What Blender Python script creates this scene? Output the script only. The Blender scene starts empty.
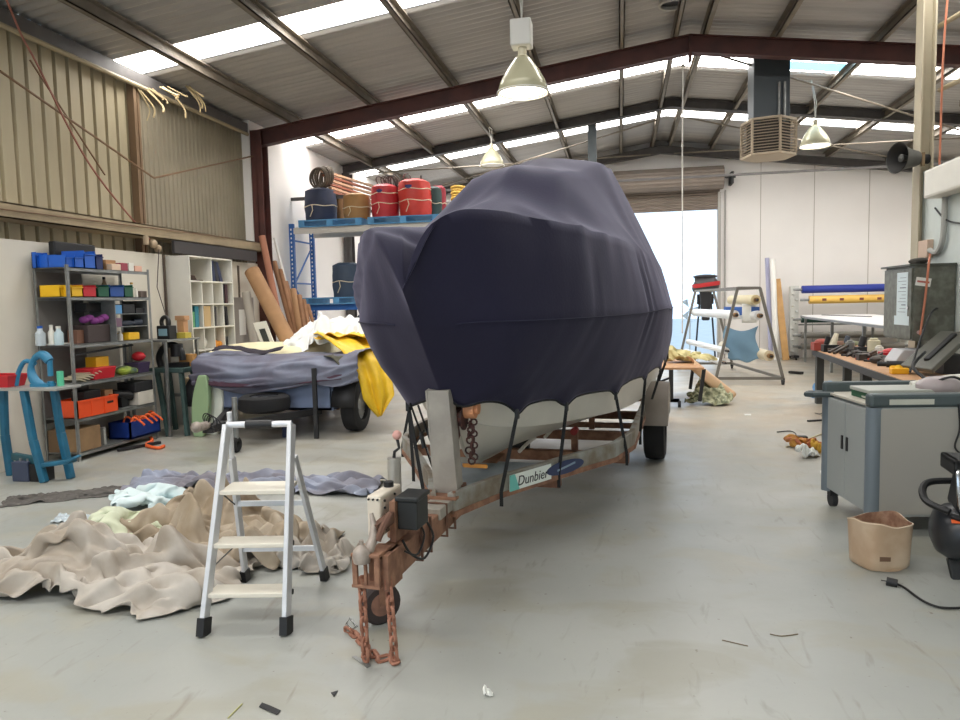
SKY_E, WORLD_E, EXPO = 11.0, 1.7, 0.38
import bpy, math, random
from mathutils import Vector, Matrix, noise
V = Vector
PI = math.pi
rnd = random.Random(7)
COL = bpy.context.scene.collection

# ---------------------------------------------------------------- camera frame
FPX, HC = 720.0, 1.6
_r = .022
_up = 140*math.cos(_r)+60*math.sin(_r); _vp = -140*math.sin(_r)+60*math.cos(_r)
PITCH = math.atan(_vp/FPX); YAW = math.atan(_up/math.hypot(FPX, _vp))
CF = V((-math.sin(YAW)*math.cos(PITCH), math.cos(YAW)*math.cos(PITCH), -math.sin(PITCH)))
_R0 = V((math.cos(YAW), math.sin(YAW), 0))
_U0 = V((-math.sin(YAW)*math.sin(PITCH), math.cos(YAW)*math.sin(PITCH), math.cos(PITCH)))
CR = _R0*math.cos(_r)-_U0*math.sin(_r)
CU = _U0*math.cos(_r)+_R0*math.sin(_r)
CAM = V((0, 0, HC))
def ray(x, y): return CF+CR*((x-480)/FPX)+CU*((360-y)/FPX)
def at(x, y, X=None, Y=None, Z=None):
    """a measured point of the photograph on a plane X=, Y= or Z= of the building"""
    d = ray(x, y)
    t = X/d.x if X is not None else Y/d.y if Y is not None else (Z-HC)/d.z
    return CAM+d*t

# ---------------------------------------------------------------- materials
def lin(c):
    return tuple(((v/255)/12.92 if v/255 <= .04045 else ((v/255+.055)/1.055)**2.4) for v in c)
_mats = {}
def mat(name, rgb, rough=.6, metal=0, var=.0, vscale=6, bump=0, bscale=40, rgb2=None, emit=0, spec=.5, stretch=None, detail=4, trans=0, coat=0):
    if name in _mats: return _mats[name]
    m = bpy.data.materials.new(name); m.use_nodes = True
    nt = m.node_tree; N = nt.nodes; Lk = nt.links
    b = N['Principled BSDF']
    c = lin(rgb)
    b.inputs['Base Color'].default_value = (*c, 1)
    b.inputs['Roughness'].default_value = rough
    b.inputs['Metallic'].default_value = metal
    b.inputs['Specular IOR Level'].default_value = spec
    if trans: b.inputs['Transmission Weight'].default_value = trans
    if coat: b.inputs['Coat Weight'].default_value = coat
    if emit:
        b.inputs['Emission Color'].default_value = (*c, 1); b.inputs['Emission Strength'].default_value = emit
    if var or rgb2 or bump:
        tc = N.new('ShaderNodeTexCoord'); mp = N.new('ShaderNodeMapping')
        Lk.new(tc.outputs['Object'], mp.inputs['Vector'])
        if stretch: mp.inputs['Scale'].default_value = stretch
    if var or rgb2:
        nz = N.new('ShaderNodeTexNoise'); nz.inputs['Scale'].default_value = vscale; nz.inputs['Detail'].default_value = detail
        Lk.new(mp.outputs[0], nz.inputs['Vector'])
        rp = N.new('ShaderNodeValToRGB')
        c2 = lin(rgb2) if rgb2 else tuple(v*(1-var) for v in c)
        rp.color_ramp.elements[0].position = .38; rp.color_ramp.elements[1].position = .66
        rp.color_ramp.elements[0].color = (*c2, 1); rp.color_ramp.elements[1].color = (*c, 1)
        Lk.new(nz.outputs['Fac'], rp.inputs[0]); Lk.new(rp.outputs[0], b.inputs['Base Color'])
    if bump:
        n2 = N.new('ShaderNodeTexNoise'); n2.inputs['Scale'].default_value = bscale; n2.inputs['Detail'].default_value = 3
        Lk.new(mp.outputs[0], n2.inputs['Vector'])
        bp = N.new('ShaderNodeBump'); bp.inputs['Strength'].default_value = bump; bp.inputs['Distance'].default_value = .02
        Lk.new(n2.outputs['Fac'], bp.inputs['Height']); Lk.new(bp.outputs[0], b.inputs['Normal'])
    _mats[name] = m
    return m
M = mat
steel = M('galvanised steel', (150, 152, 150), .45, .6, var=.25, vscale=9)
alu = M('aluminium', (205, 208, 212), .35, .55, var=.08)
black = M('black plastic', (22, 22, 24), .5)
dark = M('dark metal', (48, 48, 50), .55, .3)
rubber = M('tyre rubber', (28, 28, 30), .8)
rust = M('rusty steel', (160, 120, 96), .8, .15, rgb2=(128, 92, 74), vscale=14, bump=.15)
brownsteel = M('red oxide steel', (92, 52, 46), .6, 0, rgb2=(74, 44, 40), vscale=3)
card = M('cardboard', (176, 136, 98), .85, var=.18, vscale=4)
white = M('white laminate', (225, 222, 212), .5, var=.04)
paper = M('paper', (232, 232, 226), .7)
chrome = M('chrome', (200, 200, 200), .2, 1)
teal = M('teal enamel', (32, 104, 134), .45, 0, var=.2, vscale=7)
greend = M('dull green enamel', (72, 96, 92), .5, 0, var=.3)
wood = M('plywood', (196, 150, 108), .6, var=.15, vscale=3, stretch=(1, 8, 1))
redp = M('red plastic', (196, 32, 44), .45)
bluep = M('blue plastic', (28, 92, 190), .4)
navyp = M('navy plastic', (30, 44, 96), .5)
yelp = M('yellow plastic', (232, 182, 26), .45)
greenp = M('green plastic', (24, 88, 62), .5)
orangep = M('orange plastic', (232, 82, 36), .45)
greyp = M('grey plastic', (120, 122, 120), .55)

# ---------------------------------------------------------------- mesh builder
class MB:
    def __init__(s): s.v = []; s.f = []; s.sm = []
    def add(s, vs, fs, smooth=False):
        o = len(s.v); s.v += [V(p) for p in vs]
        for f in fs: s.f.append([i+o for i in f]); s.sm.append(smooth)
        return s
    def box(s, x0, x1, y0, y1, z0, z1):
        x0, x1 = sorted((x0, x1)); y0, y1 = sorted((y0, y1)); z0, z1 = sorted((z0, z1))
        return s.add([(x0,y0,z0),(x1,y0,z0),(x1,y1,z0),(x0,y1,z0),(x0,y0,z1),(x1,y0,z1),(x1,y1,z1),(x0,y1,z1)],
                     [(3,2,1,0),(4,5,6,7),(0,1,5,4),(1,2,6,5),(2,3,7,6),(3,0,4,7)])
    def beam(s, p, q, w, h, up=(0,0,1)):
        """box bar from p to q, w across, h along up"""
        p, q = V(p), V(q); d = (q-p).normalized(); u = V(up)
        if abs(d.dot(u)) > .99: u = V((0,1,0))
        r = d.cross(u).normalized(); u = r.cross(d)
        vs = []
        for c in (p, q):
            for a, b in ((-1,-1),(1,-1),(1,1),(-1,1)): vs.append(c+r*(a*w/2)+u*(b*h/2))
        return s.add(vs, [(0,1,2,3)[::-1],(4,5,6,7),(0,1,5,4),(1,2,6,5),(2,3,7,6),(3,0,4,7)])
    def cyl(s, p, q, r, r2=None, n=16, caps=True):
        p, q = V(p), V(q); r2 = r if r2 is None else r2
        d = (q-p).normalized(); a = d.orthogonal().normalized(); b = d.cross(a)
        vs = [c+(a*math.cos(2*PI*k/n)+b*math.sin(2*PI*k/n))*rr for c, rr in ((p, r), (q, r2)) for k in range(n)]
        s.add(vs, [(k, (k+1)%n, n+(k+1)%n, n+k) for k in range(n)], True)
        if caps: s.add(vs, [tuple(range(n))[::-1], tuple(range(n, 2*n))])
        return s
    def tube(s, pts, r, n=8, closed=False):
        pts = [V(p) for p in pts]; m = len(pts)
        rings = []; a = None
        for i in range(m):
            if closed: d = (pts[(i+1)%m]-pts[i-1]).normalized()
            else: d = (pts[min(i+1, m-1)]-pts[max(i-1, 0)]).normalized()
            a = d.orthogonal().normalized() if a is None else (a-d*a.dot(d)).normalized()
            b = d.cross(a); rr = r[i] if isinstance(r, (list, tuple)) else r
            rings.append([pts[i]+(a*math.cos(2*PI*k/n)+b*math.sin(2*PI*k/n))*rr for k in range(n)])
        vs = [p for rg in rings for p in rg]; fs = []
        for i in range(m if closed else m-1):
            j = (i+1) % m
            for k in range(n): fs.append((i*n+k, i*n+(k+1)%n, j*n+(k+1)%n, j*n+k))
        if closed and m > 2: pass
        s.add(vs, fs, True)
        if not closed: s.add(vs, [tuple(range(n))[::-1], tuple(range((m-1)*n, m*n))])
        return s
    def lathe(s, c, prof, n=24, axis=(0,0,1)):
        c = V(c); d = V(axis).normalized(); a = d.orthogonal().normalized(); b = d.cross(a); m = len(prof)
        vs = [c+d*z+(a*math.cos(2*PI*k/n)+b*math.sin(2*PI*k/n))*max(r, 1e-4) for r, z in prof for k in range(n)]
        return s.add(vs, [(i*n+k, i*n+(k+1)%n, (i+1)*n+(k+1)%n, (i+1)*n+k) for i in range(m-1) for k in range(n)], True)
    def prism(s, poly, axis, a, b):
        """2-D polygon extruded from a to b along 'x','y' or 'z'"""
        def mk(u, v, w):
            return {'x': (w, u, v), 'y': (u, w, v), 'z': (u, v, w)}[axis]
        n = len(poly)
        vs = [mk(u, v, a) for u, v in poly]+[mk(u, v, b) for u, v in poly]
        return s.add(vs, [tuple(range(n))[::-1], tuple(range(n, 2*n))]+[(k, (k+1)%n, n+(k+1)%n, n+k) for k in range(n)])
    def slab(s, pts, thick):
        """flat polygon of 3-D points given thickness along its normal"""
        pts = [V(p) for p in pts]; n = len(pts)
        nn = (pts[1]-pts[0]).cross(pts[2]-pts[1]).normalized()*thick
        return s.add(pts+[p+nn for p in pts], [tuple(range(n))[::-1], tuple(range(n, 2*n))]+[(k, (k+1)%n, n+(k+1)%n, n+k) for k in range(n)])
    def grid(s, fn, nu, nv, smooth=True):
        vs = [fn(i/nu, j/nv) for j in range(nv+1) for i in range(nu+1)]
        return s.add(vs, [(j*(nu+1)+i, j*(nu+1)+i+1, (j+1)*(nu+1)+i+1, (j+1)*(nu+1)+i) for j in range(nv) for i in range(nu)], smooth)
    def ball(s, c, r, sc=(1,1,1), n=14):
        c = V(c); pr = []
        vs = []; m = n//2
        for i in range(m+1):
            th = PI*i/m
            for k in range(n):
                ph = 2*PI*k/n
                vs.append(c+V((math.sin(th)*math.cos(ph)*sc[0], math.sin(th)*math.sin(ph)*sc[1], -math.cos(th)*sc[2]))*r)
        return s.add(vs, [(i*n+k, i*n+(k+1)%n, (i+1)*n+(k+1)%n, (i+1)*n+k) for i in range(m) for k in range(n)], True)
    def torus(s, c, axis, R, r, n=24, m=8, sx=1):
        c = V(c); d = V(axis).normalized(); a = d.orthogonal().normalized(); b = d.cross(a)
        return s.tube([c+a*math.cos(2*PI*k/n)*R*sx+b*math.sin(2*PI*k/n)*R for k in range(n)], r, m, True)

def _mesh(name, mb, mtl, inv=None, bev=0, smooth_angle=.7):
    me = bpy.data.meshes.new(name)
    vs = [inv @ p for p in mb.v] if inv is not None else mb.v
    me.from_pydata([tuple(p) for p in vs], [], mb.f)
    me.update()
    me.polygons.foreach_set('use_smooth', mb.sm)
    ms = mtl if isinstance(mtl, (list, tuple)) else [mtl]
    for m in ms: me.materials.append(m)
    if any(mb.sm):
        import bmesh
        bm = bmesh.new(); bm.from_mesh(me); bmesh.ops.remove_doubles(bm, verts=bm.verts, dist=1e-5)
        bmesh.ops.recalc_face_normals(bm, faces=bm.faces)
        bm.to_mesh(me); bm.free()
        me.set_sharp_from_angle(angle=smooth_angle)
    o = bpy.data.objects.new(name, me); COL.objects.link(o)
    if bev:
        b = o.modifiers.new('bevel', 'BEVEL'); b.width = bev; b.segments = 2; b.limit_method = 'ANGLE'
    return o
MW = {}
def tag(o, label=None, cat=None, group=None, kind=None):
    if label: o['label'] = label
    if cat: o['category'] = cat
    if group: o['group'] = group
    if kind: o['kind'] = kind
    return o
def thing(name, label, cat, loc=(0,0,0), rz=0, group=None):
    o = bpy.data.objects.new(name, None); COL.objects.link(o); o.empty_display_size = .1
    o.location = loc; o.rotation_euler = (0, 0, rz)
    MW[o.name] = Matrix.Translation(V(loc)) @ Matrix.Rotation(rz, 4, 'Z')
    return tag(o, label, cat, group)
def part(name, mb, mtl, parent, label=None, bev=0, local=False, ang=.7, kind=None):
    mw = MW[parent.name]
    o = _mesh(name, mb, mtl, None if local else mw.inverted(), bev, ang)
    o.parent = parent; MW[o.name] = mw
    if label: o['label'] = label
    if kind: o['kind'] = kind
    return o
def solo(name, mb, mtl, label, cat, group=None, bev=0, ang=.7, kind=None):
    xs = [p.x for p in mb.v]; ys = [p.y for p in mb.v]; zs = [p.z for p in mb.v]
    c = V(((min(xs)+max(xs))/2, (min(ys)+max(ys))/2, min(zs)))
    o = _mesh(name, mb, mtl, Matrix.Translation(-c), bev, ang); o.location = c
    MW[o.name] = Matrix.Translation(c)
    return tag(o, label, cat, group, kind)
def struct(name, mb, mtl, ang=.7, bev=0):
    o = _mesh(name, mb, mtl, None, bev, ang); o['kind'] = 'structure'; MW[o.name] = Matrix.Identity(4); return o
def dup(root, loc, rz=None, label=None, group=None):
    r = root.copy(); COL.objects.link(r); r.location = loc
    if rz is not None: r.rotation_euler = (0, 0, rz)
    if label: r['label'] = label
    if group: r['group'] = group
    for ch in list(root.children):
        c = ch.copy(); COL.objects.link(c); c.parent = r
        for g in ch.children:
            d = g.copy(); COL.objects.link(d); d.parent = c
    return r
def textmesh(mb, s, size, origin, xdir, ydir, thick=.002, align='LEFT', shear=0):
    """letters from the built-in font as solid geometry"""
    cu = bpy.data.curves.new('t', 'FONT'); cu.body = s; cu.size = size; cu.extrude = thick; cu.align_x = align; cu.shear = shear
    cu.resolution_u = 3
    o = bpy.data.objects.new('t', cu); COL.objects.link(o)
    dg = bpy.context.evaluated_depsgraph_get(); me = bpy.data.meshes.new_from_object(o.evaluated_get(dg))
    xd = V(xdir).normalized(); yd = V(ydir).normalized(); zd = xd.cross(yd); og = V(origin)
    mb.add([og+xd*v.co.x+yd*v.co.y+zd*v.co.z for v in me.vertices], [tuple(p.vertices) for p in me.polygons])
    bpy.data.objects.remove(o); bpy.data.curves.remove(cu); bpy.data.meshes.remove(me)
    return mb
def catmull(pts, n):
    pts = [V(p) for p in pts]; out = []
    for i in range(len(pts)-1):
        p0 = pts[max(i-1, 0)]; p1 = pts[i]; p2 = pts[i+1]; p3 = pts[min(i+2, len(pts)-1)]
        for k in range(n):
            t = k/n
            out.append(.5*((2*p1)+(p2-p0)*t+(2*p0-5*p1+4*p2-p3)*t*t+(3*p1-p0-3*p2+p3)*t**3))
    out.append(pts[-1]); return out
def sstep(x): x = max(0, min(1, x)); return x*x*(3-2*x)
# ================================================================ setting
XL, XR, YB, RX = -6.2, 8.3, 20.0, 1.07
def roofz(X): return 5.78-.133*abs(X-RX)
# floor: painted concrete
fm = bpy.data.materials.new('painted concrete floor'); fm.use_nodes = True
nt = fm.node_tree; N = nt.nodes; Lk = nt.links; b = N['Principled BSDF']
tc = N.new('ShaderNodeTexCoord')
def nz(scale, det, dist=0, stretch=None):
    n = N.new('ShaderNodeTexNoise'); n.inputs['Scale'].default_value = scale; n.inputs['Detail'].default_value = det; n.inputs['Distortion'].default_value = dist
    if stretch:
        mp = N.new('ShaderNodeMapping'); mp.inputs['Scale'].default_value = stretch
        Lk.new(tc.outputs['Object'], mp.inputs['Vector']); Lk.new(mp.outputs[0], n.inputs['Vector'])
    else: Lk.new(tc.outputs['Object'], n.inputs['Vector'])
    return n
def ramp(src, p0, c0, p1, c1):
    r = N.new('ShaderNodeValToRGB'); r.color_ramp.elements[0].position = p0; r.color_ramp.elements[1].position = p1
    r.color_ramp.elements[0].color = (*c0, 1); r.color_ramp.elements[1].color = (*c1, 1); Lk.new(src, r.inputs[0]); return r
def mixc(fac, a, bb, mode='MIX'):
    m = N.new('ShaderNodeMix'); m.data_type = 'RGBA'; m.blend_type = mode
    if isinstance(fac, float): m.inputs[0].default_value = fac
    else: Lk.new(fac, m.inputs[0])
    Lk.new(a, m.inputs[6])
    if isinstance(bb, tuple): m.inputs[7].default_value = (*bb, 1)
    else: Lk.new(bb, m.inputs[7])
    return m.outputs[2]
base = ramp(nz(.45, 3, .3).outputs['Fac'], .35, lin((150, 153, 149)), .65, lin((172, 173, 167)))
patch = ramp(nz(1.6, 5, .6, (1, 1.6, 1)).outputs['Fac'], .5, (0, 0, 0), .62, (1, 1, 1))
c1 = mixc(patch.outputs[0], base.outputs[0], lin((158, 157, 146)))
scuff = ramp(nz(9, 8, 1.5, (1, .22, 1)).outputs['Fac'], .60, (0, 0, 0), .78, (.55, .55, .55))
c2 = mixc(scuff.outputs[0], c1, lin((120, 112, 98)))
spots = ramp(nz(26, 3).outputs['Fac'], .70, (0, 0, 0), .76, (.7, .7, .7))
c3 = mixc(spots.outputs[0], c2, lin((104, 92, 80)))
# blotchy warmer, lighter tone towards the back of the shop
sx = N.new('ShaderNodeSeparateXYZ'); Lk.new(tc.outputs['Object'], sx.inputs[0])
mr = N.new('ShaderNodeMapRange'); mr.inputs[1].default_value = 6; mr.inputs[2].default_value = 10; Lk.new(sx.outputs[1], mr.inputs[0])
wn = nz(1.2, 5, .5)
ad = N.new('ShaderNodeMath'); ad.operation = 'MULTIPLY'; Lk.new(mr.outputs[0], ad.inputs[0]); Lk.new(ramp(wn.outputs['Fac'], .3, (.25,)*3, .7, (1,)*3).outputs[0], ad.inputs[1])
c4 = mixc(ad.outputs[0], c3, lin((178, 165, 146)))
Lk.new(c4, b.inputs['Base Color'])
rr = ramp(nz(2.2, 4).outputs['Fac'], .3, (.28,)*3, .7, (.5,)*3); Lk.new(rr.outputs[0], b.inputs['Roughness'])
bp = N.new('ShaderNodeBump'); bp.inputs['Strength'].default_value = .12; bp.inputs['Distance'].default_value = .01
Lk.new(nz(18, 5).outputs['Fac'], bp.inputs['Height']); Lk.new(bp.outputs[0], b.inputs['Normal'])
struct('floor', MB().box(XL-.1, XR+.1, -6, YB+.1, -.1, 0), fm)
struct('outside_ground', MB().box(-20, 25, YB+.1, 60, -.12, -.01), M('outside concrete', (176, 180, 182), .8, var=.12, vscale=2))

# corrugated roof sheets, with gaps where the translucent sheets sit
roofm = M('roof sheeting', (176, 172, 168), .5, .25, var=.16, vscale=1.6, stretch=(.3, 3, 1))
sky_strips = [(-1.6, -.3), (4.15, 4.8), (8.38, 9.02), (13.1, 13.82), (16.8, 17.35)]
def roofsheet(x0, x1, y0, y1, dz=0):
    mb = MB(); n = max(8, int((y1-y0)/.15*6)); 
    def fn(u, v):
        y = y0+(y1-y0)*v; x = x0+(x1-x0)*u
        return (x, y, roofz(x)+.022*math.sin(2*PI*y/.15)+dz)
    return mb.grid(fn, 1, n)
ys = [-4.6]+[v for s_ in sky_strips for v in s_]+[YB+.1]
for side, (x0, x1) in enumerate(((XL-.32, RX), (RX, XR+.15))):
    mb = MB()
    for k in range(0, len(ys), 2):
        q = roofsheet(x0, x1, ys[k], ys[k+1]); mb.add(q.v, q.f, True)
    struct('ceiling', mb, roofm, ang=3)
skym = bpy.data.materials.new('translucent roof sheet'); skym.use_nodes = True
sb = skym.node_tree.nodes['Principled BSDF']; sb.inputs['Base Color'].default_value = (.9, .9, .86, 1)
sb.inputs['Emission Color'].default_value = (1, .98, .95, 1); sb.inputs['Emission Strength'].default_value = SKY_E
k = 1
for i, (a, c) in enumerate(sky_strips):
    for x0, x1 in ((XL-.32, RX), (RX, XR+.15)):
        if i in (0, 1) and x0 >= RX-.01:       # unseen right-slope strips closed, to keep light off the boat's starboard side
            q = roofsheet(x0, x1, a, c); struct('ceiling', q, roofm, ang=3); continue
        struct('window_%d' % k, roofsheet(x0, x1, a-.03, c+.03, .02), skym, ang=3); k += 1
# one sheet of the third strip has a blue tint
bl = M('blue tinted sheet', (120, 190, 225), .4, emit=2.2)
struct('window_%d' % k, MB().grid(lambda u, v: (2.35+1.45*u, 13.16+.45*v, roofz(2.35+1.45*u)-.03), 2, 2), bl); k += 1

# purlins
purl = M('purlin steel', (132, 122, 108), .6, .1, var=.2, vscale=4)
tn = [1]
def trim(mb, m, bev=0):
    o = struct('trim_%d' % tn[0], mb, m, bev=bev); tn[0] += 1; return o
for X in (-5.49, -4.07, -2.68, -1.31, .02, .82, 1.32, 2.35, 3.75, 5.15, 6.55):
    z = roofz(X)-.03; mb = MB(); sgn = 1 if X < RX else -1
    mb.box(X-.008, X+.008, -4.5, YB, z-.17, z)
    mb.box(X-.008, X+.07*sgn, -4.5, YB, z-.17, z-.155)
    mb.box(X-.008, X+.07*sgn, -4.5, YB, z-.015, z)
    mb.box(X+.055*sgn, X+.07*sgn, -4.5, YB, z-.17, z-.145)
    trim(mb, purl)
# rafters (rolled sections with flanges)
def rafter(Y, m, depth=.27, w=.16, xl=XL+.02, xr=XR-.02, off=.2):
    for x0, x1 in ((xl, RX), (RX, xr)):
        mb = MB()
        z0, z1 = roofz(x0)-off, roofz(x1)-off
        for dz0, dz1, ww in ((-.015, 0, w), (-depth, -depth+.015, w), (-depth, 0, .02)):
            mb.add([(x0,Y-ww/2,z0+dz0),(x1,Y-ww/2,z1+dz0),(x1,Y+ww/2,z1+dz0),(x0,Y+ww/2,z0+dz0),
                    (x0,Y-ww/2,z0+dz1),(x1,Y-ww/2,z1+dz1),(x1,Y+ww/2,z1+dz1),(x0,Y+ww/2,z0+dz1)],
                   [(3,2,1,0),(4,5,6,7),(0,1,5,4),(1,2,6,5),(2,3,7,6),(3,0,4,7)])
        trim(mb, m)
rafter(11.7, brownsteel)
greysteel = M('grey painted steel', (92, 88, 86), .6, .1, var=.2)
rafter(15.8, greysteel, .19, off=.035)
rafter(2.0, brownsteel); rafter(-2.4, brownsteel)
rafter(19.7, greysteel, .2)
# apex plate, flange line
trim(MB().box(RX-.02, RX+.02, 11.6, 11.8, 5.2, 5.57), brownsteel)
# columns
def hcol(X, Y, z1, m, w=.17, d=.2):
    mb = MB(); mb.box(X-w/2, X+w/2, Y-d/2, Y-d/2+.014, 0, z1); mb.box(X-w/2, X+w/2, Y+d/2-.014, Y+d/2, 0, z1); mb.box(X-.007, X+.007, Y-d/2, Y+d/2, 0, z1)
    return trim(mb, m)
hcol(XL+.12, 11.7, 4.62, brownsteel, .2, .24)
hcol(XL+.12, 15.8, 4.6, greysteel, .18, .2)
hcol(XR-.12, 11.7, 4.6, brownsteel); hcol(XR-.12, 15.8, 4.6, greysteel)
p = at(592, 120, Y=16.1)
trim(MB().box(p.x-.09, p.x+.09, 16.0, 16.2, 0, roofz(p.x)-.1), M('blue grey steel', (104, 112, 116), .6, .1, var=.15))
# bracing rods between rafter and back wall
for a_, b_ in (((-5.8, 15.9, 4.6), (.8, 19.6, 5.35)), ((.8, 15.9, 5.35), (-5.8, 19.6, 4.6)), ((1.4, 15.9, 5.35), (7.8, 19.6, 4.6)), ((7.8, 15.9, 4.6), (1.4, 19.6, 5.35)), ((1.3, 11.9, 5.4), (6.5, 15.7, 4.7))):
    trim(MB().cyl(a_, b_, .018, n=8), purl)
trim(MB().beam((XL+.2, 18.2, 4.5), (XR-.2, 18.2, 4.5), .05, .05).beam((-5, 18.2, 4.5), (-5, 18.2, 4.9), .04, .04), greysteel)

# left wall: white render below, ribbed cladding above
wallw = M('white painted wall', (222, 216, 202), .75, var=.07, vscale=1.2)
bluegl = M('white painted panel wall', (240, 236, 232), .7, var=.04, vscale=.8)
clad = M('cream cladding', (178, 166, 138), .55, .1, var=.14, vscale=2.2, stretch=(1, 1, .15))
struct('wall_left', MB().box(XL-.14, XL+.05, -4.5, 11.6, 0, 2.36), wallw)
def ribs(y0, y1, pitch, z0, z1, X, dpt, gw):
    mb = MB(); prof = []; y = y0
    while y < y1-1e-6:
        prof += [(y, 0), (y+gw*.25, -dpt), (y+gw*.75, -dpt), (y+gw, 0)]; y += pitch
    prof.append((y1, 0))
    vs = []
    for yy, dx in prof: vs += [(X+dx, yy, z0), (X+dx, yy, z1)]
    mb.add(vs, [(2*i, 2*i+1, 2*i+3, 2*i+2) for i in range(len(prof)-1)])
    return mb
struct('wall_left_cladding', ribs(-4.5, 8.74, .205, 2.2, 4.80, XL-.15, .04, .055), clad)
struct('wall_left_cladding_rear', ribs(8.72, 11.75, .105, 2.2, 4.80, XL-.15, .018, .04), M('shaded cream cladding', (150, 140, 120), .6, .05, var=.15, vscale=2))  # narrower ribs; greyer shading of the same cladding put into the colour
struct('wall_left_rear', MB().box(XL-.35, XL, 11.6, YB, 0, 4.8), bluegl)
trim(MB().box(XL-.16, XL+.14, -4.5, 11.6, 2.56, 2.575).box(XL+.125, XL+.14, -4.5, 11.6, 2.56, 2.72).box(XL-.16, XL+.14, -4.5, 11.6, 2.705, 2.72), M('girt steel', (168, 150, 120), .6, .1, var=.2, vscale=3))
trim(MB().box(XL-.14, XL-.02, -4.5, 11.6, 4.58, 4.74), greysteel)
trim(MB().cyl((XL-.03, -4.5, 4.56), (XL-.03, 11.6, 4.56), .03, n=8), M('eave pipe', (160, 146, 118), .6))
trim(MB().box(XL-.15, XL-.05, 8.66, 8.72, 2.36, 4.7).box(XL-.15, XL-.08, 8.78, 8.82, 2.36, 4.7), M('corner angle', (120, 96, 72), .7))
trim(MB().cyl(at(0, 71, X=XL+.06), at(154, 178, X=XL+.06), .013, n=6).cyl(at(154, 178, X=XL+.06), at(258, 155, X=XL+.06), .013, n=6).cyl(at(30, 60, X=XL+.05), at(105, 175, X=XL+.05), .01, n=6), M('brace rod', (120, 92, 66), .6))
trim(MB().cyl(at(-30, 205, X=XL+.16), at(230, 238, X=XL+.16), .008, n=6), M('brace rod', (120, 92, 66)))
# upright posts of the lower white wall lining
trim(MB().box(XL+.05, XL+.075, 8.93, 8.96, 0, 2.36).box(XL+.05, XL+.06, 10.9, 10.95, 0, 2.3), M('dark joint', (90, 78, 66), .7))

# back wall with roller door opening
DX0, DX1, DZ = .0, 2.52, 3.92
mb = MB(); mb.box(XL, DX0, YB, YB+.12, 0, roofz(XL)+.0)
def gable(x0, x1, z0):
    n = 1; return MB().add([(x0,YB,z0),(x1,YB,z0),(x1,YB,roofz(x1)),(x0,YB,roofz(x0)),(x0,YB+.12,z0),(x1,YB+.12,z0),(x1,YB+.12,roofz(x1)),(x0,YB+.12,roofz(x0))],
                           [(0,1,2,3),(7,6,5,4),(0,4,5,1),(1,5,6,2),(2,6,7,3),(3,7,4,0)])
bw = MB()
for q in (gable(XL, DX0, 0), gable(DX0, RX, DZ), gable(RX, DX1, DZ), gable(DX1, XR, 0)): bw.add(q.v, q.f)
struct('wall_back', bw, bluegl)
jt = M('panel joint', (178, 170, 160), .7)
for X in (3.6, 4.9, 6.2, 7.5): trim(MB().box(X-.008, X+.008, YB-.006, YB, 0, roofz(X)-.3), jt)
struct('wall_right', MB().box(XR, XR+.12, -4.5, YB, 0, 4.82), wallw)
# glowing sheet added over the back wall to whiten it, left of the boat
wm = M('added glowing sheet', (245, 248, 252), .5, emit=1.1)
struct('window_%d' % k, MB().box(-5.6, -1.3, YB-.03, YB-.01, .9, 4.45), wm); k += 1  # numbered with the roof windows, but an added glowing surface
# roller shutter, partly lowered, with its coil
dm = M('roller shutter curtain', (140, 128, 118), .6, .1, var=.12, vscale=3)
dr = tag(bpy.data.objects.new('door_1', None), kind='structure'); COL.objects.link(dr); MW[dr.name] = Matrix.Identity(4)
mb = MB(); n = 60
mb.grid(lambda u, v: (DX0-.05+(DX1-DX0+.1)*u, YB-.12-.012*math.sin(v*2*PI*9), DZ-.02+.62*v), 1, n)
part('shutter_curtain', mb, dm, dr)
mb = MB(); prof = []
cc = V((DX0-.15, YB-.36, 4.68)); 
mb.grid(lambda u, v: (cc.x+(DX1-DX0+.25)*u, cc.y+math.cos(v*2*PI)*(.29+.008*math.sin(v*2*PI*18)), cc.z+math.sin(v*2*PI)*(.29+.008*math.sin(v*2*PI*18))), 1, 144)
part('shutter_coil', mb, dm, dr)
part('axle', MB().cyl(cc-V((.2, 0, 0)), cc+V((DX1-DX0+.55, 0, 0)), .03).cyl(cc, cc+V((.01,0,0)), .29, n=32).cyl(cc+V((DX1-DX0+.24,0,0)), cc+V((DX1-DX0+.25,0,0)), .29, n=32), dark, dr)
part('axle_bracket', MB().box(DX1+.28, DX1+.34, YB-.5, YB, 4.5, 4.8), dark, dr)
part('guide_rail', MB().box(DX1, DX1+.08, YB-.14, YB-.02, 0, 4.35), M('door guide', (176, 172, 166), .6), dr)
part('guide_rail', MB().box(DX0-.08, DX0, YB-.14, YB-.02, 0, 4.35), M('door guide', (176, 172, 166)), dr)
part('conduit', MB().cyl((DX1+.2, YB-.03, 0), (DX1+.2, YB-.03, 4.4), .02), M('door guide', (176, 172, 166)), dr)

# partition on the right with its column
PX = 3.45
struct('wall_partition', MB().box(PX, PX+.12, -4.5, 9.42, 0, 3.0), M('pale partition', (206, 214, 210), .6, var=.05))
trim(MB().box(3.375, 3.39, 9.2, 9.4, 0, roofz(3.4)-.05).box(3.505, 3.52, 9.2, 9.4, 0, roofz(3.4)-.05).box(3.39, 3.505, 9.29, 9.305, 0, roofz(3.4)-.05), M('cream column paint', (186, 176, 152), .6, var=.12, vscale=3))
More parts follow.
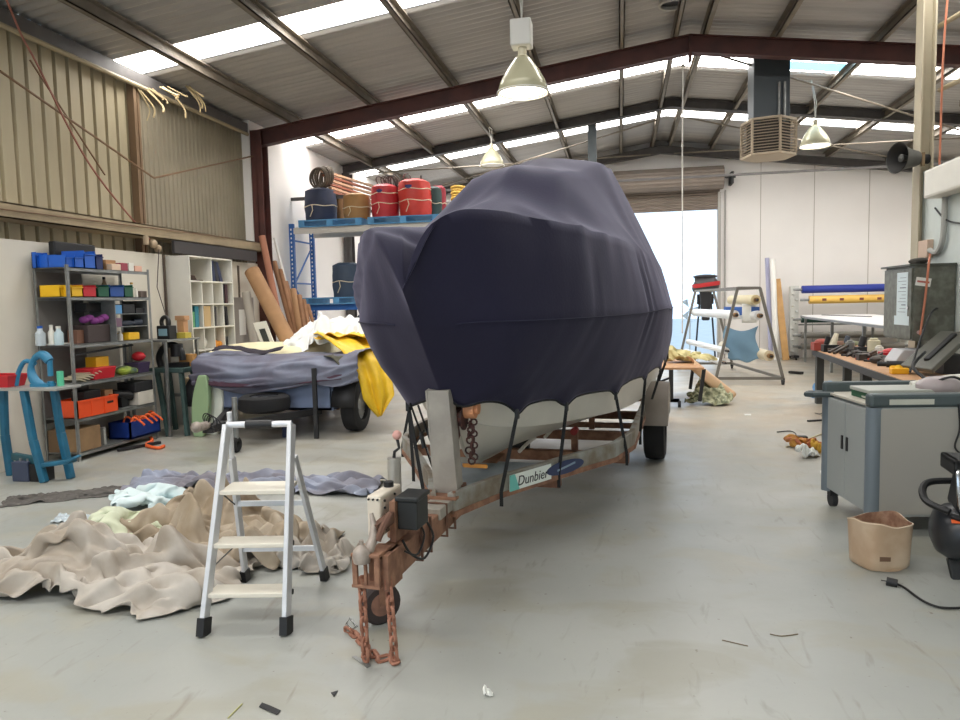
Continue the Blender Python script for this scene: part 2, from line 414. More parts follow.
# framework above and behind the partition
fr = MB()
for y in (7.6, 8.6, 9.7): fr.beam((4.3, y, 0), (4.3, y, roofz(4.3)-.1), .12, .12, (0,1,0))
for z in (3.2, 4.0, 4.8): fr.beam((4.3, 6, z), (4.3, 10.4, z), .08, .08)
for k_ in range(4): fr.beam((4.3, 6.6+k_*.9, 3.2), (4.3, 7.5+k_*.9, 4.8), .05, .05)
trim(fr, brownsteel)
trim(MB().cyl(at(938, 27, X=3.6), at(975, 5, X=3.6), .03, n=8).cyl(at(940, 90, X=3.6), at(985, 68, X=3.6), .03, n=8), M('eave pipe', (160, 146, 118)))

# unseen wall behind the viewer, added to cut front light; doorway sized for light
fw = MB().box(XL, -5.6, -4.6, -4.5, 0, 4.8).box(-.6, XR, -4.6, -4.5, 0, 4.8).box(-5.6, -.6, -4.6, -4.5, 3.8, 4.8).add([(XL,-4.55,4.8),(XR,-4.55,4.8),(RX,-4.55,5.75)],[(0,1,2)])
struct('wall_front_unseen', fw, wallw)
# ================================================================ boat, cover and trailer
BO, BA, BL = V((-1.04, 3.21, 0)), V((.0903, .9959, 0)), V((.9959, -.0903, 0))
BO3 = lambda s, w, z: BO+BA*s+BL*w+V((0, 0, z))
L = BO3
UPV = V((0, 0, 1))
brot = -math.asin(.0903)
galv = M('galvanised trailer steel', (158, 158, 152), .55, .25, var=.25, vscale=8, rgb2=(128, 116, 100))
hullm = M('white gelcoat', (222, 216, 206), .3, 0, var=.04, coat=.3)

boat = thing('boat', 'white fibreglass boat hull showing below the navy cover on the trailer', 'boat', tuple(L(3, 0, .48)), brot)
# hull sections: (s_keel,z_keel) (s_chine,w,z) (s_top,w,z)
HS = [((.98, .80), (.9, .02, .93), (.83, .02, 1.12)),
      ((1.1, .67), (1.05, .13, .86), (.92, .24, 1.12)),
      ((1.35, .58), (1.4, .30, .80), (1.3, .42, 1.12)),
      ((1.9, .53), (1.95, .52, .76), (1.9, .66, 1.12)),
      ((2.8, .50), (2.8, .78, .72), (2.8, .90, 1.12)),
      ((4.2, .49), (4.2, .90, .68), (4.2, 1.03, 1.12)),
      ((6.3, .49), (6.3, .92, .66), (6.3, 1.04, 1.12))]
def hullpt(k, j):
    (ks, kz), (cs, cw, cz), (ts, tw, tz) = HS[k]
    K, C, T = V((ks, 0, kz)), V((cs, cw, cz)), V((ts, tw, tz))
    C2 = C+V((0, min(.035, cw), .0)); C3 = C2+V((0, 0, .025))
    return [K, K.lerp(C, .5)+V((0, 0, -.015*min(1, cw*3))), C, C2, C3, C3.lerp(T, .5)+V((0, .02*min(1, cw*3), 0)), T][j]
rows = [catmull([hullpt(k, j) for k in range(7)], 8) for j in range(7)]
hm = MB()
for sg in (1, -1):
    n = len(rows[0]); vs = [L(rows[j][i].x, rows[j][i].y*sg, rows[j][i].z) for j in range(7) for i in range(n)]
    hm.add(vs, [(j*n+i, j*n+i+1, (j+1)*n+i+1, (j+1)*n+i) for j in range(6) for i in range(n-1)], True)
hm.add([L(6.3, 0, .49), L(6.3, .92, .66), L(6.3, 1.04, 1.12), L(6.3, -1.04, 1.12), L(6.3, -.92, .66)], [(0, 1, 2, 3, 4)])
part('hull', hm, hullm, boat, ang=.5)
mb = MB()
for sg in (1, -1):
    mb.tube([L(rows[6][i].x, (rows[6][i].y+.012)*sg, 1.04) for i in range(0, len(rows[6]), 3)], .012, 6)
part('rubbing_strake', mb, M('strake', (70, 62, 58), .6), boat)
part('keel_band', MB().tube([L(p.x, 0, p.z-.004) for p in rows[0]], .012, 6), M('keel band', (190, 186, 176), .4), boat)
mb = MB()
for (a, c_) in ((1.6, 2.1), (2.2, 2.9), (3.0, 4.2)):
    for sg in (1, -1):
        mb.tube([L(a+(c_-a)*t/6, sg*(.20+.10*(a-1.4)), .595-.02*(a-1.4)+.03*math.sin(PI*t/6)*.2) for t in range(7)], .014, 6)
part('planing_strake', mb, hullm, boat)

# the cover, stations of half profiles: hem, mid, gunwale, rail, shoulder, centre  (s, w, z)
CS = [  # port side list (w negative), centre, starboard list
 dict(h=(.66,.0,1.09), m=(.50,.0,1.27), g=(.32,.0,1.47), r=(.14,.0,1.665), a=(.145,.0,1.68), c=(.15,0,1.69)),
 dict(h=(.76,.15,1.04), m=(.66,.22,1.25), g=(.48,.24,1.50), r=(.27,.14,2.01), a=(.30,.06,1.86), c=(.30,0,1.76)),
 dict(h=(.92,.29,.99), m=(.82,.42,1.23), g=(.70,.47,1.50), r=(.60,.37,2.075), a=(.62,.20,1.97), c=(.62,0,1.93)),
 dict(h=(1.22,.43,.96), m=(1.2,.58,1.21), g=(1.2,.74,1.50), r=(1.2,.68,2.045), a=(1.2,.38,2.06), c=(1.2,0,2.13)),
 dict(h=(2.0,.73,.93), m=(2.0,.86,1.2), g=(2.0,.96,1.50), r=(2.0,.86,2.01), a=(2.0,.44,2.22), c=(2.0,0,2.38)),
 dict(h=(2.55,.87,.94), m=(2.55,.98,1.2), g=(2.55,1.07,1.51), r=(2.55,.94,1.99), a=(2.5,.36,2.56), c=(2.45,0,2.64)),
 dict(h=(3.1,.98,.95), m=(3.1,1.08,1.2), g=(3.1,1.15,1.52), r=(3.1,1.0,1.96), a=(3.1,.47,2.68), c=(3.1,0,2.77)),
 dict(h=(3.9,1.06,.95), m=(3.9,1.12,1.2), g=(3.9,1.16,1.5), r=(3.9,1.02,1.95), a=(3.9,.56,2.87), c=(3.9,0,2.97)),
 dict(h=(4.9,1.08,.95), m=(4.9,1.13,1.2), g=(4.9,1.15,1.5), r=(4.9,1.03,1.92), a=(4.9,.55,2.84), c=(4.9,0,2.93)),
 dict(h=(6.2,1.08,.95), m=(6.2,1.12,1.2), g=(6.2,1.12,1.5), r=(6.0,1.0,1.85), a=(5.6,.5,2.3), c=(5.6,0,2.4)),
]
order = [('h',-1),('m',-1),('g',-1),('r',-1),('a',-1),('c',0),('a',1),('r',1),('g',1),('m',1),('h',1)]
NS = 14
net = []
for key, sg in order:
    pts = []
    for st in CS:
        s_, w_, z_ = st[key]
        if sg < 0 and key == 'r' and .2 < s_ < 1.5: z_ -= .075; w_ += .03
        if key in 'ac' and .2 < s_ < .8: z_ += .05
        pts.append(V((s_, w_*(sg if sg else 1), z_)))
    net.append(catmull(pts, NS))
nS = len(net[0])
def section(i):
    """a tight curve through the control points: corners stay fairly crisp"""
    P = [net[j][i] for j in range(11)]; out = []
    for j in range(10):
        a, b_ = P[j], P[j+1]; p0 = P[max(j-1, 0)]; p3 = P[min(j+2, 10)]
        for k_ in range(9):
            t = k_/9
            cm = .5*((2*a)+(b_-p0)*t+(2*p0-5*a+4*b_-p3)*t*t+(3*a-p0-3*b_+p3)*t**3)
            out.append(cm.lerp(a.lerp(b_, t), .8))
    out.append(P[10]); return out
secs = [section(i) for i in range(nS)]
nU = len(secs[0])
def ridge(p): return 1-abs(noise.noise(p))*2
tie_s = [.72, 1.02, 1.52, 2.25, 3.05, 3.9, 4.8, 5.7]
cm_ = MB(); vs = []
for i, sc in enumerate(secs):
    for j, p in enumerate(sc):
        u = j/(nU-1); side = -1 if u < .5 else 1
        if u > .5: q = sc[min(j+1, nU-1)]-sc[j-1]
        else: q = sc[j+1]-sc[max(j-1, 0)]
        nrm = V((0, -q.z, q.y)); nrm = nrm.normalized() if nrm.length > 1e-6 else V((0,0,1))
        fade = sstep(i/8)
        v = 1-abs(u-.5)*2            # 0 hem .. 1 centre
        # folds: radiating vertical gathers on the sides, long tension folds on top
        d = 0
        if v < .55:
            d += .009*(ridge(V((p.x*1.7+side*3, p.z*.55, side*5)))-.5)*(1-v)
            d += .004*(ridge(V((p.x*6, p.z*1.1-p.x*2, 9+side)))-.5)
            d += .012*noise.noise(V((p.x*1.2+p.z*3, p.z*2.4, side*7)))
        if v > .4:
            d += .028*(ridge(V((p.x*1.1, p.y*2.6+p.x*1.3*side, 2+side)))-.5)*sstep((v-.4)/.2)
        # sagging of the cloth between rail and hem
        if side < 0: d += .03*math.exp(-((p.z-(1.95-.35*(p.x-.3)))/.09)**2)*sstep((p.x-.25)/.3)*sstep((1.6-p.x)/.5)
        if side < 0: d -= .035*math.exp(-((p.z-(2.05-.55*(p.x-.2)))/.06)**2)*sstep((p.x-.2)/.3)*sstep((1.5-p.x)/.5)
        # pinched vertical creases on the starboard side
        for cs_, am in ((2.45, .02), (2.62, .016), (1.35, .012), (3.4, .02)):
            if side > 0: d -= am*math.exp(-((p.x-cs_-.12*(p.z-1.6))/.035)**2)*sstep((p.z-1.15)/.3)*sstep((2.0-p.z)/.2)
        p2 = p+nrm*d*fade*(1 if side > 0 else 1)
        # scalloped hem between the tie-down straps
        if v < .10 and (side > 0 or p.x > 1.25):
            near = min((abs(p.x-t), t) for t in tie_s)[0]; lo = max([t for t in tie_s if t <= p.x] or [tie_s[0]]); hi = min([t for t in tie_s if t > p.x] or [6.6])
            ph = (p.x-lo)/(hi-lo) if hi > lo else 0
            p2.z += (.032*math.sin(PI*max(0, min(1, ph)))**.7-.035*math.exp(-(near/.07)**2))*(1-v/.10)*fade
        vs.append(L(p2.x, p2.y, p2.z))
cm_.add(vs, [(i*nU+j, i*nU+j+1, (i+1)*nU+j+1, (i+1)*nU+j) for i in range(nS-1) for j in range(nU-1)], True)
last = [(nS-1)*nU+j for j in range(nU)]
cm_.f.append(last); cm_.sm.append(False)
coverm = M('navy acrylic canvas', (31, 29, 52), .75, 0, var=.1, vscale=1.5, bump=.06, bscale=60, spec=.3)
cb = coverm.node_tree.nodes['Principled BSDF']; cb.inputs['Sheen Tint'].default_value = (.75, .72, 1, 1); cb.inputs['Sheen Weight'].default_value = .22; cb.inputs['Sheen Roughness'].default_value = .4
cover = thing('boat_cover', 'navy blue canvas cover stretched over the boat on the trailer', 'boat cover', tuple(L(3, 0, .95)), brot)
co = part('canvas', cm_, coverm, cover, ang=1.6)
sol = co.modifiers.new('thickness', 'SOLIDIFY'); sol.thickness = .004
# seam along the gunwale, hem cord
sm_ = M('cover seam', (30, 30, 56), .8)
for sg, jj in ((1, 8*9), (-1, 2*9)):
    part('seam', MB().tube([vs[i*nU+jj]+BL*.004*sg for i in range(10, nS, 2)], .004, 5), sm_, cover)
cord = M('black webbing', (14, 14, 16), .7)
for sg, jj in ((1, nU-1), (-1, 0)):
    part('hem_cord', MB().tube([vs[i*nU+jj] for i in range(4, nS-1)], .007, 5), cord, cover)
def strapmesh(p, q, w=.028):
    d = (V(q)-V(p)).normalized(); mb = MB(); mb.beam(p, q, w, .004, BL); return mb
for side in (1, -1):
    for k_, t in enumerate(tie_s[1:]):
        i = min(range(nS), key=lambda i: abs(secs[i][nU-1 if side > 0 else 0].x-t))
        a = vs[i*nU+(nU-1 if side > 0 else 0)]
        dz = .44; wr = min(.9, .10+(t-.80)*.52) if t < 2.4 else .9
        if side > 0: b_ = L(t-.02, wr+.03, .47)
        else: b_ = L(t-.05, -wr-.03, .47)
        m_ = MB().beam(a, b_, .022, .005, BA)
        m_.beam(b_, b_-V((0, 0, .09)), .022, .005, BA)
        st_ = part('strap', m_, cord, cover)
        part('buckle', MB().add([a+BA*x+BL*y+V((0,0,z)) for x in (-.022,.022) for y in (-.01,.01) for z in (-.03,.03)], [(0,1,3,2),(4,6,7,5),(0,4,5,1),(2,3,7,6),(0,2,6,4),(1,5,7,3)]), black, st_)
# loose webbing and hooks at the port bow
q0 = V(at(408, 401, Y=3.95)); 
lp = MB()
lp.beam(at(410, 403, Y=3.92), at(422, 436, Y=3.92), .02, .004, BL); lp.beam(at(418, 405, Y=3.92), at(430, 440, Y=3.92), .02, .004, BL)
lp.beam(at(422, 436, Y=3.92), at(434, 472, Y=3.92), .018, .004, BL); lp.beam(at(424, 430, Y=3.92), at(414, 448, Y=3.92), .012, .004, BL)
part('strap', lp, cord, cover)
part('buckle', MB().beam(at(421, 432, Y=3.92), at(424, 448, Y=3.92), .03, .014, BL).beam(at(429, 428, Y=3.92), at(432, 444, Y=3.92), .03, .014, BL), black, cover)
part('strap_hook', MB().tube([at(427, 448, Y=3.92), at(431, 462, Y=3.92), at(435, 476, Y=3.92)], .006, 6), chrome, cover)

# -------------------------------------------------------------- trailer
tr = thing('boat_trailer', 'rusty galvanised boat trailer with drawbar, winch post and safety chains under the covered boat', 'trailer', tuple(L(2.5, 0, 0)), brot)
def lbox(mb, s0, s1, w0, w1, z0, z1, dz=0):
    """box along the trailer axis; dz raises the s1 end"""
    vs_ = [L(s, w, z+(dz if s == s1 else 0)) for s in (s0, s1) for w in (w0, w1) for z in (z0, z1)]
    return mb.add(vs_, [(0,1,3,2),(4,6,7,5),(0,4,5,1),(2,3,7,6),(0,2,6,4),(1,5,7,3)])
part('drawbar', lbox(MB(), -.24, 1.9, -.05, .05, .35, .48, .03), rust, tr, bev=.006)
part('drawbar_sleeve', lbox(MB(), .42, .80, -.062, .062, .455, .515), M('pale galvanised', (176, 170, 160), .6, .2, var=.2, vscale=10), tr, bev=.004)
# U-bolts around the drawbar
for s in (.14, .27, .52, .66):
    part('clamp_bolt', MB().tube([L(s, .0, .52), L(s, .06, .52), L(s, .062, .34), L(s, -.062, .34), L(s, -.06, .52), L(s, 0, .52)], .008, 6), M('rusty bolt', (104, 74, 60), .8), tr)
part('grease_cylinder', MB().cyl(L(.78, .075, .56), L(.78, .075, .44), .022), M('rusty bolt', (104, 74, 60), .8), tr)
# side rails: spread out, then run back
for sg in (1, -1):
    pts = [(.62, .055), (1.0, .20), (1.55, .50), (2.05, .80), (2.5, .90), (6.3, .90)]
    mb = MB(); vs_ = []
    for s, w in pts:
        for dw, dz in ((-.022, 0), (.022, 0), (.022, .125), (-.022, .125)): vs_.append(L(s, (w+dw)*sg, .415+dz+min(.1, s*.02)))
    n = len(pts)
    mb.add(vs_, [(4*i+k_, 4*i+(k_+1)%4, 4*i+4+(k_+1)%4, 4*i+4+k_) for i in range(n-1) for k_ in range(4)]+[(3,2,1,0), (4*n-4, 4*n-3, 4*n-2, 4*n-1)])
    mb.v = mb.v
    part('side_rail', mb, galv, tr, bev=.004)
    # rusty lower lip of the rail
    mb = MB(); vs_ = []
    for s, w in pts:
        for dw, dz in ((-.027, -.012), (.03, -.012), (.03, .022), (-.027, .022)): vs_.append(L(s, (w+dw)*sg, .415+dz+min(.1, s*.02)))
    mb.add(vs_, [(4*i+k_, 4*i+(k_+1)%4, 4*i+4+(k_+1)%4, 4*i+4+k_) for i in range(n-1) for k_ in range(4)]+[(3,2,1,0), (4*n-4, 4*n-3, 4*n-2, 4*n-1)])
    part('rail_lip', mb, rust, tr)
for s, w in ((1.6, .5), (2.5, .88), (3.4, .88), (4.6, .88), (6.0, .88)):
    part('cross_member', lbox(MB(), s-.04, s+.04, -w, w, .34 if s > 2 else .36, .42), rust, tr, bev=.004)
# keel rollers and cradle
for s in (1.6, 2.5, 3.4):
    part('keel_roller', MB().cyl(L(s, -.09, .46), L(s, .09, .46), .035), black, tr)
for s in (2.55, 3.6, 5.0):
    for sg in (1, -1):
        part('skid_support', MB().beam(L(s, sg*.45, .40), L(s, sg*.45, .56), .05, .05, BA), rust, tr)
        part('roller', MB().cyl(L(s-.05, sg*.45, .57), L(s+.05, sg*.45, .57), .028), M('red roller', (150, 40, 40), .6), tr)
# deck plate between rails near the post
part('deck_plate', lbox(MB(), .84, 1.5, -.17, .14, .515, .525).slab([L(.95, .1, .53), L(1.5, .42, .535), L(1.5, .1, .535)], .004), M('grey deck plate', (150, 160, 168), .5, .3, var=.2), tr)
# winch post
pm = MB()
a, b_ = L(.70, 0, .50), L(.62, -.01, 1.13)
pm.beam(a+BA*.05, b_+BA*.05, .13, .11, BA)
pm.beam(a+BL*.066+BA*.05, b_+BL*.062+BA*.045, .012, .11, BA); pm.beam(a-BL*.066+BA*.05, b_-BL*.062+BA*.045, .012, .11, BA)
post = part('winch_post', pm, M('weathered galvanised post', (172, 166, 158), .6, .25, var=.2, vscale=7), tr, bev=.003)
part('post_flange', lbox(MB(), .60, .86, -.09, .09, .515, .53), rust, post)
for s, w in ((.63, -.07), (.63, .07), (.83, .07), (.83, -.07)):
    part('bolt', MB().cyl(L(s, w, .52), L(s, w, .56), .011, n=6), rust, post)
part('bow_roller', MB().cyl(L(.82, .09, 1.0), L(.82, .15, 1.0), .06, n=20)  .cyl(L(.82, .07, 1.0), L(.82, .17, 1.0), .035, n=16), M('orange rubber roller', (216, 150, 108), .6), tr, label='orange rubber bow roller')
mb = MB()
mb.cyl(L(.80, -.02, .95), L(.80, .09, .95), .055, n=18); mb.cyl(L(.80, .08, .95), L(.80, .09, .95), .075, n=22);
for k_ in range(9):
    z = .93-.03*k_; mb.torus(L(.83+.01*(k_ % 2), .10+.008*(k_ % 3), z), BL if k_ % 2 else BA, .02, .006, 10, 5)
for k_ in range(8):
    z = .95-.034*k_; mb.torus(L(.84, .125+.006*(k_ % 2), z), BA if k_ % 2 else BL, .018, .006, 10, 5)
part('winch', mb, M('rusty winch', (104, 66, 60), .7, .3, rgb2=(60, 44, 44), vscale=30), tr)
part('winch_handle', MB().beam(L(.84, .06, .66), L(.92, .18, .64), .03, .02), M('amber tool handle', (206, 140, 60), .5), tr)
part('winch_strap', MB().beam(L(.84, .02, .98), L(.93, .01, .80), .05, .004, BL), M('brown strap', (92, 56, 52), .8), tr)
# coupling head
cp = MB()
lbox(cp, -.30, -.16, -.105, .03, .36, .375); lbox(cp, -.30, -.16, -.105, .03, .50, .515)
lbox(cp, -.30, -.285, -.10, -.075, .375, .50); lbox(cp, -.30, -.285, -.045, -.03, .375, .50); lbox(cp, -.30, -.285, .005, .03, .375, .50)
lbox(cp, -.20, -.10, -.06, .05, .375, .50)
cpl = part('coupling', cp, rust, tr, bev=.003)
ball = MB(); cc = L(-.29, -.055, .525)
ball.lathe(cc-V((0,0,.05)), [(.0,0),(.036,0),(.042,.025),(.038,.055),(.022,.07),(.010,.08),(.010,.10),(0,.10)], 18)
ball.tube([L(-.27, -.035, .52), L(-.24, -.02, .57), L(-.21, -.03, .62), L(-.20, -.045, .67)], [.026, .022, .015, .009], 10)
part('coupling_head', ball, M('cast coupling', (178, 166, 156), .55, .3, var=.3, vscale=20), cpl)
part('coupling_lever', MB().tube([L(-.24, .0, .56), L(-.22, .02, .62), L(-.16, .03, .66)], .016, 8).beam(L(-.22,-.02,.60), L(-.08,.0,.62), .03, .05), M('rusty bolt', (104, 74, 60), .8), cpl)
# brake actuator (white box with bolts) and battery box
wb = MB()
bu = part('brake_unit', lbox(MB(), -.12, .13, -.105, -.035, .53, .725), M('cream brake housing', (222, 212, 196), .5, var=.06), tr, bev=.01)
bb = MB()
for k_ in range(5):
    for s in (-.08, .04):
        bb.cyl(L(s, -.035, .56+.034*k_), L(s, -.027, .56+.034*k_), .006, n=8)
for k_ in range(3): bb.cyl(L(-.12, -.092+.022*k_, .71), L(-.128, -.092+.022*k_, .71), .005, n=8)
part('bolt', bb, dark, bu)
part('reservoir_cap', MB().cyl(L(.06, -.07, .725), L(.06, -.07, .75), .024), black, bu)
bt = part('battery_box', lbox(MB(), -.06, .09, .02, .12, .555, .69), M('black battery box', (34, 36, 36), .5), tr, bev=.008)
part('lid', lbox(MB(), -.07, .10, .012, .128, .69, .712), M('black battery box', (34, 36, 36), .5), bt, bev=.006)
part('bracket', lbox(MB(), -.08, .12, -.01, .018, .50, .69), rust, bt)
cab = MB()
cab.tube(catmull([L(.10, .10, .56), L(.12, .13, .47), L(.02, .12, .40), L(-.05, .08, .44), L(-.10, .06, .52)], 6), .006, 6)
cab.tube(catmull([L(.06, .08, .56), L(.05, .11, .50), L(-.02, .10, .43), L(-.10, .07, .47)], 6), .005, 6)
part('brake_cable', cab, black, tr)
# jockey wheel
jw = MB(); j0 = L(-.08, -.11, .30); 
jk = part('jockey_post', MB().cyl(L(.18, -.09, .34), L(.18, -.09, .84), .034, n=20), M('jockey tube', (176, 172, 164), .4, .5, var=.1), tr)
hp = L(.18, -.09, .84)
part('crank', MB().tube([hp, hp+V((.004, 0, .03)), hp+BL*.03+V((0,0,.05)), hp+BL*.02+V((0, 0, .10))], .008, 8), dark, jk)
part('crank_knob', MB().ball(hp+BL*.02+V((0, 0, .115)), .024), M('pink plastic knob', (212, 160, 150), .5), jk)
part('clamp', MB().lathe(L(.18, -.09, .44), [(.045,0),(.045,.05)], 16).beam(L(.18,-.09,.46), L(.18,-.03,.45), .06, .05), rust, jk)
wc = V(at(377, 601, Z=.105)); wc.z = .105
wc = L(.13, -.17, .105)
tyre = [(.055,-.028),(.09,-.03),(.105,-.018),(.108,0),(.105,.018),(.09,.03),(.055,.028),(.055,-.028)]
ax_ = (BL*.72-BA*.69)
part('jockey_tyre', MB().lathe(wc, tyre, 28, ax_), M('solid tyre', (62, 52, 50), .8), jk)
part('jockey_hub', MB().cyl(wc-ax_*.03, wc+ax_*.03, .058, n=20).cyl(wc-ax_*.04, wc+ax_*.04, .016), M('rusty hub', (150, 110, 92), .7, var=.3, vscale=20), jk)
part('jockey_fork', MB().beam(wc-ax_*.04, wc-ax_*.03+V((0,0,.15)), .03, .006, ax_).beam(wc+ax_*.04, wc+ax_*.03+V((0,0,.15)), .03, .006, ax_).cyl(wc+V((0,0,.14)), L(.18, -.09, .38), .018), rust, jk)
# chains
def chain(path, pitch=.046, r=.008):
    P = [V(p) for p in path]; out = MB(); acc = 0; k_ = 0; pts = []
    seg = [(P[i], P[i+1], (P[i+1]-P[i]).length) for i in range(len(P)-1)]; tot = sum(s[2] for s in seg)
    n = int(tot/pitch)
    for k_ in range(n+1):
        t = k_*pitch; 
        for a, b_, l in seg:
            if t <= l+1e-9: c = a.lerp(b_, t/l); d = (b_-a).normalized(); break
            t -= l
        else: continue
        o1 = d.cross(V((.3, .9, .2))).normalized(); o2 = d.cross(o1)
        side = (o1+o2*.15 if k_ % 2 else o2-o1*.15).normalized()
        hl, hw = pitch*.42, pitch*.34
        lp = [c+d*(hl*(1 if math.cos(th) > 0 else -1)*1+hw*math.cos(th)*.75)+side*hw*math.sin(th) for th in [2*PI*(m+.5)/12 for m in range(12)]]
        out.tube(lp, r, 6, True)
    return out
chm = M('rusty chain', (178, 128, 106), .75, .15, rgb2=(146, 98, 78), vscale=30)
g = lambda x, y: V(at(x, y, Z=.01))
c0 = L(-.27, -.07, .37)
part('safety_chain', chain([c0, c0+V((-.004,-.01,-.33))+BL*.015]+[g(366, 646), g(354, 634), g(346, 630)]), chm, tr)
c1 = L(-.24, .045, .37)
part('safety_chain', chain([c1, V((c1.x, c1.y, 0))+BL*.02+V((0,0,.012)), g(392, 656), g(378, 660), g(372, 652)]), chm, tr)
part('shackle', MB().tube([g(352, 632)+V((0,0,.012)), g(346, 627)+V((0,0,.012)), g(350, 624)+V((0,0,.03)), g(357, 629)+V((0,0,.012))], .006, 6, True), chrome, tr)
part('bracket_plate', lbox(MB(), -.26, -.10, .03, .055, .34, .50), rust, tr)
# wheels and mudguards
ty = [(.20,-.10),(.27,-.105),(.315,-.09),(.325,-.05),(.327,0),(.325,.05),(.315,.09),(.27,.105),(.20,.10),(.20,-.10)]
for sg in (1, -1):
    c = L(4.25, sg*1.0, .327)
    w_ = part('tyre', MB().lathe(c, ty, 36, BL), rubber, tr)
    part('rim', MB().lathe(c, [(.0,.02*sg),(.06,.05*sg),(.1,.02*sg),(.19,.03*sg),(.205,.09*sg),(.205,-.09*sg)], 28, BL), galv, w_)
    mg = MB()
    def arc(u, v, off=0):
        th = PI*(.02+.96*u); rr = .40-off; r2 = 1
        y = math.cos(th)*.46; z = .36+math.sin(th)**.75*(.42-off)
        return L(4.25+y, sg*(.885+(.25)*v), z)
    for off in (0, .006):
        q = MB().grid(lambda u, v: arc(u, v, off), 20, 2); mg.add(q.v, q.f, True)
    th_ = [arc(u/20, 1) for u in range(21)]
    mg.add(th_+[L(4.25+.46, sg*1.135, .5), L(4.25-.46, sg*1.135, .5)], [tuple(range(23))])
    part('mudguard', mg, M('grey mudguard', (150, 140, 130), .5, .2, var=.12), tr)
part('axle', MB().cyl(L(4.25, -.9, .327), L(4.25, .9, .327), .03), rust, tr)
# maker's plate on the starboard rail: turquoise to white with dark letters and a blue oval
s0, s1 = 1.08, 1.86
def rp(s, z, off=.0):
    pts = [(.62, .055), (1.0, .20), (1.55, .50), (2.05, .80), (2.5, .9)]
    for (a, wa), (b2, wb2) in zip(pts, pts[1:]):
        if s <= b2: w = wa+(wb2-wa)*(s-a)/(b2-a); break
    return L(s, w+.03+off, z+min(.1, s*.02))
xd = (rp(1.5, .5)-rp(1.0, .5)); xd.z = 0; xd.normalize(); out = xd.cross(UPV); out.normalize()
o0 = rp(1.08, .428)
def pl(x, z, off=.001): return o0+xd*x+V((0,0,z+.012*x))+out*off
plt = MB().add([pl(0,0),pl(.40,0),pl(.40,.10),pl(0,.10),pl(0,0,.004),pl(.40,0,.004),pl(.40,.10,.004),pl(0,.10,.004)], [(3,2,1,0),(4,5,6,7),(0,1,5,4),(1,2,6,5),(2,3,7,6),(3,0,4,7)])
plate = part('maker_plate', plt, M('white enamel plate', (226, 232, 226), .4), tr)
part('plate_band', MB().add([pl(0,0,.0055),pl(.09,0,.0055),pl(.05,.10,.0055),pl(0,.10,.0055)], [(0,1,2,3)]), M('turquoise', (110, 190, 180), .5), plate)
part('lettering', textmesh(MB(), 'Dunbier', .088, pl(.07, .022, .005), xd, UPV, .001, shear=.2), black, plate)
o1 = pl(.55, .05)
el = MB().add([o1+xd*(.20*math.cos(t))+V((0,0,.045*math.sin(t)))+out*.004 for t in [2*PI*k_/24 for k_ in range(24)]], [tuple(range(24))])
pe = part('maker_badge', el, M('navy badge', (52, 62, 96), .5), tr)
part('badge_stroke', MB().beam(o1-xd*.09+V((0,0,-.01))+out*.006, o1+xd*.10+V((0,0,.014))+out*.006, .004, .012, UPV), M('silver lettering', (130, 150, 170), .4), pe)
# ================================================================ left side: step ladder, tarps, utility trailer
# ---- step ladder
lo = V((-1.82, 3.13, 0)); lr = math.radians(10)
lad = thing('step_ladder', 'white aluminium three-step folding ladder standing on the floor in front of the tarps', 'step ladder', tuple(lo), lr)
def Q(x, y, z): return lo+V((math.cos(lr), math.sin(lr), 0))*x+V((-math.sin(lr), math.cos(lr), 0))*y+V((0, 0, z))
lw = M('white ladder rail', (220, 222, 226), .4, .3, var=.05)
tread = M('cream ladder tread', (226, 220, 206), .6)
T = {}
for sg in (-1, 1):
    a, b_ = Q(sg*.205, -.0, .02), Q(sg*.172, .36, .985)
    rl = part('front_rail', MB().beam(a, b_, .026, .055, (0, 1, 0)), lw, lad, bev=.004)
    part('foot', MB().beam(a+V((0,0,-.02)), a.lerp(b_, .065), .040, .07, (0,1,0)), black, rl)
    c, d = Q(sg*.235, .70, .02), Q(sg*.168, .40, .80)
    rl = part('rear_leg', MB().beam(c, d, .022, .045, (0, 1, 0)), lw, lad, bev=.003)
    part('foot', MB().beam(c+V((0,0,-.02)), c.lerp(d, .07), .036, .055, (0,1,0)), black, rl)
for k_, (yy, zz) in enumerate(((.075, .19), (.155, .415), (.245, .665))):
    hw = .195-.010*k_
    t = part('tread', MB().box(-hw, hw, yy-.03, yy+.10+.06*(k_ == 2), zz-.022, zz) and (lambda m: m.add([Q(x, y, z) for x in (-hw, hw) for y in (yy-.03, yy+.10+.07*(k_ == 2)) for z in (zz-.022, zz)], [(0,1,3,2),(4,6,7,5),(0,4,5,1),(2,3,7,6),(0,2,6,4),(1,5,7,3)]))(MB()), tread, lad, bev=.004)
    part('hinge', MB().cyl(Q(hw-.005, yy+.04, zz-.02), Q(hw+.02, yy+.04, zz-.02), .014, n=10), dark, t)
    part('hinge', MB().cyl(Q(-hw-.02, yy+.04, zz-.02), Q(-hw+.005, yy+.04, zz-.02), .014, n=10), dark, t)
part('top_rail', MB().cyl(Q(-.172, .36, .985), Q(.172, .36, .985), .017), lw, lad)
part('hand_grip', MB().cyl(Q(-.07, .36, .985), Q(.07, .36, .985), .023), black, lad)
part('rear_crossbar', MB().beam(Q(-.222, .62, .22), Q(.222, .62, .22), .018, .028), lw, lad)
part('rear_crossbar', MB().beam(Q(-.20, .50, .52), Q(.20, .50, .52), .018, .028), lw, lad)
part('stay_cord', MB().cyl(Q(-.19, .12, .30), Q(-.215, .60, .28), .004, n=6).cyl(Q(-.185, .24, .66), Q(-.2, .52, .50), .004, n=6), black, lad)
part('raised_post', MB().cyl(Q(-.168, .40, .80), Q(-.165, .385, 1.05), .014), lw, lad)

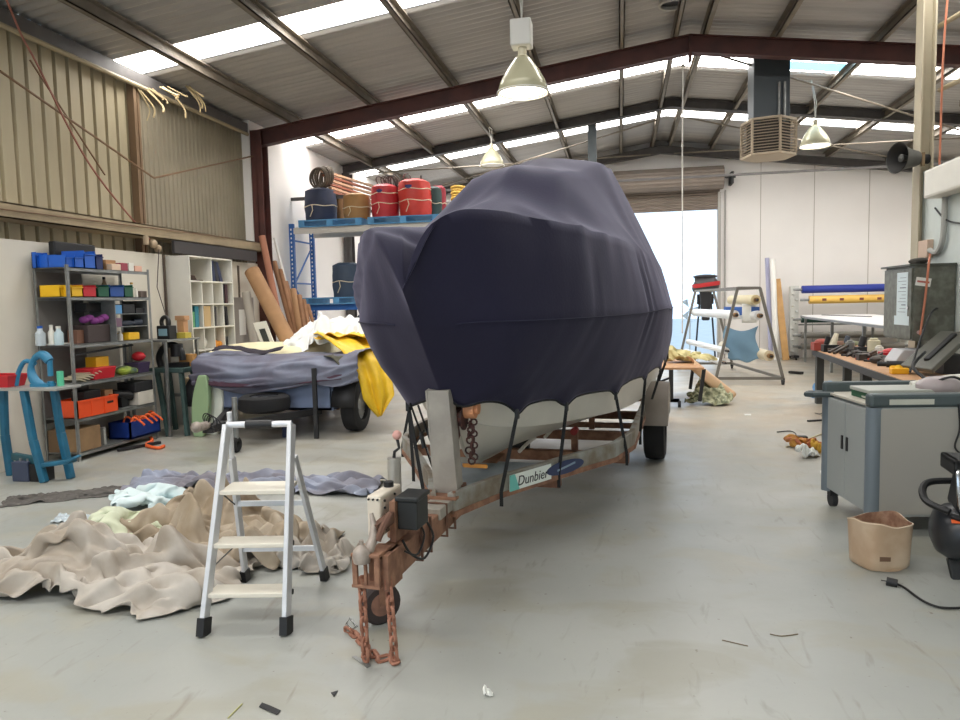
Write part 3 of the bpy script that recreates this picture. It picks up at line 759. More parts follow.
# ---- crumpled cloth: settled shapes of limp sheets, as grids of vertex positions
CLOTH = {
'A': (35, 22, [-0.96, -0.808, 0.004], [0.96, 0.808, 0.219], [
2,169,27,34,191,36,65,206,143,88,232,147,106,205,160,136,179,29,152,239,223,164,289,290,182,288,469,204,255,455,240,244,444,264,232,317,293,229,272,321,244,208,351,246,153,380,242,43,431,262,289,467,276,379,469,257,153,481,281,227,
506,290,98,499,256,134,518,226,193,539,194,286,575,182,362,576,151,189,581,119,132,604,110,117,634,108,60,659,97,63,670,81,37,716,96,193,742,94,224,745,68,26,769,37,58,779,0,25,6,277,23,35,291,152,66,273,159,90,249,26,
112,232,109,132,230,140,155,242,32,177,247,149,192,249,229,228,241,208,250,261,266,273,253,397,301,251,264,315,268,56,354,279,19,396,290,180,430,300,411,442,290,242,456,292,31,469,299,262,486,305,448,498,274,460,515,250,400,548,222,479,
580,197,439,597,171,263,615,152,259,612,137,21,663,141,185,708,135,253,729,136,172,739,117,73,761,97,22,785,90,35,805,65,104,827,39,28,12,355,35,39,362,156,63,349,49,89,331,51,111,314,82,131,302,28,150,296,114,176,286,32,
209,264,24,234,254,64,268,246,62,290,273,202,319,284,204,344,302,375,375,320,426,410,336,382,429,333,213,430,314,31,442,328,247,460,339,516,484,331,589,503,297,438,543,271,388,553,238,300,588,226,262,625,211,440,657,193,446,657,172,169,
690,162,84,742,168,402,775,147,422,789,145,206,797,124,95,815,106,174,837,93,59,855,69,44,6,387,22,36,387,20,63,384,23,88,377,21,108,367,21,131,350,70,157,333,105,184,323,136,211,315,27,246,303,45,275,291,146,304,312,74,
319,336,308,350,352,323,373,346,231,399,345,126,412,349,60,443,355,115,459,359,319,470,338,348,502,333,254,520,283,100,544,236,23,568,197,33,592,171,92,620,236,231,661,228,406,675,210,198,696,193,22,749,173,159,780,158,277,806,146,290,
819,132,177,844,123,153,850,108,90,872,89,82,3,386,165,34,397,302,56,389,290,83,394,245,111,396,162,138,392,119,164,380,35,190,364,120,218,362,28,245,355,131,273,341,20,299,362,77,319,366,121,340,363,105,367,359,81,390,365,242,
425,379,286,446,375,381,472,365,309,485,343,56,510,323,37,536,313,99,547,288,196,573,257,96,593,219,117,618,232,22,650,240,135,683,242,129,721,223,125,759,204,133,799,183,172,839,161,293,863,145,382,877,136,278,878,118,149,881,122,22,
11,412,221,37,402,475,59,380,553,83,371,443,100,386,290,126,379,341,157,386,278,187,402,159,217,403,221,236,410,173,263,393,28,295,389,19,314,398,42,337,392,90,364,391,24,390,404,285,424,406,329,455,403,327,471,379,165,505,356,135,
518,336,64,534,332,250,551,312,331,568,290,190,600,268,235,627,252,322,657,261,266,684,272,160,743,245,331,796,221,486,839,200,555,874,184,578,898,165,511,912,148,365,912,142,202,895,163,43,31,424,29,55,406,266,73,407,490,96,400,545,
105,409,302,133,414,369,150,411,369,179,402,481,208,400,539,238,404,480,254,416,174,286,412,93,320,421,22,342,416,116,370,414,151,390,424,20,420,406,27,448,390,62,476,385,52,502,379,142,533,361,68,546,337,21,560,315,126,579,308,274,
612,293,225,633,284,253,661,287,335,694,288,355,754,260,152,803,248,369,840,238,469,860,214,334,884,199,222,910,194,267,915,179,147,924,180,20,48,462,32,53,431,225,85,429,334,104,440,505,116,445,237,141,436,173,153,439,360,178,433,496,
205,429,532,227,423,356,260,443,146,283,428,125,317,434,65,343,434,57,371,448,150,405,454,126,430,449,32,456,430,134,479,414,172,506,404,178,535,391,100,560,371,80,575,351,215,603,336,255,630,325,20,667,321,85,658,331,303,705,313,399,
749,299,274,785,290,247,811,294,112,845,282,126,882,255,229,910,242,167,936,232,29,957,209,30,18,504,42,50,473,192,79,453,198,108,456,181,133,478,191,149,481,119,167,473,33,188,455,90,213,454,122,238,480,160,259,467,95,288,447,133,
319,449,145,348,467,136,382,500,24,414,495,93,447,479,129,473,464,68,498,454,33,524,443,64,537,422,230,550,409,284,577,394,245,597,360,83,638,347,184,666,339,180,673,360,268,708,350,434,729,337,226,751,343,155,814,320,304,867,303,367,
898,277,446,917,253,448,942,246,252,968,244,21,16,566,74,47,557,27,80,547,28,110,552,22,134,536,108,160,527,109,176,523,162,198,515,68,220,512,127,232,527,171,263,506,173,293,483,80,316,484,209,341,502,59,379,547,44,417,548,35,
453,519,31,484,500,22,505,489,22,529,481,171,540,435,329,545,417,590,567,395,620,599,379,455,630,381,64,655,370,242,683,379,115,703,399,158,732,378,237,783,337,83,844,331,292,879,317,468,905,298,493,917,279,344,946,279,238,969,276,42,
24,617,73,51,615,116,83,604,28,116,590,68,143,580,163,170,580,80,196,578,178,210,569,235,227,561,275,241,575,101,260,576,234,294,544,161,323,520,240,351,524,167,377,577,146,409,615,95,454,568,39,488,524,156,506,495,244,541,503,112,
561,479,259,570,436,514,577,420,772,603,403,694,624,404,278,666,404,155,692,402,222,701,432,19,743,404,232,790,366,29,835,328,29,865,318,68,889,329,63,918,337,32,948,335,58,977,325,88,34,655,117,62,647,48,93,641,26,120,632,119,
148,618,172,176,633,25,204,621,73,230,604,43,243,598,283,266,595,274,275,602,31,313,560,89,332,542,477,357,533,486,391,532,283,411,591,141,448,573,258,484,546,305,508,516,399,544,513,301,574,524,20,590,476,349,594,455,674,604,440,613,
623,439,231,675,434,132,695,434,290,724,429,251,748,430,233,780,418,142,807,402,124,849,376,38,885,348,206,917,335,203,947,347,168,981,377,80,57,716,495,82,704,422,105,692,252,121,680,195,144,669,309,173,667,414,203,656,389,230,628,256,
255,615,147,281,617,337,299,603,216,333,575,241,359,553,401,374,563,525,400,564,287,425,554,431,457,558,569,487,556,552,522,560,320,565,565,258,583,555,78,590,512,294,601,490,556,623,476,558,636,475,246,668,468,60,693,472,201,724,461,192,
759,464,229,794,449,197,822,426,157,858,402,134,883,382,172,911,374,205,941,387,140,968,404,130,57,734,297,77,733,244,99,711,173,120,716,167,146,713,218,169,707,365,196,684,270,223,652,155,257,646,65,289,634,172,317,618,251,348,601,213,
372,593,245,391,597,252,423,590,435,436,600,688,464,594,660,498,592,581,532,593,284,572,595,103,590,568,154,602,547,342,606,516,274,621,493,332,646,497,390,669,499,222,698,489,91,729,487,17,765,499,67,790,499,179,817,479,75,848,453,95,
886,434,129,913,409,178,943,411,133,960,428,98,47,736,162,71,736,25,97,737,26,124,737,23,144,740,184,162,720,140,192,705,155,227,697,143,256,682,28,291,665,95,323,650,154,350,640,163,376,637,180,402,634,252,432,630,392,447,638,542,
479,632,457,515,625,369,538,619,530,567,604,503,600,591,283,609,585,29,630,564,73,648,537,208,658,514,162,678,519,324,709,501,303,742,494,191,764,526,134,793,533,21,827,506,51,869,473,66,905,438,207,922,427,407,950,436,298,954,463,36,
50,776,29,78,759,267,98,777,182,121,773,30,147,757,126,169,746,23,195,740,149,223,727,54,256,716,40,292,701,77,325,689,160,347,679,306,373,676,202,401,673,261,430,674,276,459,670,329,480,667,524,508,669,608,537,659,547,559,624,372,
586,608,374,613,602,394,636,587,308,648,578,64,670,558,153,698,547,218,724,538,414,748,524,557,776,514,514,802,527,240,824,537,98,849,515,84,891,488,232,922,473,192,947,487,183,971,494,67,74,799,136,97,784,426,121,770,434,140,785,280,
157,800,76,182,781,110,202,766,129,224,748,224,257,743,172,291,730,186,317,719,269,344,714,215,373,714,263,410,701,204,434,693,433,460,696,530,488,695,478,510,684,382,530,660,292,560,665,285,584,652,191,610,636,129,636,616,91,662,603,136,
680,599,351,693,578,643,709,560,877,735,548,951,766,547,770,796,545,446,825,544,246,852,529,163,876,530,28,912,523,21,947,518,174,977,508,158,90,833,112,107,800,350,130,794,370,159,794,393,181,798,222,195,810,59,216,796,229,243,780,350,
274,766,375,303,753,401,322,749,260,345,743,101,373,736,98,403,725,320,441,721,337,466,717,335,487,706,218,521,711,355,551,715,289,565,706,120,593,678,87,621,654,54,658,640,30,686,622,82,695,603,242,698,619,636,716,600,882,740,588,918,
758,580,630,796,579,371,810,573,83,843,559,54,880,558,146,919,545,215,958,541,242,986,528,161,96,900,41,119,863,264,143,837,221,167,832,273,195,843,192,226,839,29,257,829,52,282,812,53,304,789,64,321,768,203,340,763,362,359,762,255,
385,748,388,411,750,244,439,737,207,456,735,46,505,727,297,550,742,508,575,734,472,582,723,221,613,694,34,634,701,234,651,695,459,684,670,437,720,624,240,743,603,161,743,638,430,760,640,626,780,626,507,802,618,239,810,611,21,839,595,89,
878,585,27,913,581,116,943,574,28,973,583,54,108,929,36,120,898,43,149,881,97,177,874,82,207,880,231,238,885,278,267,868,250,289,834,238,308,813,340,327,794,404,353,787,373,372,773,575,405,767,584,419,772,374,437,759,89,466,759,16,
504,754,265,551,760,387,578,763,429,602,750,198,624,737,99,647,744,341,659,744,540,687,719,468,701,664,294,744,634,121,772,626,101,777,652,339,799,651,493,817,632,413,829,619,235,863,616,178,886,620,61,910,613,18,935,612,71,967,601,171,
119,938,151,131,919,24,156,901,131,184,902,225,210,925,523,243,927,655,272,906,578,301,868,354,316,835,269,329,818,265,356,807,306,387,782,401,407,797,584,416,787,360,444,779,177,454,778,127,510,786,210,552,785,191,570,776,138,596,778,96,
613,778,429,642,780,471,663,758,329,671,709,244,698,671,85,736,653,30,765,648,117,791,659,123,811,658,350,836,669,448,864,659,371,888,646,385,906,632,261,919,645,55,943,635,92,969,626,217,120,961,22,158,949,151,181,923,132,199,899,34,
224,927,295,248,941,454,284,924,367,290,877,164,305,846,22,324,829,145,336,810,31,384,804,154,400,821,369,418,822,236,438,818,155,469,815,46,518,823,137,546,816,125,565,807,27,584,808,257,611,810,394,630,780,221,642,738,101,668,730,33,
688,707,21,729,682,32,759,673,26,785,676,86,810,682,257,845,672,221,865,670,217,893,661,146,920,657,117,943,659,208,960,666,20,974,660,175,145,999,25,197,978,21,232,958,25,242,933,183,244,911,30,268,909,92,287,933,50,312,923,28,
328,900,76,332,866,273,326,849,32,365,828,267,402,828,68,420,858,111,450,856,188,462,856,60,516,860,72,541,843,21,564,837,38,589,828,45,597,794,28,626,786,97,645,776,26,670,762,77,699,718,23,737,681,290,757,673,285,779,696,225,
804,712,97,832,728,64,864,728,27,896,720,27,926,713,29,953,701,41,972,695,102,999,694,22,
]),
'B': (29, 20, [-0.834, -0.626, 0.005], [0.834, 0.626, 0.239], [
24,147,145,77,136,14,126,125,28,170,84,65,203,72,47,257,21,74,296,0,270,308,43,105,291,151,24,334,163,41,361,214,63,400,143,24,441,140,23,482,159,22,517,162,101,549,151,93,563,161,22,585,188,13,618,197,168,649,200,155,
682,203,61,710,195,48,747,197,45,771,176,239,794,174,146,832,174,17,858,202,326,879,221,330,932,228,77,981,230,24,101,101,212,86,167,154,131,162,16,172,131,76,198,129,45,258,69,21,292,35,126,306,70,278,304,154,197,328,193,103,
355,194,244,396,196,233,435,196,254,471,178,387,508,168,391,542,171,238,578,181,228,604,201,176,629,222,104,660,226,5,688,226,136,718,219,190,744,213,80,770,186,365,803,191,213,817,171,215,862,186,495,890,207,501,936,248,236,987,257,16,
67,155,273,99,156,429,138,155,266,161,168,176,190,178,131,230,159,85,270,144,93,289,165,223,304,209,344,338,217,236,370,244,159,397,242,300,427,216,471,462,203,545,500,202,330,539,208,89,577,213,27,601,236,233,638,246,244,668,260,105,
696,253,92,720,241,42,749,232,121,771,214,352,798,211,225,823,215,248,854,214,624,892,223,699,938,256,442,982,290,120,64,187,102,83,199,310,113,200,447,163,194,258,175,250,12,214,236,31,242,244,174,275,252,200,308,264,142,338,264,216,
373,265,256,396,275,17,429,254,162,461,247,193,492,243,232,527,242,363,565,252,201,596,268,58,624,285,212,664,286,204,695,304,25,726,285,45,745,273,199,769,256,447,786,259,322,816,269,169,844,270,544,881,278,626,927,305,376,968,331,22,
31,249,59,96,237,127,132,239,288,173,240,245,208,237,205,217,274,136,244,283,131,280,308,0,315,324,12,347,320,71,372,309,365,408,329,467,437,323,508,466,313,554,494,304,666,527,296,602,549,291,265,585,291,65,612,328,230,653,330,250,
695,327,201,708,335,132,740,326,275,773,312,520,793,311,473,808,329,122,842,325,273,878,324,232,924,376,17,947,363,275,0,275,333,59,280,316,118,290,259,159,294,316,188,309,449,220,323,483,248,315,432,291,308,309,322,330,161,347,352,158,
365,359,493,404,370,786,440,380,919,468,368,927,497,358,854,527,345,671,550,331,348,585,328,121,621,333,16,661,336,84,693,355,193,726,373,305,748,368,159,771,359,435,803,361,519,813,376,190,849,381,11,879,398,83,894,375,333,920,361,576,
32,340,422,75,344,251,121,348,144,161,343,133,198,338,190,224,355,348,248,362,538,285,356,495,316,358,233,348,363,339,360,393,239,397,370,396,428,354,570,456,351,484,487,361,424,515,357,348,546,343,231,583,367,210,619,362,231,656,381,234,
691,378,114,723,401,220,757,399,274,777,399,247,807,389,245,824,416,69,851,424,135,871,432,41,898,417,320,918,392,323,63,399,186,88,377,153,111,367,288,151,378,272,192,397,161,228,395,116,261,376,302,279,363,411,314,391,313,337,395,428,
368,389,557,395,394,453,421,410,377,455,399,347,481,397,213,512,390,120,549,390,107,585,392,133,616,407,172,651,409,332,687,412,231,721,415,43,751,402,107,784,425,70,808,447,159,834,453,162,849,435,301,877,438,256,904,443,140,935,427,220,
69,414,286,98,407,283,116,422,313,148,430,142,180,435,25,214,436,156,252,418,212,271,379,194,308,375,135,343,394,176,366,412,349,397,412,504,428,395,590,463,379,598,490,393,421,517,423,268,549,434,122,581,438,233,612,454,173,647,462,113,
681,460,111,709,441,203,740,435,226,772,445,210,793,479,185,825,492,475,867,512,553,896,494,619,892,474,405,919,483,257,83,460,20,104,475,188,132,465,261,151,484,47,186,472,105,215,458,138,246,444,55,276,435,190,305,426,18,338,422,41,
371,429,16,398,392,27,422,432,221,453,439,376,477,448,187,515,479,17,541,470,35,579,475,27,604,486,316,640,500,354,671,493,224,708,481,194,726,458,48,757,471,27,784,510,251,831,537,378,874,549,522,913,547,598,916,513,375,893,480,143,
80,506,23,116,520,160,145,534,266,172,525,366,192,505,250,224,503,175,246,494,17,282,478,38,314,472,153,345,481,196,369,510,205,397,514,273,425,476,247,447,473,290,477,471,365,509,471,297,544,480,268,563,484,245,608,526,340,636,534,313,
685,525,178,703,500,17,727,515,270,755,535,202,786,519,141,825,517,33,873,547,200,916,553,351,931,521,292,907,471,18,87,581,96,130,593,51,174,619,150,202,636,326,192,610,145,222,602,125,249,599,17,285,607,34,323,616,40,353,592,83,
370,552,16,395,590,130,414,598,37,437,564,15,465,538,79,499,531,177,528,556,289,570,563,287,607,559,246,653,566,175,681,552,46,705,579,253,731,588,422,764,582,387,803,568,266,842,552,173,876,564,17,910,569,140,919,535,22,961,522,121,
103,638,14,146,653,154,172,653,462,189,664,356,180,659,173,208,652,43,242,653,24,281,670,82,316,670,324,350,682,463,378,677,429,403,659,174,428,648,265,437,641,358,463,618,193,493,610,44,523,604,200,577,607,162,621,593,92,647,611,103,
674,620,189,703,623,247,728,603,212,765,592,104,809,597,32,853,595,61,890,590,177,924,598,61,963,587,94,994,575,83,107,677,37,145,685,282,173,688,523,181,693,430,179,695,183,202,677,285,231,669,489,264,690,435,305,712,266,344,695,597,
369,673,900,399,672,840,432,683,482,449,678,532,465,675,298,499,665,199,521,662,184,567,656,174,599,669,285,637,676,174,687,675,88,719,666,21,745,661,107,779,658,32,817,644,113,854,627,242,888,622,121,922,612,26,957,622,15,972,614,6,
111,703,44,141,698,392,167,701,589,191,714,505,193,725,255,220,710,265,223,707,619,259,712,711,296,738,542,327,747,532,364,718,909,396,706,995,418,711,676,452,714,383,482,705,353,502,685,224,545,687,324,577,704,231,599,712,203,653,719,74,
683,708,172,716,703,216,754,707,94,789,693,192,830,679,320,874,674,382,891,662,174,920,644,53,954,619,221,988,633,305,101,748,37,118,729,381,147,731,531,174,744,431,198,745,326,217,761,115,229,765,360,256,769,479,291,775,339,323,773,371,
364,748,709,389,719,852,421,733,709,455,734,476,494,722,213,517,715,171,550,710,229,572,729,373,616,750,195,644,745,194,660,734,370,702,733,360,750,741,163,791,728,262,839,713,184,886,718,283,912,687,291,918,662,149,957,649,255,999,627,463,
74,814,23,113,769,98,143,769,249,156,766,79,190,784,28,222,809,40,239,806,15,270,798,21,302,813,110,325,773,23,352,738,230,385,724,272,420,730,158,455,743,28,493,754,47,522,734,131,554,739,91,577,761,101,616,783,107,634,773,291,
666,776,361,709,774,164,752,769,120,779,753,72,808,734,61,845,701,42,884,683,68,913,692,181,942,704,20,985,695,199,67,889,92,103,858,24,135,847,20,157,865,20,185,869,163,220,866,212,242,851,168,272,855,194,307,874,129,328,888,30,
361,862,23,396,862,23,432,869,22,463,833,107,493,813,152,522,819,57,550,823,61,578,819,99,604,811,209,636,809,324,679,831,119,706,810,209,739,802,168,760,791,34,791,776,148,824,767,139,853,759,136,897,752,134,932,755,38,967,763,23,
58,930,153,90,925,23,132,911,46,163,923,13,201,935,15,232,945,17,260,936,119,274,926,175,299,943,115,330,966,101,364,984,35,400,979,19,434,956,40,466,934,77,495,905,81,521,857,241,541,814,348,570,796,409,599,837,333,640,852,127,
662,847,323,688,831,435,715,834,245,759,827,168,783,817,148,818,813,272,849,819,184,886,814,87,934,801,170,964,809,15,86,942,174,94,964,97,136,957,16,164,961,162,210,959,213,238,992,175,265,991,120,294,982,126,304,956,304,337,953,379,
365,926,402,402,938,286,439,956,250,474,958,200,502,933,145,528,896,259,552,870,374,579,856,365,618,891,273,648,873,86,667,874,334,693,850,290,727,867,276,752,868,141,788,863,126,818,868,139,854,867,173,880,873,16,928,857,177,955,861,20,
77,951,375,120,970,314,144,986,134,178,995,44,223,999,223,245,983,354,270,978,325,293,952,423,314,973,526,340,954,710,376,927,872,412,908,793,446,911,521,480,919,414,508,915,283,545,928,238,570,931,51,603,938,38,626,913,149,654,895,188,
680,883,46,712,876,82,742,866,46,770,897,185,799,891,269,831,902,121,862,898,44,886,890,132,900,935,18,932,961,22,
]),
'C': (32, 16, [-1.067, -0.492, 0.004], [1.067, 0.492, 0.092], [
34,0,52,66,10,153,99,36,126,126,29,62,162,28,61,194,36,311,224,46,47,252,58,225,274,88,125,296,122,537,325,135,667,348,117,791,377,90,357,412,66,124,448,47,62,484,47,59,517,55,59,546,72,52,572,103,79,595,134,162,
627,146,232,640,160,54,675,157,62,709,147,61,737,150,322,760,124,261,790,113,57,821,101,64,856,94,254,890,114,383,921,106,205,954,104,42,985,121,60,36,34,41,73,52,29,102,66,511,133,69,349,157,89,291,188,85,61,220,96,115,
248,102,99,274,117,377,303,149,134,326,162,572,359,163,689,384,138,192,420,124,170,452,117,446,481,121,87,513,126,185,533,142,551,558,163,855,587,180,901,616,212,517,640,233,74,676,230,62,714,221,111,748,218,265,781,203,60,813,190,77,
840,174,182,870,156,141,896,145,163,926,134,30,954,125,297,983,111,557,31,76,63,66,92,278,101,110,184,132,125,152,152,147,81,182,150,73,210,148,300,241,151,64,267,160,393,301,170,282,330,190,475,359,187,609,384,191,146,417,177,88,
448,182,519,476,180,97,507,193,329,540,201,387,562,214,417,592,229,477,618,256,690,650,261,439,679,273,55,713,276,37,749,271,36,784,265,25,814,245,56,846,222,67,878,202,145,906,181,580,937,162,609,965,157,313,990,146,142,30,142,262,
65,159,48,97,178,337,129,192,406,153,212,58,182,203,182,209,190,349,238,192,50,270,197,431,303,197,412,332,199,243,355,233,601,385,229,503,412,229,87,444,224,72,475,223,431,504,221,10,537,231,72,567,241,91,599,239,14,616,275,528,
650,283,538,673,322,41,709,299,306,739,279,455,772,269,304,806,266,337,838,271,286,871,251,82,905,227,130,938,213,293,968,203,166,997,207,109,44,185,61,73,204,418,102,230,101,132,225,34,158,249,314,187,241,160,212,227,180,242,232,427,
273,219,270,302,230,69,327,246,435,357,256,324,381,259,69,410,253,15,437,255,282,470,244,299,501,242,51,533,249,314,563,258,414,595,260,436,621,282,79,653,310,291,680,305,473,709,338,246,739,309,187,770,314,431,802,296,603,836,268,752,
872,252,708,907,248,542,939,258,298,969,248,381,998,244,282,36,242,70,70,243,297,103,255,36,132,268,360,163,274,384,187,279,125,212,274,52,241,263,186,269,266,81,296,276,395,321,290,575,353,299,589,385,308,462,411,303,295,440,289,67,
469,283,102,498,278,98,530,281,46,562,287,43,594,302,129,620,312,599,655,333,683,686,351,455,718,360,473,746,372,372,776,358,406,804,350,230,832,340,178,866,330,466,901,308,409,935,301,335,968,310,290,998,316,146,26,304,67,57,301,222,
92,309,122,126,318,88,157,320,235,183,322,390,204,327,278,232,332,62,258,330,65,287,339,184,314,357,546,347,369,749,380,371,447,409,366,136,436,352,62,465,354,207,494,354,71,525,357,203,556,364,172,591,371,61,625,384,389,659,399,404,
691,420,612,724,424,615,750,426,478,776,415,334,805,406,158,834,401,72,864,389,41,895,386,49,928,387,57,963,386,155,999,387,174,14,371,60,47,368,408,80,368,691,115,375,667,148,381,498,175,378,246,202,383,361,222,391,314,247,398,62,
279,404,61,312,417,166,343,418,165,379,424,139,407,420,65,436,416,278,468,414,350,492,423,473,516,433,91,547,439,170,581,442,145,616,446,66,649,458,310,683,465,404,715,466,432,741,441,394,767,435,82,800,432,146,829,420,425,860,425,377,
891,431,120,925,442,59,960,450,141,996,449,254,2,441,75,38,428,320,73,412,424,101,409,483,134,413,137,163,433,107,193,435,39,222,448,236,250,455,328,279,465,106,310,475,54,348,482,108,380,476,458,414,467,339,442,460,55,469,460,36,
496,463,223,518,480,404,548,478,350,577,488,127,605,486,354,635,500,59,668,492,51,701,484,51,731,476,137,762,481,287,792,477,62,826,472,65,860,482,187,894,486,362,928,492,474,957,505,198,991,510,60,11,479,422,44,469,349,76,474,190,
108,465,142,131,428,487,164,435,612,195,451,539,226,473,367,255,512,364,284,515,255,316,506,591,349,525,491,375,510,124,409,514,146,440,507,179,471,510,94,502,513,237,528,515,222,555,513,91,581,516,456,609,524,157,636,527,334,665,529,335,
696,531,152,731,534,60,766,544,87,800,548,116,837,552,62,872,557,241,905,559,472,934,558,641,961,561,448,985,567,84,27,528,253,55,503,87,86,494,269,115,488,450,145,473,168,173,488,579,200,496,113,231,505,425,258,537,111,282,545,427,
312,555,558,336,566,158,364,560,235,397,555,132,430,568,132,467,571,83,503,575,143,536,579,62,565,585,58,593,581,123,622,585,290,648,587,100,674,589,191,704,597,219,739,603,308,773,615,375,809,612,441,844,628,120,878,644,293,910,638,62,
939,640,61,963,646,391,986,637,62,35,551,747,59,573,418,89,565,397,111,555,61,143,551,252,167,540,111,204,550,383,234,556,710,265,564,525,292,554,20,314,575,341,338,588,645,359,595,295,384,608,17,419,613,61,459,629,265,499,636,92,
537,642,205,575,635,115,601,648,241,631,639,177,660,631,50,682,643,336,710,653,69,740,663,369,772,662,427,801,666,124,835,679,63,870,698,226,904,697,408,930,723,210,957,705,150,984,700,49,30,596,784,54,614,927,74,626,499,100,621,355,
128,620,633,159,616,133,191,609,525,228,612,442,261,599,177,289,589,318,317,595,334,341,611,211,362,626,142,389,645,358,420,675,118,456,683,154,493,692,151,531,697,141,562,696,638,595,707,476,626,697,335,658,667,276,687,671,40,712,688,430,
742,693,349,770,717,210,798,727,258,832,730,386,863,727,701,896,729,723,928,729,593,958,734,330,976,746,320,26,591,524,52,608,501,67,654,580,93,670,585,117,683,679,150,683,270,184,672,63,220,663,295,258,652,252,291,634,81,320,636,353,
345,668,108,369,686,55,401,694,66,428,722,368,458,741,135,489,752,285,521,755,472,552,757,465,578,737,156,610,732,113,644,724,63,680,718,275,711,712,271,743,714,71,769,742,292,798,751,249,829,777,371,862,772,272,896,784,170,929,794,84,
958,804,62,983,812,322,25,633,367,40,653,375,64,678,686,90,704,455,118,720,219,153,724,70,186,709,320,218,701,32,255,705,85,287,707,411,316,718,95,340,730,409,367,747,86,397,759,63,425,768,329,454,779,474,486,779,592,514,801,649,
544,809,527,574,798,420,604,803,90,641,794,173,679,785,68,719,771,138,745,771,78,777,775,361,805,795,454,833,824,196,865,838,53,898,855,119,931,869,67,961,876,342,989,878,76,17,659,252,47,691,71,70,729,376,99,746,446,129,763,499,
161,769,375,186,759,185,218,763,56,249,777,344,280,788,449,310,786,135,342,791,55,365,799,485,388,815,207,420,811,202,450,800,29,480,795,316,511,821,413,544,840,500,578,850,654,610,849,341,644,854,178,682,849,236,717,840,180,748,831,175,
779,834,172,801,854,453,828,870,101,859,907,63,890,924,60,923,934,61,955,939,262,986,936,62,0,711,60,34,747,70,66,779,62,98,796,204,126,820,59,154,830,62,184,832,59,213,838,172,244,848,70,276,859,61,308,856,61,342,850,59,
363,827,399,393,825,625,419,836,336,449,829,153,480,820,429,512,817,138,540,835,66,574,868,63,610,887,50,643,900,206,680,907,184,713,917,255,739,903,62,762,871,352,782,909,71,812,949,61,841,975,273,871,994,102,904,999,60,937,999,60,
970,993,60,
]),
'D': (17, 13, [-0.303, -0.253, 0.004], [0.303, 0.253, 0.245], [
970,939,34,889,863,235,856,780,321,786,779,411,770,817,461,740,942,319,721,999,378,653,942,459,573,858,348,590,746,416,639,827,428,616,841,582,463,882,571,429,899,527,395,904,688,285,915,655,199,910,589,223,953,440,979,924,264,887,941,188,
821,789,246,770,719,376,716,788,483,691,923,297,650,995,170,657,904,233,641,804,276,608,723,352,663,754,534,591,821,501,494,828,656,402,823,612,334,855,649,260,911,755,153,857,685,107,914,574,999,854,118,898,901,34,831,893,107,802,816,167,
722,833,167,667,922,7,629,877,111,586,854,272,579,756,155,603,678,259,572,701,469,517,689,615,387,815,475,357,758,735,305,810,889,216,878,847,139,941,724,74,904,665,991,711,128,900,771,17,864,808,136,814,785,0,720,789,40,627,849,45,
550,853,230,526,771,172,520,708,269,531,641,216,526,549,316,471,550,500,348,729,400,338,749,497,299,760,809,180,849,999,125,918,891,64,928,743,971,589,155,892,666,145,842,707,39,768,698,106,711,702,69,626,751,99,505,815,111,461,799,271,
454,705,260,482,597,309,476,510,170,442,528,406,346,654,374,278,763,350,287,688,634,185,762,869,125,876,863,53,872,870,925,521,188,885,613,186,838,645,294,759,625,287,715,634,118,638,678,93,559,687,101,483,722,151,426,716,320,450,595,214,
421,530,229,380,479,371,342,557,566,236,657,331,215,675,573,189,807,688,58,829,884,24,873,680,943,535,68,834,557,293,793,576,334,727,564,390,666,585,263,646,568,106,580,625,138,505,662,29,399,702,119,377,670,314,409,577,347,337,558,427,
286,494,487,165,588,250,208,627,594,119,720,650,48,769,682,60,795,498,913,461,116,825,461,87,745,459,181,732,477,460,664,464,519,678,472,278,604,498,210,523,536,29,409,610,20,370,573,79,345,553,202,277,551,266,212,485,265,203,517,528,
188,601,695,137,640,862,13,653,712,67,713,445,888,388,77,788,385,146,712,385,155,720,361,444,698,374,621,654,384,561,579,371,336,484,398,249,490,422,17,383,474,150,311,477,85,265,455,204,203,408,303,261,499,698,201,565,915,123,560,806,
48,587,623,66,636,520,859,335,57,746,306,80,700,307,232,645,344,340,644,291,510,575,285,641,507,298,459,442,329,288,500,353,104,435,363,122,318,420,152,299,422,246,291,451,457,220,460,686,180,475,760,119,523,715,130,585,574,116,653,515,
909,339,129,846,283,172,787,308,313,698,283,312,582,246,448,524,173,524,509,218,415,496,286,333,533,293,115,448,309,110,351,311,111,289,307,306,278,331,471,221,345,690,123,403,819,57,463,653,140,496,585,136,540,429,990,296,144,923,241,243,
849,234,296,779,231,228,694,195,314,654,151,215,560,139,353,484,138,211,495,156,17,410,145,27,301,147,98,331,206,339,246,235,416,160,313,504,175,397,462,63,421,411,72,535,405,112,454,281,980,249,13,922,262,78,865,253,61,830,186,124,
775,153,11,720,88,200,613,80,275,523,52,159,404,34,133,390,105,311,317,71,333,260,135,363,232,221,321,241,305,217,168,333,289,86,382,258,78,449,116,142,533,29,940,333,46,890,253,5,895,169,65,854,105,81,769,50,136,702,24,52,
603,19,162,499,0,235,396,23,331,347,60,422,319,137,409,288,129,482,197,156,419,172,240,307,184,285,157,152,301,122,205,380,80,180,485,76,
]),
}
_cc = {}
def sheet(key):
    if key not in _cc:
        nx, ny, lo, hi, d = CLOTH[key]
        P = [V([lo[k_]+(hi[k_]-lo[k_])*d[i+k_]/999 for k_ in range(3)]) for i in range(0, len(d), 3)]
        _cc[key] = (nx, ny, P)
    return _cc[key]
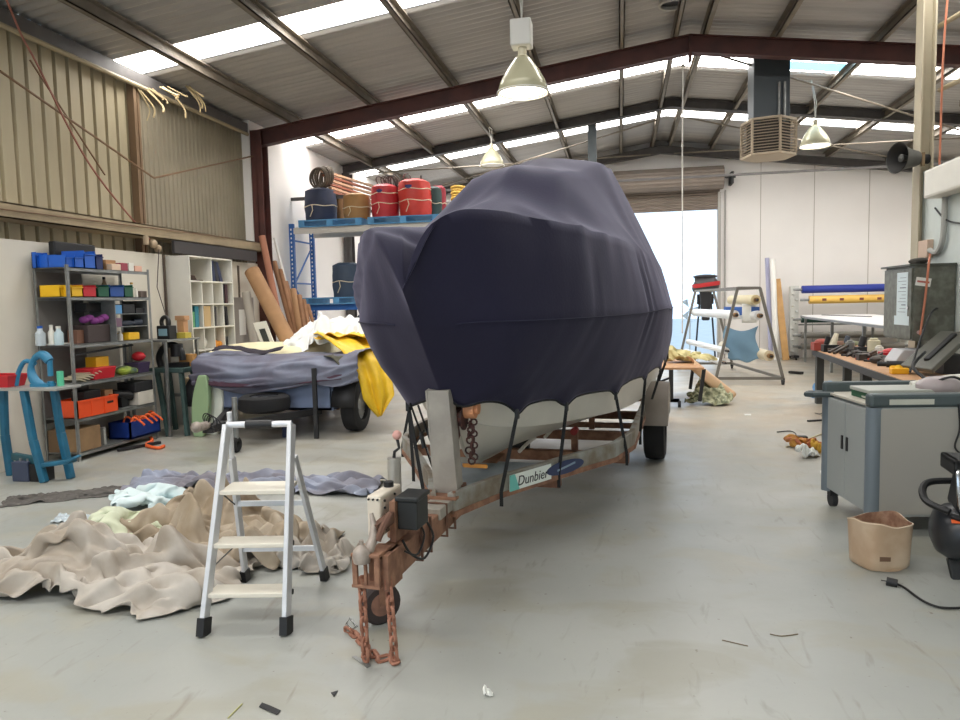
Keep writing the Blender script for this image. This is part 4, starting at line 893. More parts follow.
def cloth(name, key, c, rz, sc_, m, label, cat, bumps=(), zfun=None, flipx=False, group=None, th=.004, crease=.03):
    nx, ny, P = sheet(key); ca, sa = math.cos(rz), math.sin(rz); mb = MB(); c = V(c)
    # refine the grid along both directions with a smooth curve
    R = 3
    rows = [catmull(P[j*(nx+1):(j+1)*(nx+1)], R) for j in range(ny+1)]
    cols = [catmull([rows[j][i] for j in range(ny+1)], R) for i in range(len(rows[0]))]
    mx, my = len(cols)-1, len(cols[0])-1; sd = len(label)*.37
    W_ = (max(p.x for p in P)-min(p.x for p in P))*sc_[0]; H_ = (max(p.y for p in P)-min(p.y for p in P))*sc_[1]
    for j in range(my+1):
        for i in range(mx+1):
            p = cols[i][j]
            x, y, z = p.x*sc_[0]*(-1 if flipx else 1), p.y*sc_[1], p.z*sc_[2]
            X, Y = c.x+x*ca-y*sa, c.y+x*sa+y*ca
            for bx, by, br, bh in bumps: z += bh*math.exp(-((X-bx)**2+(Y-by)**2)/br**2)
            if crease:
                a_, b_ = i/mx*W_, j/my*H_
                w1 = noise.noise(V((a_*2, b_*2, sd)))*.35; w2 = noise.noise(V((a_*2+7, b_*2, sd)))*.35
                r1_ = 1-abs(noise.noise(V(((a_+w1)*1.6, (b_+w2)*4.2, sd+3))))*3
                r2_ = 1-abs(noise.noise(V(((a_+w2)*4.5, (b_+w1)*3.0, sd+6))))*3
                r3_ = 1-abs(noise.noise(V(((a_-w2)*6, (b_+w1)*12, sd+9))))*3
                k_ = min(1, 6*min(i/mx, 1-i/mx)+.25, 6*min(j/my, 1-j/my)+.25)
                z += crease*k_*(max(-.3, r1_)*1.0+max(-.3, r2_)*.55+max(-.3, r3_)*.22)*min(1, z/.06+.25)
            mb.v.append(V((X, Y, c.z+max(z, .004)+(zfun(X, Y) if zfun else 0))))
    mb.f = [[j*(mx+1)+i, j*(mx+1)+i+1, (j+1)*(mx+1)+i+1, (j+1)*(mx+1)+i] for j in range(my) for i in range(mx)]; mb.sm = [True]*len(mb.f)
    o = solo(name, mb, m, label, cat, group, ang=3)
    s = o.modifiers.new('smooth', 'SUBSURF'); s.levels = s.render_levels = 1
    s = o.modifiers.new('t', 'SOLIDIFY'); s.thickness = th; s.offset = 1
    return o
beige = M('beige canvas', (186, 179, 170), .8, var=.12, vscale=3.5, bump=.3, bscale=9, rgb2=(160, 149, 135))
sand = M('sand canvas', (176, 163, 145), .8, var=.15, vscale=4, bump=.3, bscale=9, rgb2=(148, 132, 110))
slate = M('grey blue tarpaulin', (150, 156, 174), .75, var=.2, vscale=2.5, bump=.5, bscale=7, rgb2=(124, 120, 128))
cloth('canvas_cover', 'A', (-3.1, 3.62, 0), .17, (1.05, .68, 1.2), beige, 'large crumpled beige canvas heaped on the floor left of the step ladder, nearest heap', 'tarpaulin', bumps=[(-3.3, 3.78, .28, .20), (-2.75, 3.8, .25, .05)])
cloth('canvas_cover', 'B', (-2.75, 4.45, 0), -.32, (1.0, .85, 1.4), sand, 'sand brown canvas bundled on the floor behind the step ladder', 'tarpaulin', bumps=[(-3.05, 4.7, .3, .10)])
cloth('canvas_cover', 'B', (-2.05, 4.15, 0), -.1, (.55, .38, .8), beige, 'beige canvas corner spread on the floor right of the step ladder', 'tarpaulin', flipx=True)
cloth('folded_sheet', 'D', (-3.28, 4.45, 0), .8, (1.25, 1.05, .8), M('pale yellow green sheet', (206, 212, 186), .7, var=.06, vscale=2), 'pale yellow green sheet crumpled between the beige and the sand canvas', 'sheet')
cloth('folded_sheet', 'D', (-3.85, 5.25, 0), 2.2, (1.5, 1.25, .65), M('pale blue white sheet', (212, 228, 230), .7, var=.05, vscale=2), 'pale blue white sheet piled beyond the yellow green one', 'sheet')
cloth('tarpaulin', 'C', (-3.25, 5.85, 0), .02, (1.12, .66, 1.5), slate, 'grey blue tarpaulin spread flat on the floor beyond the step ladder', 'tarpaulin')
cloth('floor_mat', 'C', (-4.75, 5.35, 0), .5, (.45, .42, .35), M('dark grey matting', (92, 88, 84), .85, var=.1), 'dark grey rubber mat lying flat on the floor near the teal stand', 'mat')
cloth('plastic_film', 'C', (-4.0, 4.75, 0), .1, (.28, .18, .5), M('clear plastic film', (198, 208, 214), .3, var=.05), 'thin clear plastic film lying on the floor beside the dark mat', 'plastic')
def drape(fn, nu, nv, name, m, label, cat, ang=2.2, th=.006):
    mb = MB().grid(fn, nu, nv)
    o = solo(name, mb, m, label, cat, ang=ang); s = o.modifiers.new('t', 'SOLIDIFY'); s.thickness = th; s.offset = 1; return o
BEDZ = .88

# ---- utility trailer
ut = thing('utility_trailer', 'grey blue box trailer loaded with sails and tarpaulins, parked by the left wall', 'trailer', (-4.3, 9.6, 0))
uz0, uz1 = .32, .86
gb = M('grey blue painted steel', (118, 132, 162), .5, .2, var=.15, vscale=4)
part('box_body', MB().box(-5.18, -3.5, 8.30, 8.34, uz0, uz1).box(-5.18, -3.5, 10.6, 10.64, uz0, uz1).box(-5.2, -5.18, 8.30, 10.64, uz0, uz1).box(-3.52, -3.48, 8.30, 10.64, uz0, uz1).box(-5.18, -3.5, 8.30, 10.64, uz0, uz0+.03), gb, ut)
part('top_rail', MB().box(-5.22, -3.46, 8.27, 8.33, uz1-.05, uz1).box(-5.22, -3.46, 10.6, 10.66, uz1-.05, uz1), gb, ut)
part('drawbar', MB().beam((-4.95, 8.4, .30), (-4.42, 7.2, .30), .06, .08).beam((-3.7, 8.4, .30), (-4.3, 7.2, .30), .06, .08).box(-4.42, -4.3, 6.95, 7.3, .27, .35), dark, ut)
part('coupling', MB().cyl((-4.36, 6.95, .36), (-4.36, 6.75, .36), .045).ball((-4.36, 6.75, .37), .06), M('cast coupling', (178, 166, 156)), ut)
jo = part('jockey_post', MB().cyl((-4.2, 7.25, .16), (-4.2, 7.25, .62), .03), steel, ut)
part('jockey_tyre', MB().torus((-4.2, 7.25, .09), (1, 0, 0), .06, .03), rubber, jo)
cab = MB()
for k_ in range(4): cab.torus((-4.35+.03*k_, 6.93, .44-.02*k_), (.2, 1, .1*k_), .05+.01*k_, .006, 16, 5)
part('plug_lead', cab, black, ut)
sp = part('spare_tyre', MB().lathe((-4.25, 8.02, .45), [(.17,-.09),(.25,-.10),(.30,-.07),(.31,0),(.30,.07),(.25,.10),(.17,.09),(.17,-.09)], 32), rubber, ut)
part('rim', MB().lathe((-4.25, 8.02, .45), [(.0,.05),(.05,.05),(.08,.03),(.14,.05),(.175,.08),(.175,-.08)], 24).cyl((-4.25,8.02,.48),(-4.25,8.02,.52),.05), M('grey rim', (96, 98, 104), .4, .6), sp)
tyc = (-3.33, 8.68, .335)
tw = part('tyre', MB().lathe(tyc, [(.19,-.1),(.27,-.105),(.325,-.085),(.335,0),(.325,.085),(.27,.105),(.19,.1),(.19,-.1)], 36, (1,0,0)), rubber, ut)
part('rim', MB().lathe(tyc, [(0,.04),(.06,.05),(.1,.02),(.19,.05),(.2,.09),(.2,-.09)], 24, (1,0,0)), steel, tw)
tyc = (-5.36, 8.68, .335)
tw = part('tyre', MB().lathe(tyc, [(.19,-.1),(.27,-.105),(.325,-.085),(.335,0),(.325,.085),(.27,.105),(.19,.1),(.19,-.1)], 36, (1,0,0)), rubber, ut)
for x0 in (-3.49, -5.51):
    mgo = part('mudguard', MB().grid(lambda u, v: (x0+.30*v, 8.68+math.cos(PI*u)*.42, .36+math.sin(PI*u)**.8*.40), 16, 1), dark, ut); so = mgo.modifiers.new('t', 'SOLIDIFY'); so.thickness = .01
part('support_leg', MB().box(-3.66, -3.61, 8.1, 8.14, 0, .86), dark, ut)
part('support_leg', MB().box(-4.1, -4.0, 8.15, 8.25, 0, .2), M('dark blue jack', (40, 52, 82)), ut)
part('tail_lamp', MB().box(-3.56, -3.50, 8.32, 8.35, .62, .78), M('lamp lens', (220, 220, 216), .3), ut)

# load on the trailer
def fo(u, v):
    k2 = (1-abs(2*u-1)**6)*(1-abs(2*v-1)**6)
    return (-5.62+1.5*u+.05*math.sin(v*5), 8.72+2.0*v+.08*math.sin(u*4), .87+k2**.4*(.20+.08*u+.03*math.sin(u*5+v*3)))
solo('foam_sheet', MB().grid(fo, 40, 30), M('cream foam', (236, 226, 188), .8, var=.06, vscale=2), 'cream padded cushion on the left rear of the grey blue box trailer', 'cushion', ang=2.2)
sc1 = M('white sail cloth', (240, 240, 238), .7, var=.04)
cloth('sail_cloth', 'B', (-4.0, 9.5, BEDZ), .3, (.72, .95, .9), sc1, 'puffy white sail cloth heaped on top of the box trailer', 'sail', bumps=[(-4.15, 9.5, .55, .40), (-3.7, 9.7, .35, .3)])
gtm = M('slate grey tarpaulin', (124, 130, 148), .7, var=.15, vscale=3, bump=.12, bscale=18, rgb2=(104, 102, 118))
def gt(u, v):
    # grey tarpaulin rolled over the front edge of the load: u across, v from top to the hanging hem
    x = -5.32+2.22*u
    nzv = noise.noise(V((u*3.1, v*1.3, 5)))*.04+(1-abs(noise.noise(V((u*3+v*2.5, v*5, 8))))*2)*.06
    prof = [(9.3, .93), (8.85, 1.02), (8.5, 1.00), (8.27, .93), (8.20, .82), (8.20, .72), (8.24, .62)]
    t = v*6; i = min(5, int(t)); f = t-i
    y = prof[i][0]*(1-f)+prof[i+1][0]*f; z = prof[i][1]*(1-f)+prof[i+1][1]*f
    hem = -.05*math.sin(PI*min(1, u*1.4))*v+.05*noise.noise(V((u*5, 0, 3)))*v
    return (x+.03*noise.noise(V((u*9, v*9, 1))), y-nzv*1.1, z-.03*math.sin(PI*u)+hem+nzv*.5+.03*noise.noise(V((u*2.2, v*8, 2)))+.08*v*max(0, u-.85)*6)
drape(gt, 110, 44, 'tarpaulin', gtm, 'slate grey tarpaulin laid over the front edge of the box trailer', 'tarpaulin')
def bt_(u, v):
    x = -5.25+1.95*u
    return (x, 8.17-.02*math.sin(u*9)-.015*v, .73-.09*math.sin(PI*u)*.5-.06*v-.02*math.sin(u*5)+.03*u)
drape(bt_, 50, 4, 'strap_band', M('maroon cloth', (92, 62, 78), .8, var=.3), 'dark maroon cloth edging hanging under the slate grey tarpaulin', 'cloth')
def dd(u, v):
    x = -5.15+.85*u; return (x, 8.5-.1*v+.2*u, 1.06+.03*math.sin(u*7)+.04*(1-v)-.03*u+.02*noise.noise(V((u*6, v*6, 0))))
drape(dd, 30, 8, 'dark_cloth', M('near black cloth', (48, 42, 52), .8), 'near black cloth folded on top of the slate grey tarpaulin at its left end', 'cloth')
yel = M('yellow vinyl sheet', (236, 194, 38), .5, var=.12, vscale=5, bump=.1, bscale=18)
def yt(u, v):
    # along v: from the top of the load over the mudguard and down to the side
    prof = [(-4.05, 9.6, 1.24), (-3.8, 9.3, 1.22), (-3.5, 8.95, 1.14), (-3.25, 8.7, 1.04), (-3.08, 8.55, .90), (-2.99, 8.50, .68), (-2.95, 8.48, .46), (-2.95, 8.48, .22)]
    t = v*7; i = min(6, int(t)); f = t-i
    p = V(prof[i]).lerp(V(prof[i+1]), f)
    wd = .62-.22*v if v < .86 else (.43*(1-(v-.86)/.16))
    wob = noise.noise(V((u*4, v*2.5, 3)))*.06+.02*math.sin(u*14)
    return (p.x+wd*(u-.5)*.6+wob*.7, p.y+wd*(u-.5)*.9-wob, p.z+wob*.5+.02*noise.noise(V((u*9, v*9, 2))))
drape(yt, 26, 60, 'vinyl_sheet', yel, 'bright yellow vinyl sheet hanging over the right side of the box trailer', 'sheet')
def yt2(u, v):
    return (-4.0+.9*u, 8.95+.5*v, 1.20-.12*(u-.5)**2+.06*noise.noise(V((u*6, v*4, 9)))-.08*v*v+.02)
drape(yt2, 30, 14, 'vinyl_sheet', M('yellow vinyl sheet', (236, 194, 38)), 'yellow vinyl sheet bunched on top of the white sail cloth', 'sheet')
def wf(u, v):
    x = -3.45+.75*u; return (x, 9.5+.7*v, 1.12+.12*math.sin(PI*v)*.5+.03*noise.noise(V((u*5, v*5, 1))))
drape(wf, 16, 12, 'sail_cloth', M('white sail cloth', (240, 240, 238)), 'white sail cloth lying behind the yellow sheet at the right end of the box trailer', 'sail')
def td(u, v):
    prof = [(-3.55, 8.5, .98), (-3.38, 8.36, .98), (-3.26, 8.3, .88), (-3.22, 8.3, .74)]
    t = v*3; i = min(2, int(t)); f = t-i; p = V(prof[i]).lerp(V(prof[i+1]), f)
    return (p.x+.10*math.sin(u*5)*.4+.16*(u-.5), p.y+.22*(u-.5), p.z+.03*noise.noise(V((u*4, v*5, 4))))
drape(td, 14, 20, 'canvas_cover', M('dark olive canvas', (84, 82, 66), .8, var=.3, vscale=6), 'dark olive and cream canvas bundled over the wheel of the box trailer', 'tarpaulin')
p = at(362, 322, Y=10.6)
mb = MB().ball((p.x-.02, p.y, p.z-.05), .2, (1.1, .8, .55)).ball((p.x+.25, p.y, p.z-.12), .16, (1.3, .8, .5)).ball((p.x+.02, p.y-.05, p.z+.05), .08)
solo('duffel_bag', mb, M('dark bag fabric', (38, 52, 62), .8, var=.3), 'dark bag on the load behind the yellow sheet', 'bag')

# ---- boards leaning beside the trailer
def board(name, px0, px1, ytop, ybot, Y, m, label, lean=.12):
    a0 = at(px0, ybot, Y=Y); a1 = at(px1, ybot, Y=Y); t0 = at((px0+px1)/2+4, ytop, Y=Y)
    w = abs(a1.x-a0.x); h = t0.z; poly = []
    for k_ in range(25):
        t = k_/24; z = h*t; ww = w*.5*(math.sin(PI*(.12+.80*t))**.6)
        poly.append((ww, z))
    cx = (a0.x+a1.x)/2
    pts = [(cx+x+lean*z, z) for x, z in poly]+[(cx-x+lean*z, z) for x, z in poly[::-1]]
    mb = MB().prism(pts, 'y', Y-.04, Y+.04)
    return solo(name, mb, m, label, 'board', bev=.015)
board('bodyboard', 191, 208, 375, 429, 8.15, M('pale green foam board', (158, 186, 142), .5, var=.05), 'pale green board with white rim standing beside the box trailer')
board('bodyboard', 203, 222, 372, 430, 8.3, M('white foam board', (226, 228, 216), .5), 'white board standing behind the pale green board')
# ================================================================ left wall: shelving, bookcase, stands, tubes, pallet rack
def sbox(name, x0, x1, yt, yb, X, dep, m, label, cat, zs=None, bev=.004, taper=0, group=None, open_=False, h=None):
    """one box-like thing standing on a shelf whose front face lies at X"""
    ym = (yt+yb)/2;
    while at(x0, ym, X=X).y < SY0+.015 and X > -6.02: X -= .01
    dep = min(dep, X+6.08)
    a = at(x0, ym, X=X); b_ = at(x1, ym, X=X)
    z0 = at((x0+x1)/2, yb, X=X).z if zs is None else zs; z1 = z0+h if h else at((x0+x1)/2, yt, X=X).z
    y0, y1 = a.y, b_.y
    mb = MB()
    if open_:      # a bin: open top with a lip and lower front
        t = .006
        mb.box(X-dep, X, y0, y1, z0, z0+t); mb.box(X-dep, X-dep+t, y0, y1, z0, z1); mb.box(X-dep, X, y0, y0+t, z0, z1); mb.box(X-dep, X, y1-t, y1, z0, z1)
        mb.box(X-t, X, y0, y1, z0, z0+(z1-z0)*.82); mb.box(X-t, X+.012, y0, y1, z0+(z1-z0)*.76, z0+(z1-z0)*.82)
    elif taper:
        c = taper
        mb.add([(X-dep+c,y0+c,z0),(X-c,y0+c,z0),(X-c,y1-c,z0),(X-dep+c,y1-c,z0),(X-dep,y0,z1),(X,y0,z1),(X,y1,z1),(X-dep,y1,z1)],[(3,2,1,0),(4,5,6,7),(0,1,5,4),(1,2,6,5),(2,3,7,6),(3,0,4,7)])
    else: mb.box(X-dep, X, y0, y1, z0, z1)
    return solo(name, mb, m, label, cat, group, bev=bev if not open_ else 0)
def sjar(name, x, yt, yb, X, r, m, label, cat, zs=None, group=None, lid=None):
    while at(x, (yt+yb)/2, X=X).y < SY0+r+.015 and X-r*2 > -6.04: X -= .01
    a = at(x, (yt+yb)/2, X=X); z0 = at(x, yb, X=X).z if zs is None else zs; z1 = at(x, yt, X=X).z; h = max(.03, z1-z0)
    prof = [(.0,0),(r,0),(r,h*.7),(r*.55,h*.84),(r*.5,h),(0,h)]
    t = thing(name, label, cat, (X-r-.02, a.y, z0), 0, group)
    part('body', MB().lathe((0,0,0), prof[:-1]+[(0,h)], 16), m, t, local=True)
    if lid: part('cap', MB().cyl((0,0,h*.98), (0,0,h*1.12), r*.55, n=12), lid, t, local=True)
    return t
SX = -5.69; SY0, SY1 = 6.63, 7.98; LV = [2.07, 1.76, 1.25, .84, .46, .09]
sh = thing('metal_shelf', 'grey bolted steel shelving unit against the white left wall, loaded with bins', 'shelving', (SX-.2, 7.3, 0))
for x in (SX, SX-.4):
    for y in (SY0, SY1):
        part('post', MB().box(x-.02*(x == SX), x+.02*(x != SX), y-.0, y+.004, 0, 2.10).box(x-.002, x+.002, y-.0, y+.034*(1 if y == SY0 else -1), 0, 2.10), steel, sh)
for z in LV:
    part('shelf', MB().box(SX-.4, SX, SY0, SY1, z-.005, z).box(SX-.003, SX, SY0, SY1, z-.035, z).box(SX-.4, SX-.397, SY0, SY1, z-.035, z), steel, sh)
part('back_panel', MB().box(SX-.41, SX-.405, SY0, 7.33, .4, 2.05), M('grey back panel', (118, 114, 110), .6), sh)
# narrower inner rack on the right half
ir = thing('wire_rack', 'narrow inner rack with three shelves standing in the right half of the shelving', 'rack', (SX-.2, 7.65, LV[2]))
for y in (7.36, 7.93): part('side', MB().box(SX-.36, SX-.02, y, y+.012, LV[2], LV[1]-.04), steel, ir)
for z in (LV[2]+.16, LV[2]+.31): part('shelf', MB().box(SX-.36, SX-.02, 7.37, 7.93, z, z+.008), steel, ir)
part('dark_upright', MB().box(SX-.30, SX-.28, 7.55, 7.58, LV[2], LV[1]-.04), dark, ir)
# top shelf
bn = [(36, 48), (48, 56.5), (56.5, 65.5), (65.5, 74.5), (74.5, 84), (84, 95.5)]
wh = ['first from the left', 'second from the left', 'third from the left', 'third from the right', 'second from the right', 'rightmost and tallest']
for (x0, x1), w_ in zip(bn, wh):
    sbox('storage_bin', x0+.3, x1-.3, 251 if x1 > 90 else (252.5 if x0 < 40 else 255), 270, SX+.005, .28, bluep, 'blue plastic bin on the top shelf, %s of the six' % w_, 'bin', LV[0]+.002, group='blue bins on the top shelf', open_=True)
sbox('storage_bin', 96, 103, 254, 272, SX-.06, .25, navyp, 'dark blue bin at the right end of the blue bins on the top shelf', 'bin', LV[0]+.002, open_=True)
sbox('tool_case', 55, 96, 248, 262, SX-.31, .09, black, 'long black case lying behind the blue bins', 'case', LV[0]+.002, h=.30, bev=.015)
sbox('cardboard_box', 106, 116, 260, 272, SX-.1, .2, card, 'small open cardboard box on the top shelf beside the bins', 'box', LV[0]+.002)
sbox('cardboard_box', 112, 121, 264, 272, SX-.03, .14, M('pale carton', (222, 196, 172), .8), 'pale carton leaning before the cardboard box on the top shelf', 'box', LV[0]+.002)
sbox('cardboard_box', 121, 128, 263, 273, SX-.05, .15, M('dark pink carton', (158, 70, 84), .7), 'dark pink carton on the top shelf', 'box', LV[0]+.002)
sbox('cardboard_box', 129, 134, 263, 273, SX-.05, .15, white, 'white carton between the pink and the peach carton on the top shelf', 'box', LV[0]+.002)
sbox('cardboard_box', 135, 142, 266, 273, SX-.05, .15, M('peach carton', (226, 178, 156), .7), 'peach carton near the right end of the top shelf', 'box', LV[0]+.002)
# second shelf: coloured bins
for nm, x0, x1, yt, m, lb in (('storage_bin', 60, 71, 285, yelp, 'yellow plastic bin on the second shelf, left of the twin'), ('storage_bin', 71.5, 82.5, 285, yelp, 'yellow plastic bin on the second shelf, next to the red bin'),
        ('storage_bin', 83, 96, 285, redp, 'red plastic bin on the second shelf'), ('storage_bin', 98, 109, 285, greenp, 'dark green bin on the second shelf between red and blue bins'),
        ('storage_bin', 110, 124, 285, M('mid blue plastic', (30, 76, 150), .45), 'mid blue bin in the middle right of the second shelf'), ('storage_bin', 124.5, 133, 285, greenp, 'dark green bin on the second shelf right of the blue bin')):
    sbox(nm, x0, x1, yt, 297, SX-.01, .25, m, lb, 'bin', LV[1]+.002, open_=True)
sjar('bottle', 108, 279, 290, SX-.22, .03, M('tan bottle', (170, 140, 100), .5), 'tan bottle standing behind the green bin on the second shelf', 'bottle', LV[1]+.002, lid=black)
sjar('bottle', 135.5, 284, 297, SX-.03, .03, M('pale bottle', (208, 206, 190), .4), 'pale bottle with amber cap on the second shelf', 'bottle', LV[1]+.002, lid=M('amber', (190, 140, 50), .5))
sjar('jar', 139, 288, 297, SX-.05, .028, white, 'small white jar near the right end of the second shelf', 'jar', LV[1]+.002)
sbox('small_box', 141, 147, 291, 297, SX-.05, .12, M('brown grey box', (120, 104, 96), .7), 'small brown grey box at the right end of the second shelf', 'box', LV[1]+.002)
# inner rack contents
a1, a2 = LV[2]+.319, LV[2]+.169
sbox('small_box', 115, 122, 305, 312, SX-.03, .2, M('sky blue box', (90, 150, 200), .5), 'sky blue box on the upper inner rack', 'box', a1)
sbox('small_box', 123, 135, 304, 312, SX-.05, .2, black, 'black case on the upper inner rack', 'case', a1, bev=.01)
sbox('small_box', 136, 146, 308, 312, SX-.05, .2, dark, 'flat dark case at the right of the upper inner rack', 'case', a1)
sbox('small_box', 116, 122, 318, 325, SX-.03, .18, M('mauve box', (120, 92, 110), .5), 'mauve box on the middle inner rack', 'box', a2)
solo('hand_tool', MB().cyl((SX-.14, 7.53, a2+.035), (SX-.10, 7.72, a2+.035), .032).cyl((SX-.10, 7.72, a2+.035), (SX-.10, 7.78, a2+.035), .022), M('slate plastic', (60, 68, 82), .5), 'slate cylindrical hand tool lying on the middle inner rack', 'tool')
solo('hand_tool', MB().cyl((SX-.12, 7.80, a2+.04), (SX-.09, 7.90, a2+.04), .038), M('slate plastic', (60, 68, 82)), 'short slate roll at the right of the middle inner rack', 'tool')
sbox('small_box', 129, 140, 334, 340, SX-.03, .16, yelp, 'yellow dispenser box on the third shelf below the inner rack', 'box', LV[2]+.002, h=.09, bev=.012)
sjar('jar', 118, 330, 340, SX-.05, .035, M('brown jar', (110, 84, 78), .5), 'brown jar on the third shelf below the inner rack', 'jar', LV[2]+.002)
sjar('jar', 124, 332, 340, SX-.05, .03, white, 'white jar on the third shelf beside the brown jar', 'jar', LV[2]+.002, lid=white)
# third shelf left
sjar('bottle', 46, 328, 343, SX-.1, .05, M('clear bottle', (190, 200, 205), .15), 'clear bottle with blue label at the left end of the third shelf', 'bottle', LV[2]+.002, lid=bluep)
sjar('bottle', 56, 327, 343, SX-.05, .035, M('white bottle', (232, 228, 216), .4), 'white bottle on the third shelf left', 'bottle', LV[2]+.002, lid=white)
sjar('bottle', 64, 328, 342, SX-.12, .045, M('pale blue tub', (186, 206, 212), .3), 'pale blue bottle on the third shelf', 'bottle', LV[2]+.002, lid=white)
sbox('small_box', 77, 84, 330, 341, SX-.15, .12, M('brown wood block', (120, 84, 66), .7), 'brown box on the third shelf behind the front post', 'box', LV[2]+.002)
hb = MB()
for k_ in range(5):
    hb.ball((SX-.2+.02*k_, 7.08+.055*k_, LV[2]+.26+.02*math.sin(k_*2)), .05, (1, 1.1, .8))
solo('purple_bag', hb, M('purple fabric', (150, 70, 150), .7, var=.2), 'purple bag on the stacked cases in the middle of the third shelf', 'bag')
sbox('tool_case', 88, 112, 326, 341, SX-.10, .26, M('brown black case', (70, 58, 56), .6), 'brown black case under the purple bag on the third shelf', 'case', LV[2]+.002, h=.20, bev=.01)
sbox('paper_sheaf', 52, 95, 341, 343, SX-.0, .2, paper, 'stack of white paper at the front of the third shelf', 'paper', LV[2]+.002, h=.012)
sbox('tool_case', 86, 102, 303, 312, SX-.2, .15, dark, 'dark case hanging high behind the third shelf', 'case', at(94, 312, X=SX-.2).z)
# fourth shelf
sbox('storage_bin', 94, 117, 366, 378, SX-.02, .26, redp, 'red plastic tub on the fourth shelf', 'bin', LV[3]+.002, taper=.02, h=.13, bev=.01)
sbox('small_box', 96, 109, 357, 366, SX-.15, .14, yelp, 'yellow box behind the red tub on the fourth shelf', 'box', LV[3]+.002, h=.24)
hb = MB()
for k_ in range(6): hb.beam((SX-.25, 6.78+.05*k_, LV[3]+.02+.012*k_), (SX-.03, 6.80+.06*k_, LV[3]+.02+.012*k_), .12, .01, (0, .3, 1))
solo('cloth_rags', hb, M('cream rags', (206, 196, 170), .8), 'cream cloth pieces stacked on the fourth shelf left of the red tub', 'rags')
def rag(k_): pass
solo('rag_bundle', MB().ball((SX-.15, 7.62, LV[3]+.05), .08, (1.2, 1.5, .7)).ball((SX-.08, 7.68, LV[3]+.04), .05, (1, 1.6, .8)), M('lime cloth', (176, 196, 70), .8, var=.4, rgb2=(70, 90, 80)), 'lime green cloth bundle on the fourth shelf', 'cloth')
sbox('storage_bin', 139, 151, 366, 378, SX-.02, .2, M('deep purple plastic', (58, 44, 74), .5), 'deep purple tub on the fourth shelf under the red helmet', 'tub', LV[3]+.002, h=.13, taper=.015, bev=.008)
solo('red_dome', MB().ball((SX-.12, 7.86, LV[3]+.20), .075, (1.1, 1, .8)), redp, 'red rounded lid resting on the deep purple tub', 'lid')
solo('long_batten', MB().beam((SX-.05, 6.7, LV[3]+.30), (SX-.2, 7.86, LV[3]+.34), .03, .02), dark, 'long dark batten lying through the fourth shelf', 'batten')
# fifth shelf
t = thing('crate', 'bright orange open plastic crate on the fifth shelf', 'crate', (SX-.14, 6.95, LV[4]))
y0, y1, z0, z1 = 6.62+.03, 7.28, LV[4]+.002, LV[4]+.19
part('shell', MB().box(SX-.27, SX-.0, y0, y1, z0, z0+.01).box(SX-.01, SX+.01, y0, y1, z0, z1).box(SX-.28, SX-.26, y0, y1, z0, z1).box(SX-.28, SX+.01, y0, y0+.01, z0, z1).box(SX-.28, SX+.01, y1-.01, y1, z0, z1).box(SX-.0, SX+.02, y0, y1, z1-.02, z1), orangep, t)
part('rib', MB().box(SX+.01, SX+.018, y0+.2, y0+.215, z0, z1).box(SX+.01, SX+.018, y0+.4, y0+.415, z0, z1), orangep, t)
part('grip_slot', MB().box(SX+.0101, SX+.012, y1-.18, y1-.08, z1-.085, z1-.06), black, t)
solo('black_case', MB().box(SX-.24, SX-.06, 6.85, 7.1, LV[4]+.014, LV[4]+.27), black, 'black tool box sitting in the orange crate', 'tool box', bev=.01)
sbox('small_box', 105, 113, 390, 401, SX-.1, .15, card, 'brown cardboard box right of the orange crate', 'box', LV[4]+.002, h=.24)
sbox('black_case', 135, 153, 380, 386, SX-.02, .25, dark, 'dark grey crate on top of the white labelled box', 'crate', LV[4]+.16, h=.12, bev=.01)
sbox('label_box', 138, 154, 386, 398, SX-.01, .22, M('off white carton', (206, 200, 188), .7), 'off-white carton with a paper label at the right end of the fifth shelf', 'box', LV[4]+.002, h=.155)
solo('power_tool', MB().cyl((SX-.2, 7.45, LV[4]+.16), (SX-.1, 7.66, LV[4]+.12), .06).box(SX-.2, SX-.1, 7.48, 7.6, LV[4]+.002, LV[4]+.12).cyl((SX-.1, 7.66, LV[4]+.12), (SX-.06, 7.76, LV[4]+.1), .03), black, 'black power tool on the fifth shelf beside the small cardboard box', 'power tool')
# bottom
sbox('cardboard_box', 60, 78, 432, 452, SX-.12, .24, M('dark carton', (112, 88, 62), .8), 'dark brown carton on the bottom shelf behind the front post', 'box', LV[5]+.002, h=.24)
sbox('cardboard_box', 79, 101, 428, 449, SX-.02, .3, M('tan carton', (150, 120, 86), .85, var=.2), 'tan carton on the bottom shelf, open at the top', 'box', LV[5]+.002, h=.25)
sbox('storage_bin', 104, 106.5, 430, 445, SX-.05, .2, M('grey crate', (150, 150, 146), .6), 'narrow grey crate on the bottom shelf beside the tan carton', 'crate', LV[5]+.002, h=.2)
mb = MB(); y0, y1 = 7.42, 7.98
mb.box(SX-.25, SX+.04, y0, y1, LV[5]+.002, LV[5]+.02).box(SX+.02, SX+.04, y0, y1, LV[5], LV[5]+.2).box(SX-.25, SX-.23, y0, y1, LV[5], LV[5]+.2).box(SX-.25, SX+.04, y0, y0+.02, LV[5], LV[5]+.2).box(SX-.25, SX+.04, y1-.02, y1, LV[5], LV[5]+.2)
bt = thing('blue_tub', 'blue plastic tub full of orange straps at the bottom right of the shelving', 'tub', (SX-.1, 7.7, LV[5]))
part('shell', mb, M('deep blue plastic', (24, 52, 128), .45), bt)
ob = MB()
for k_ in range(9):
    r1 = random.Random(k_); y = 7.46+.06*k_; x = SX-.18+.2*r1.random(); z = LV[5]+.17
    ob.tube(catmull([V((x, y, z-.08)), V((x+.04, y+.03, z+.05+.03*r1.random())), V((x+.10, y+.08, z+.03)), V((x+.14, y+.1, z-.02))], 4), .012, 6)
solo('orange_strap', ob, M('orange webbing', (240, 104, 48), .7), 'tangle of orange straps heaped in the blue tub', 'straps')
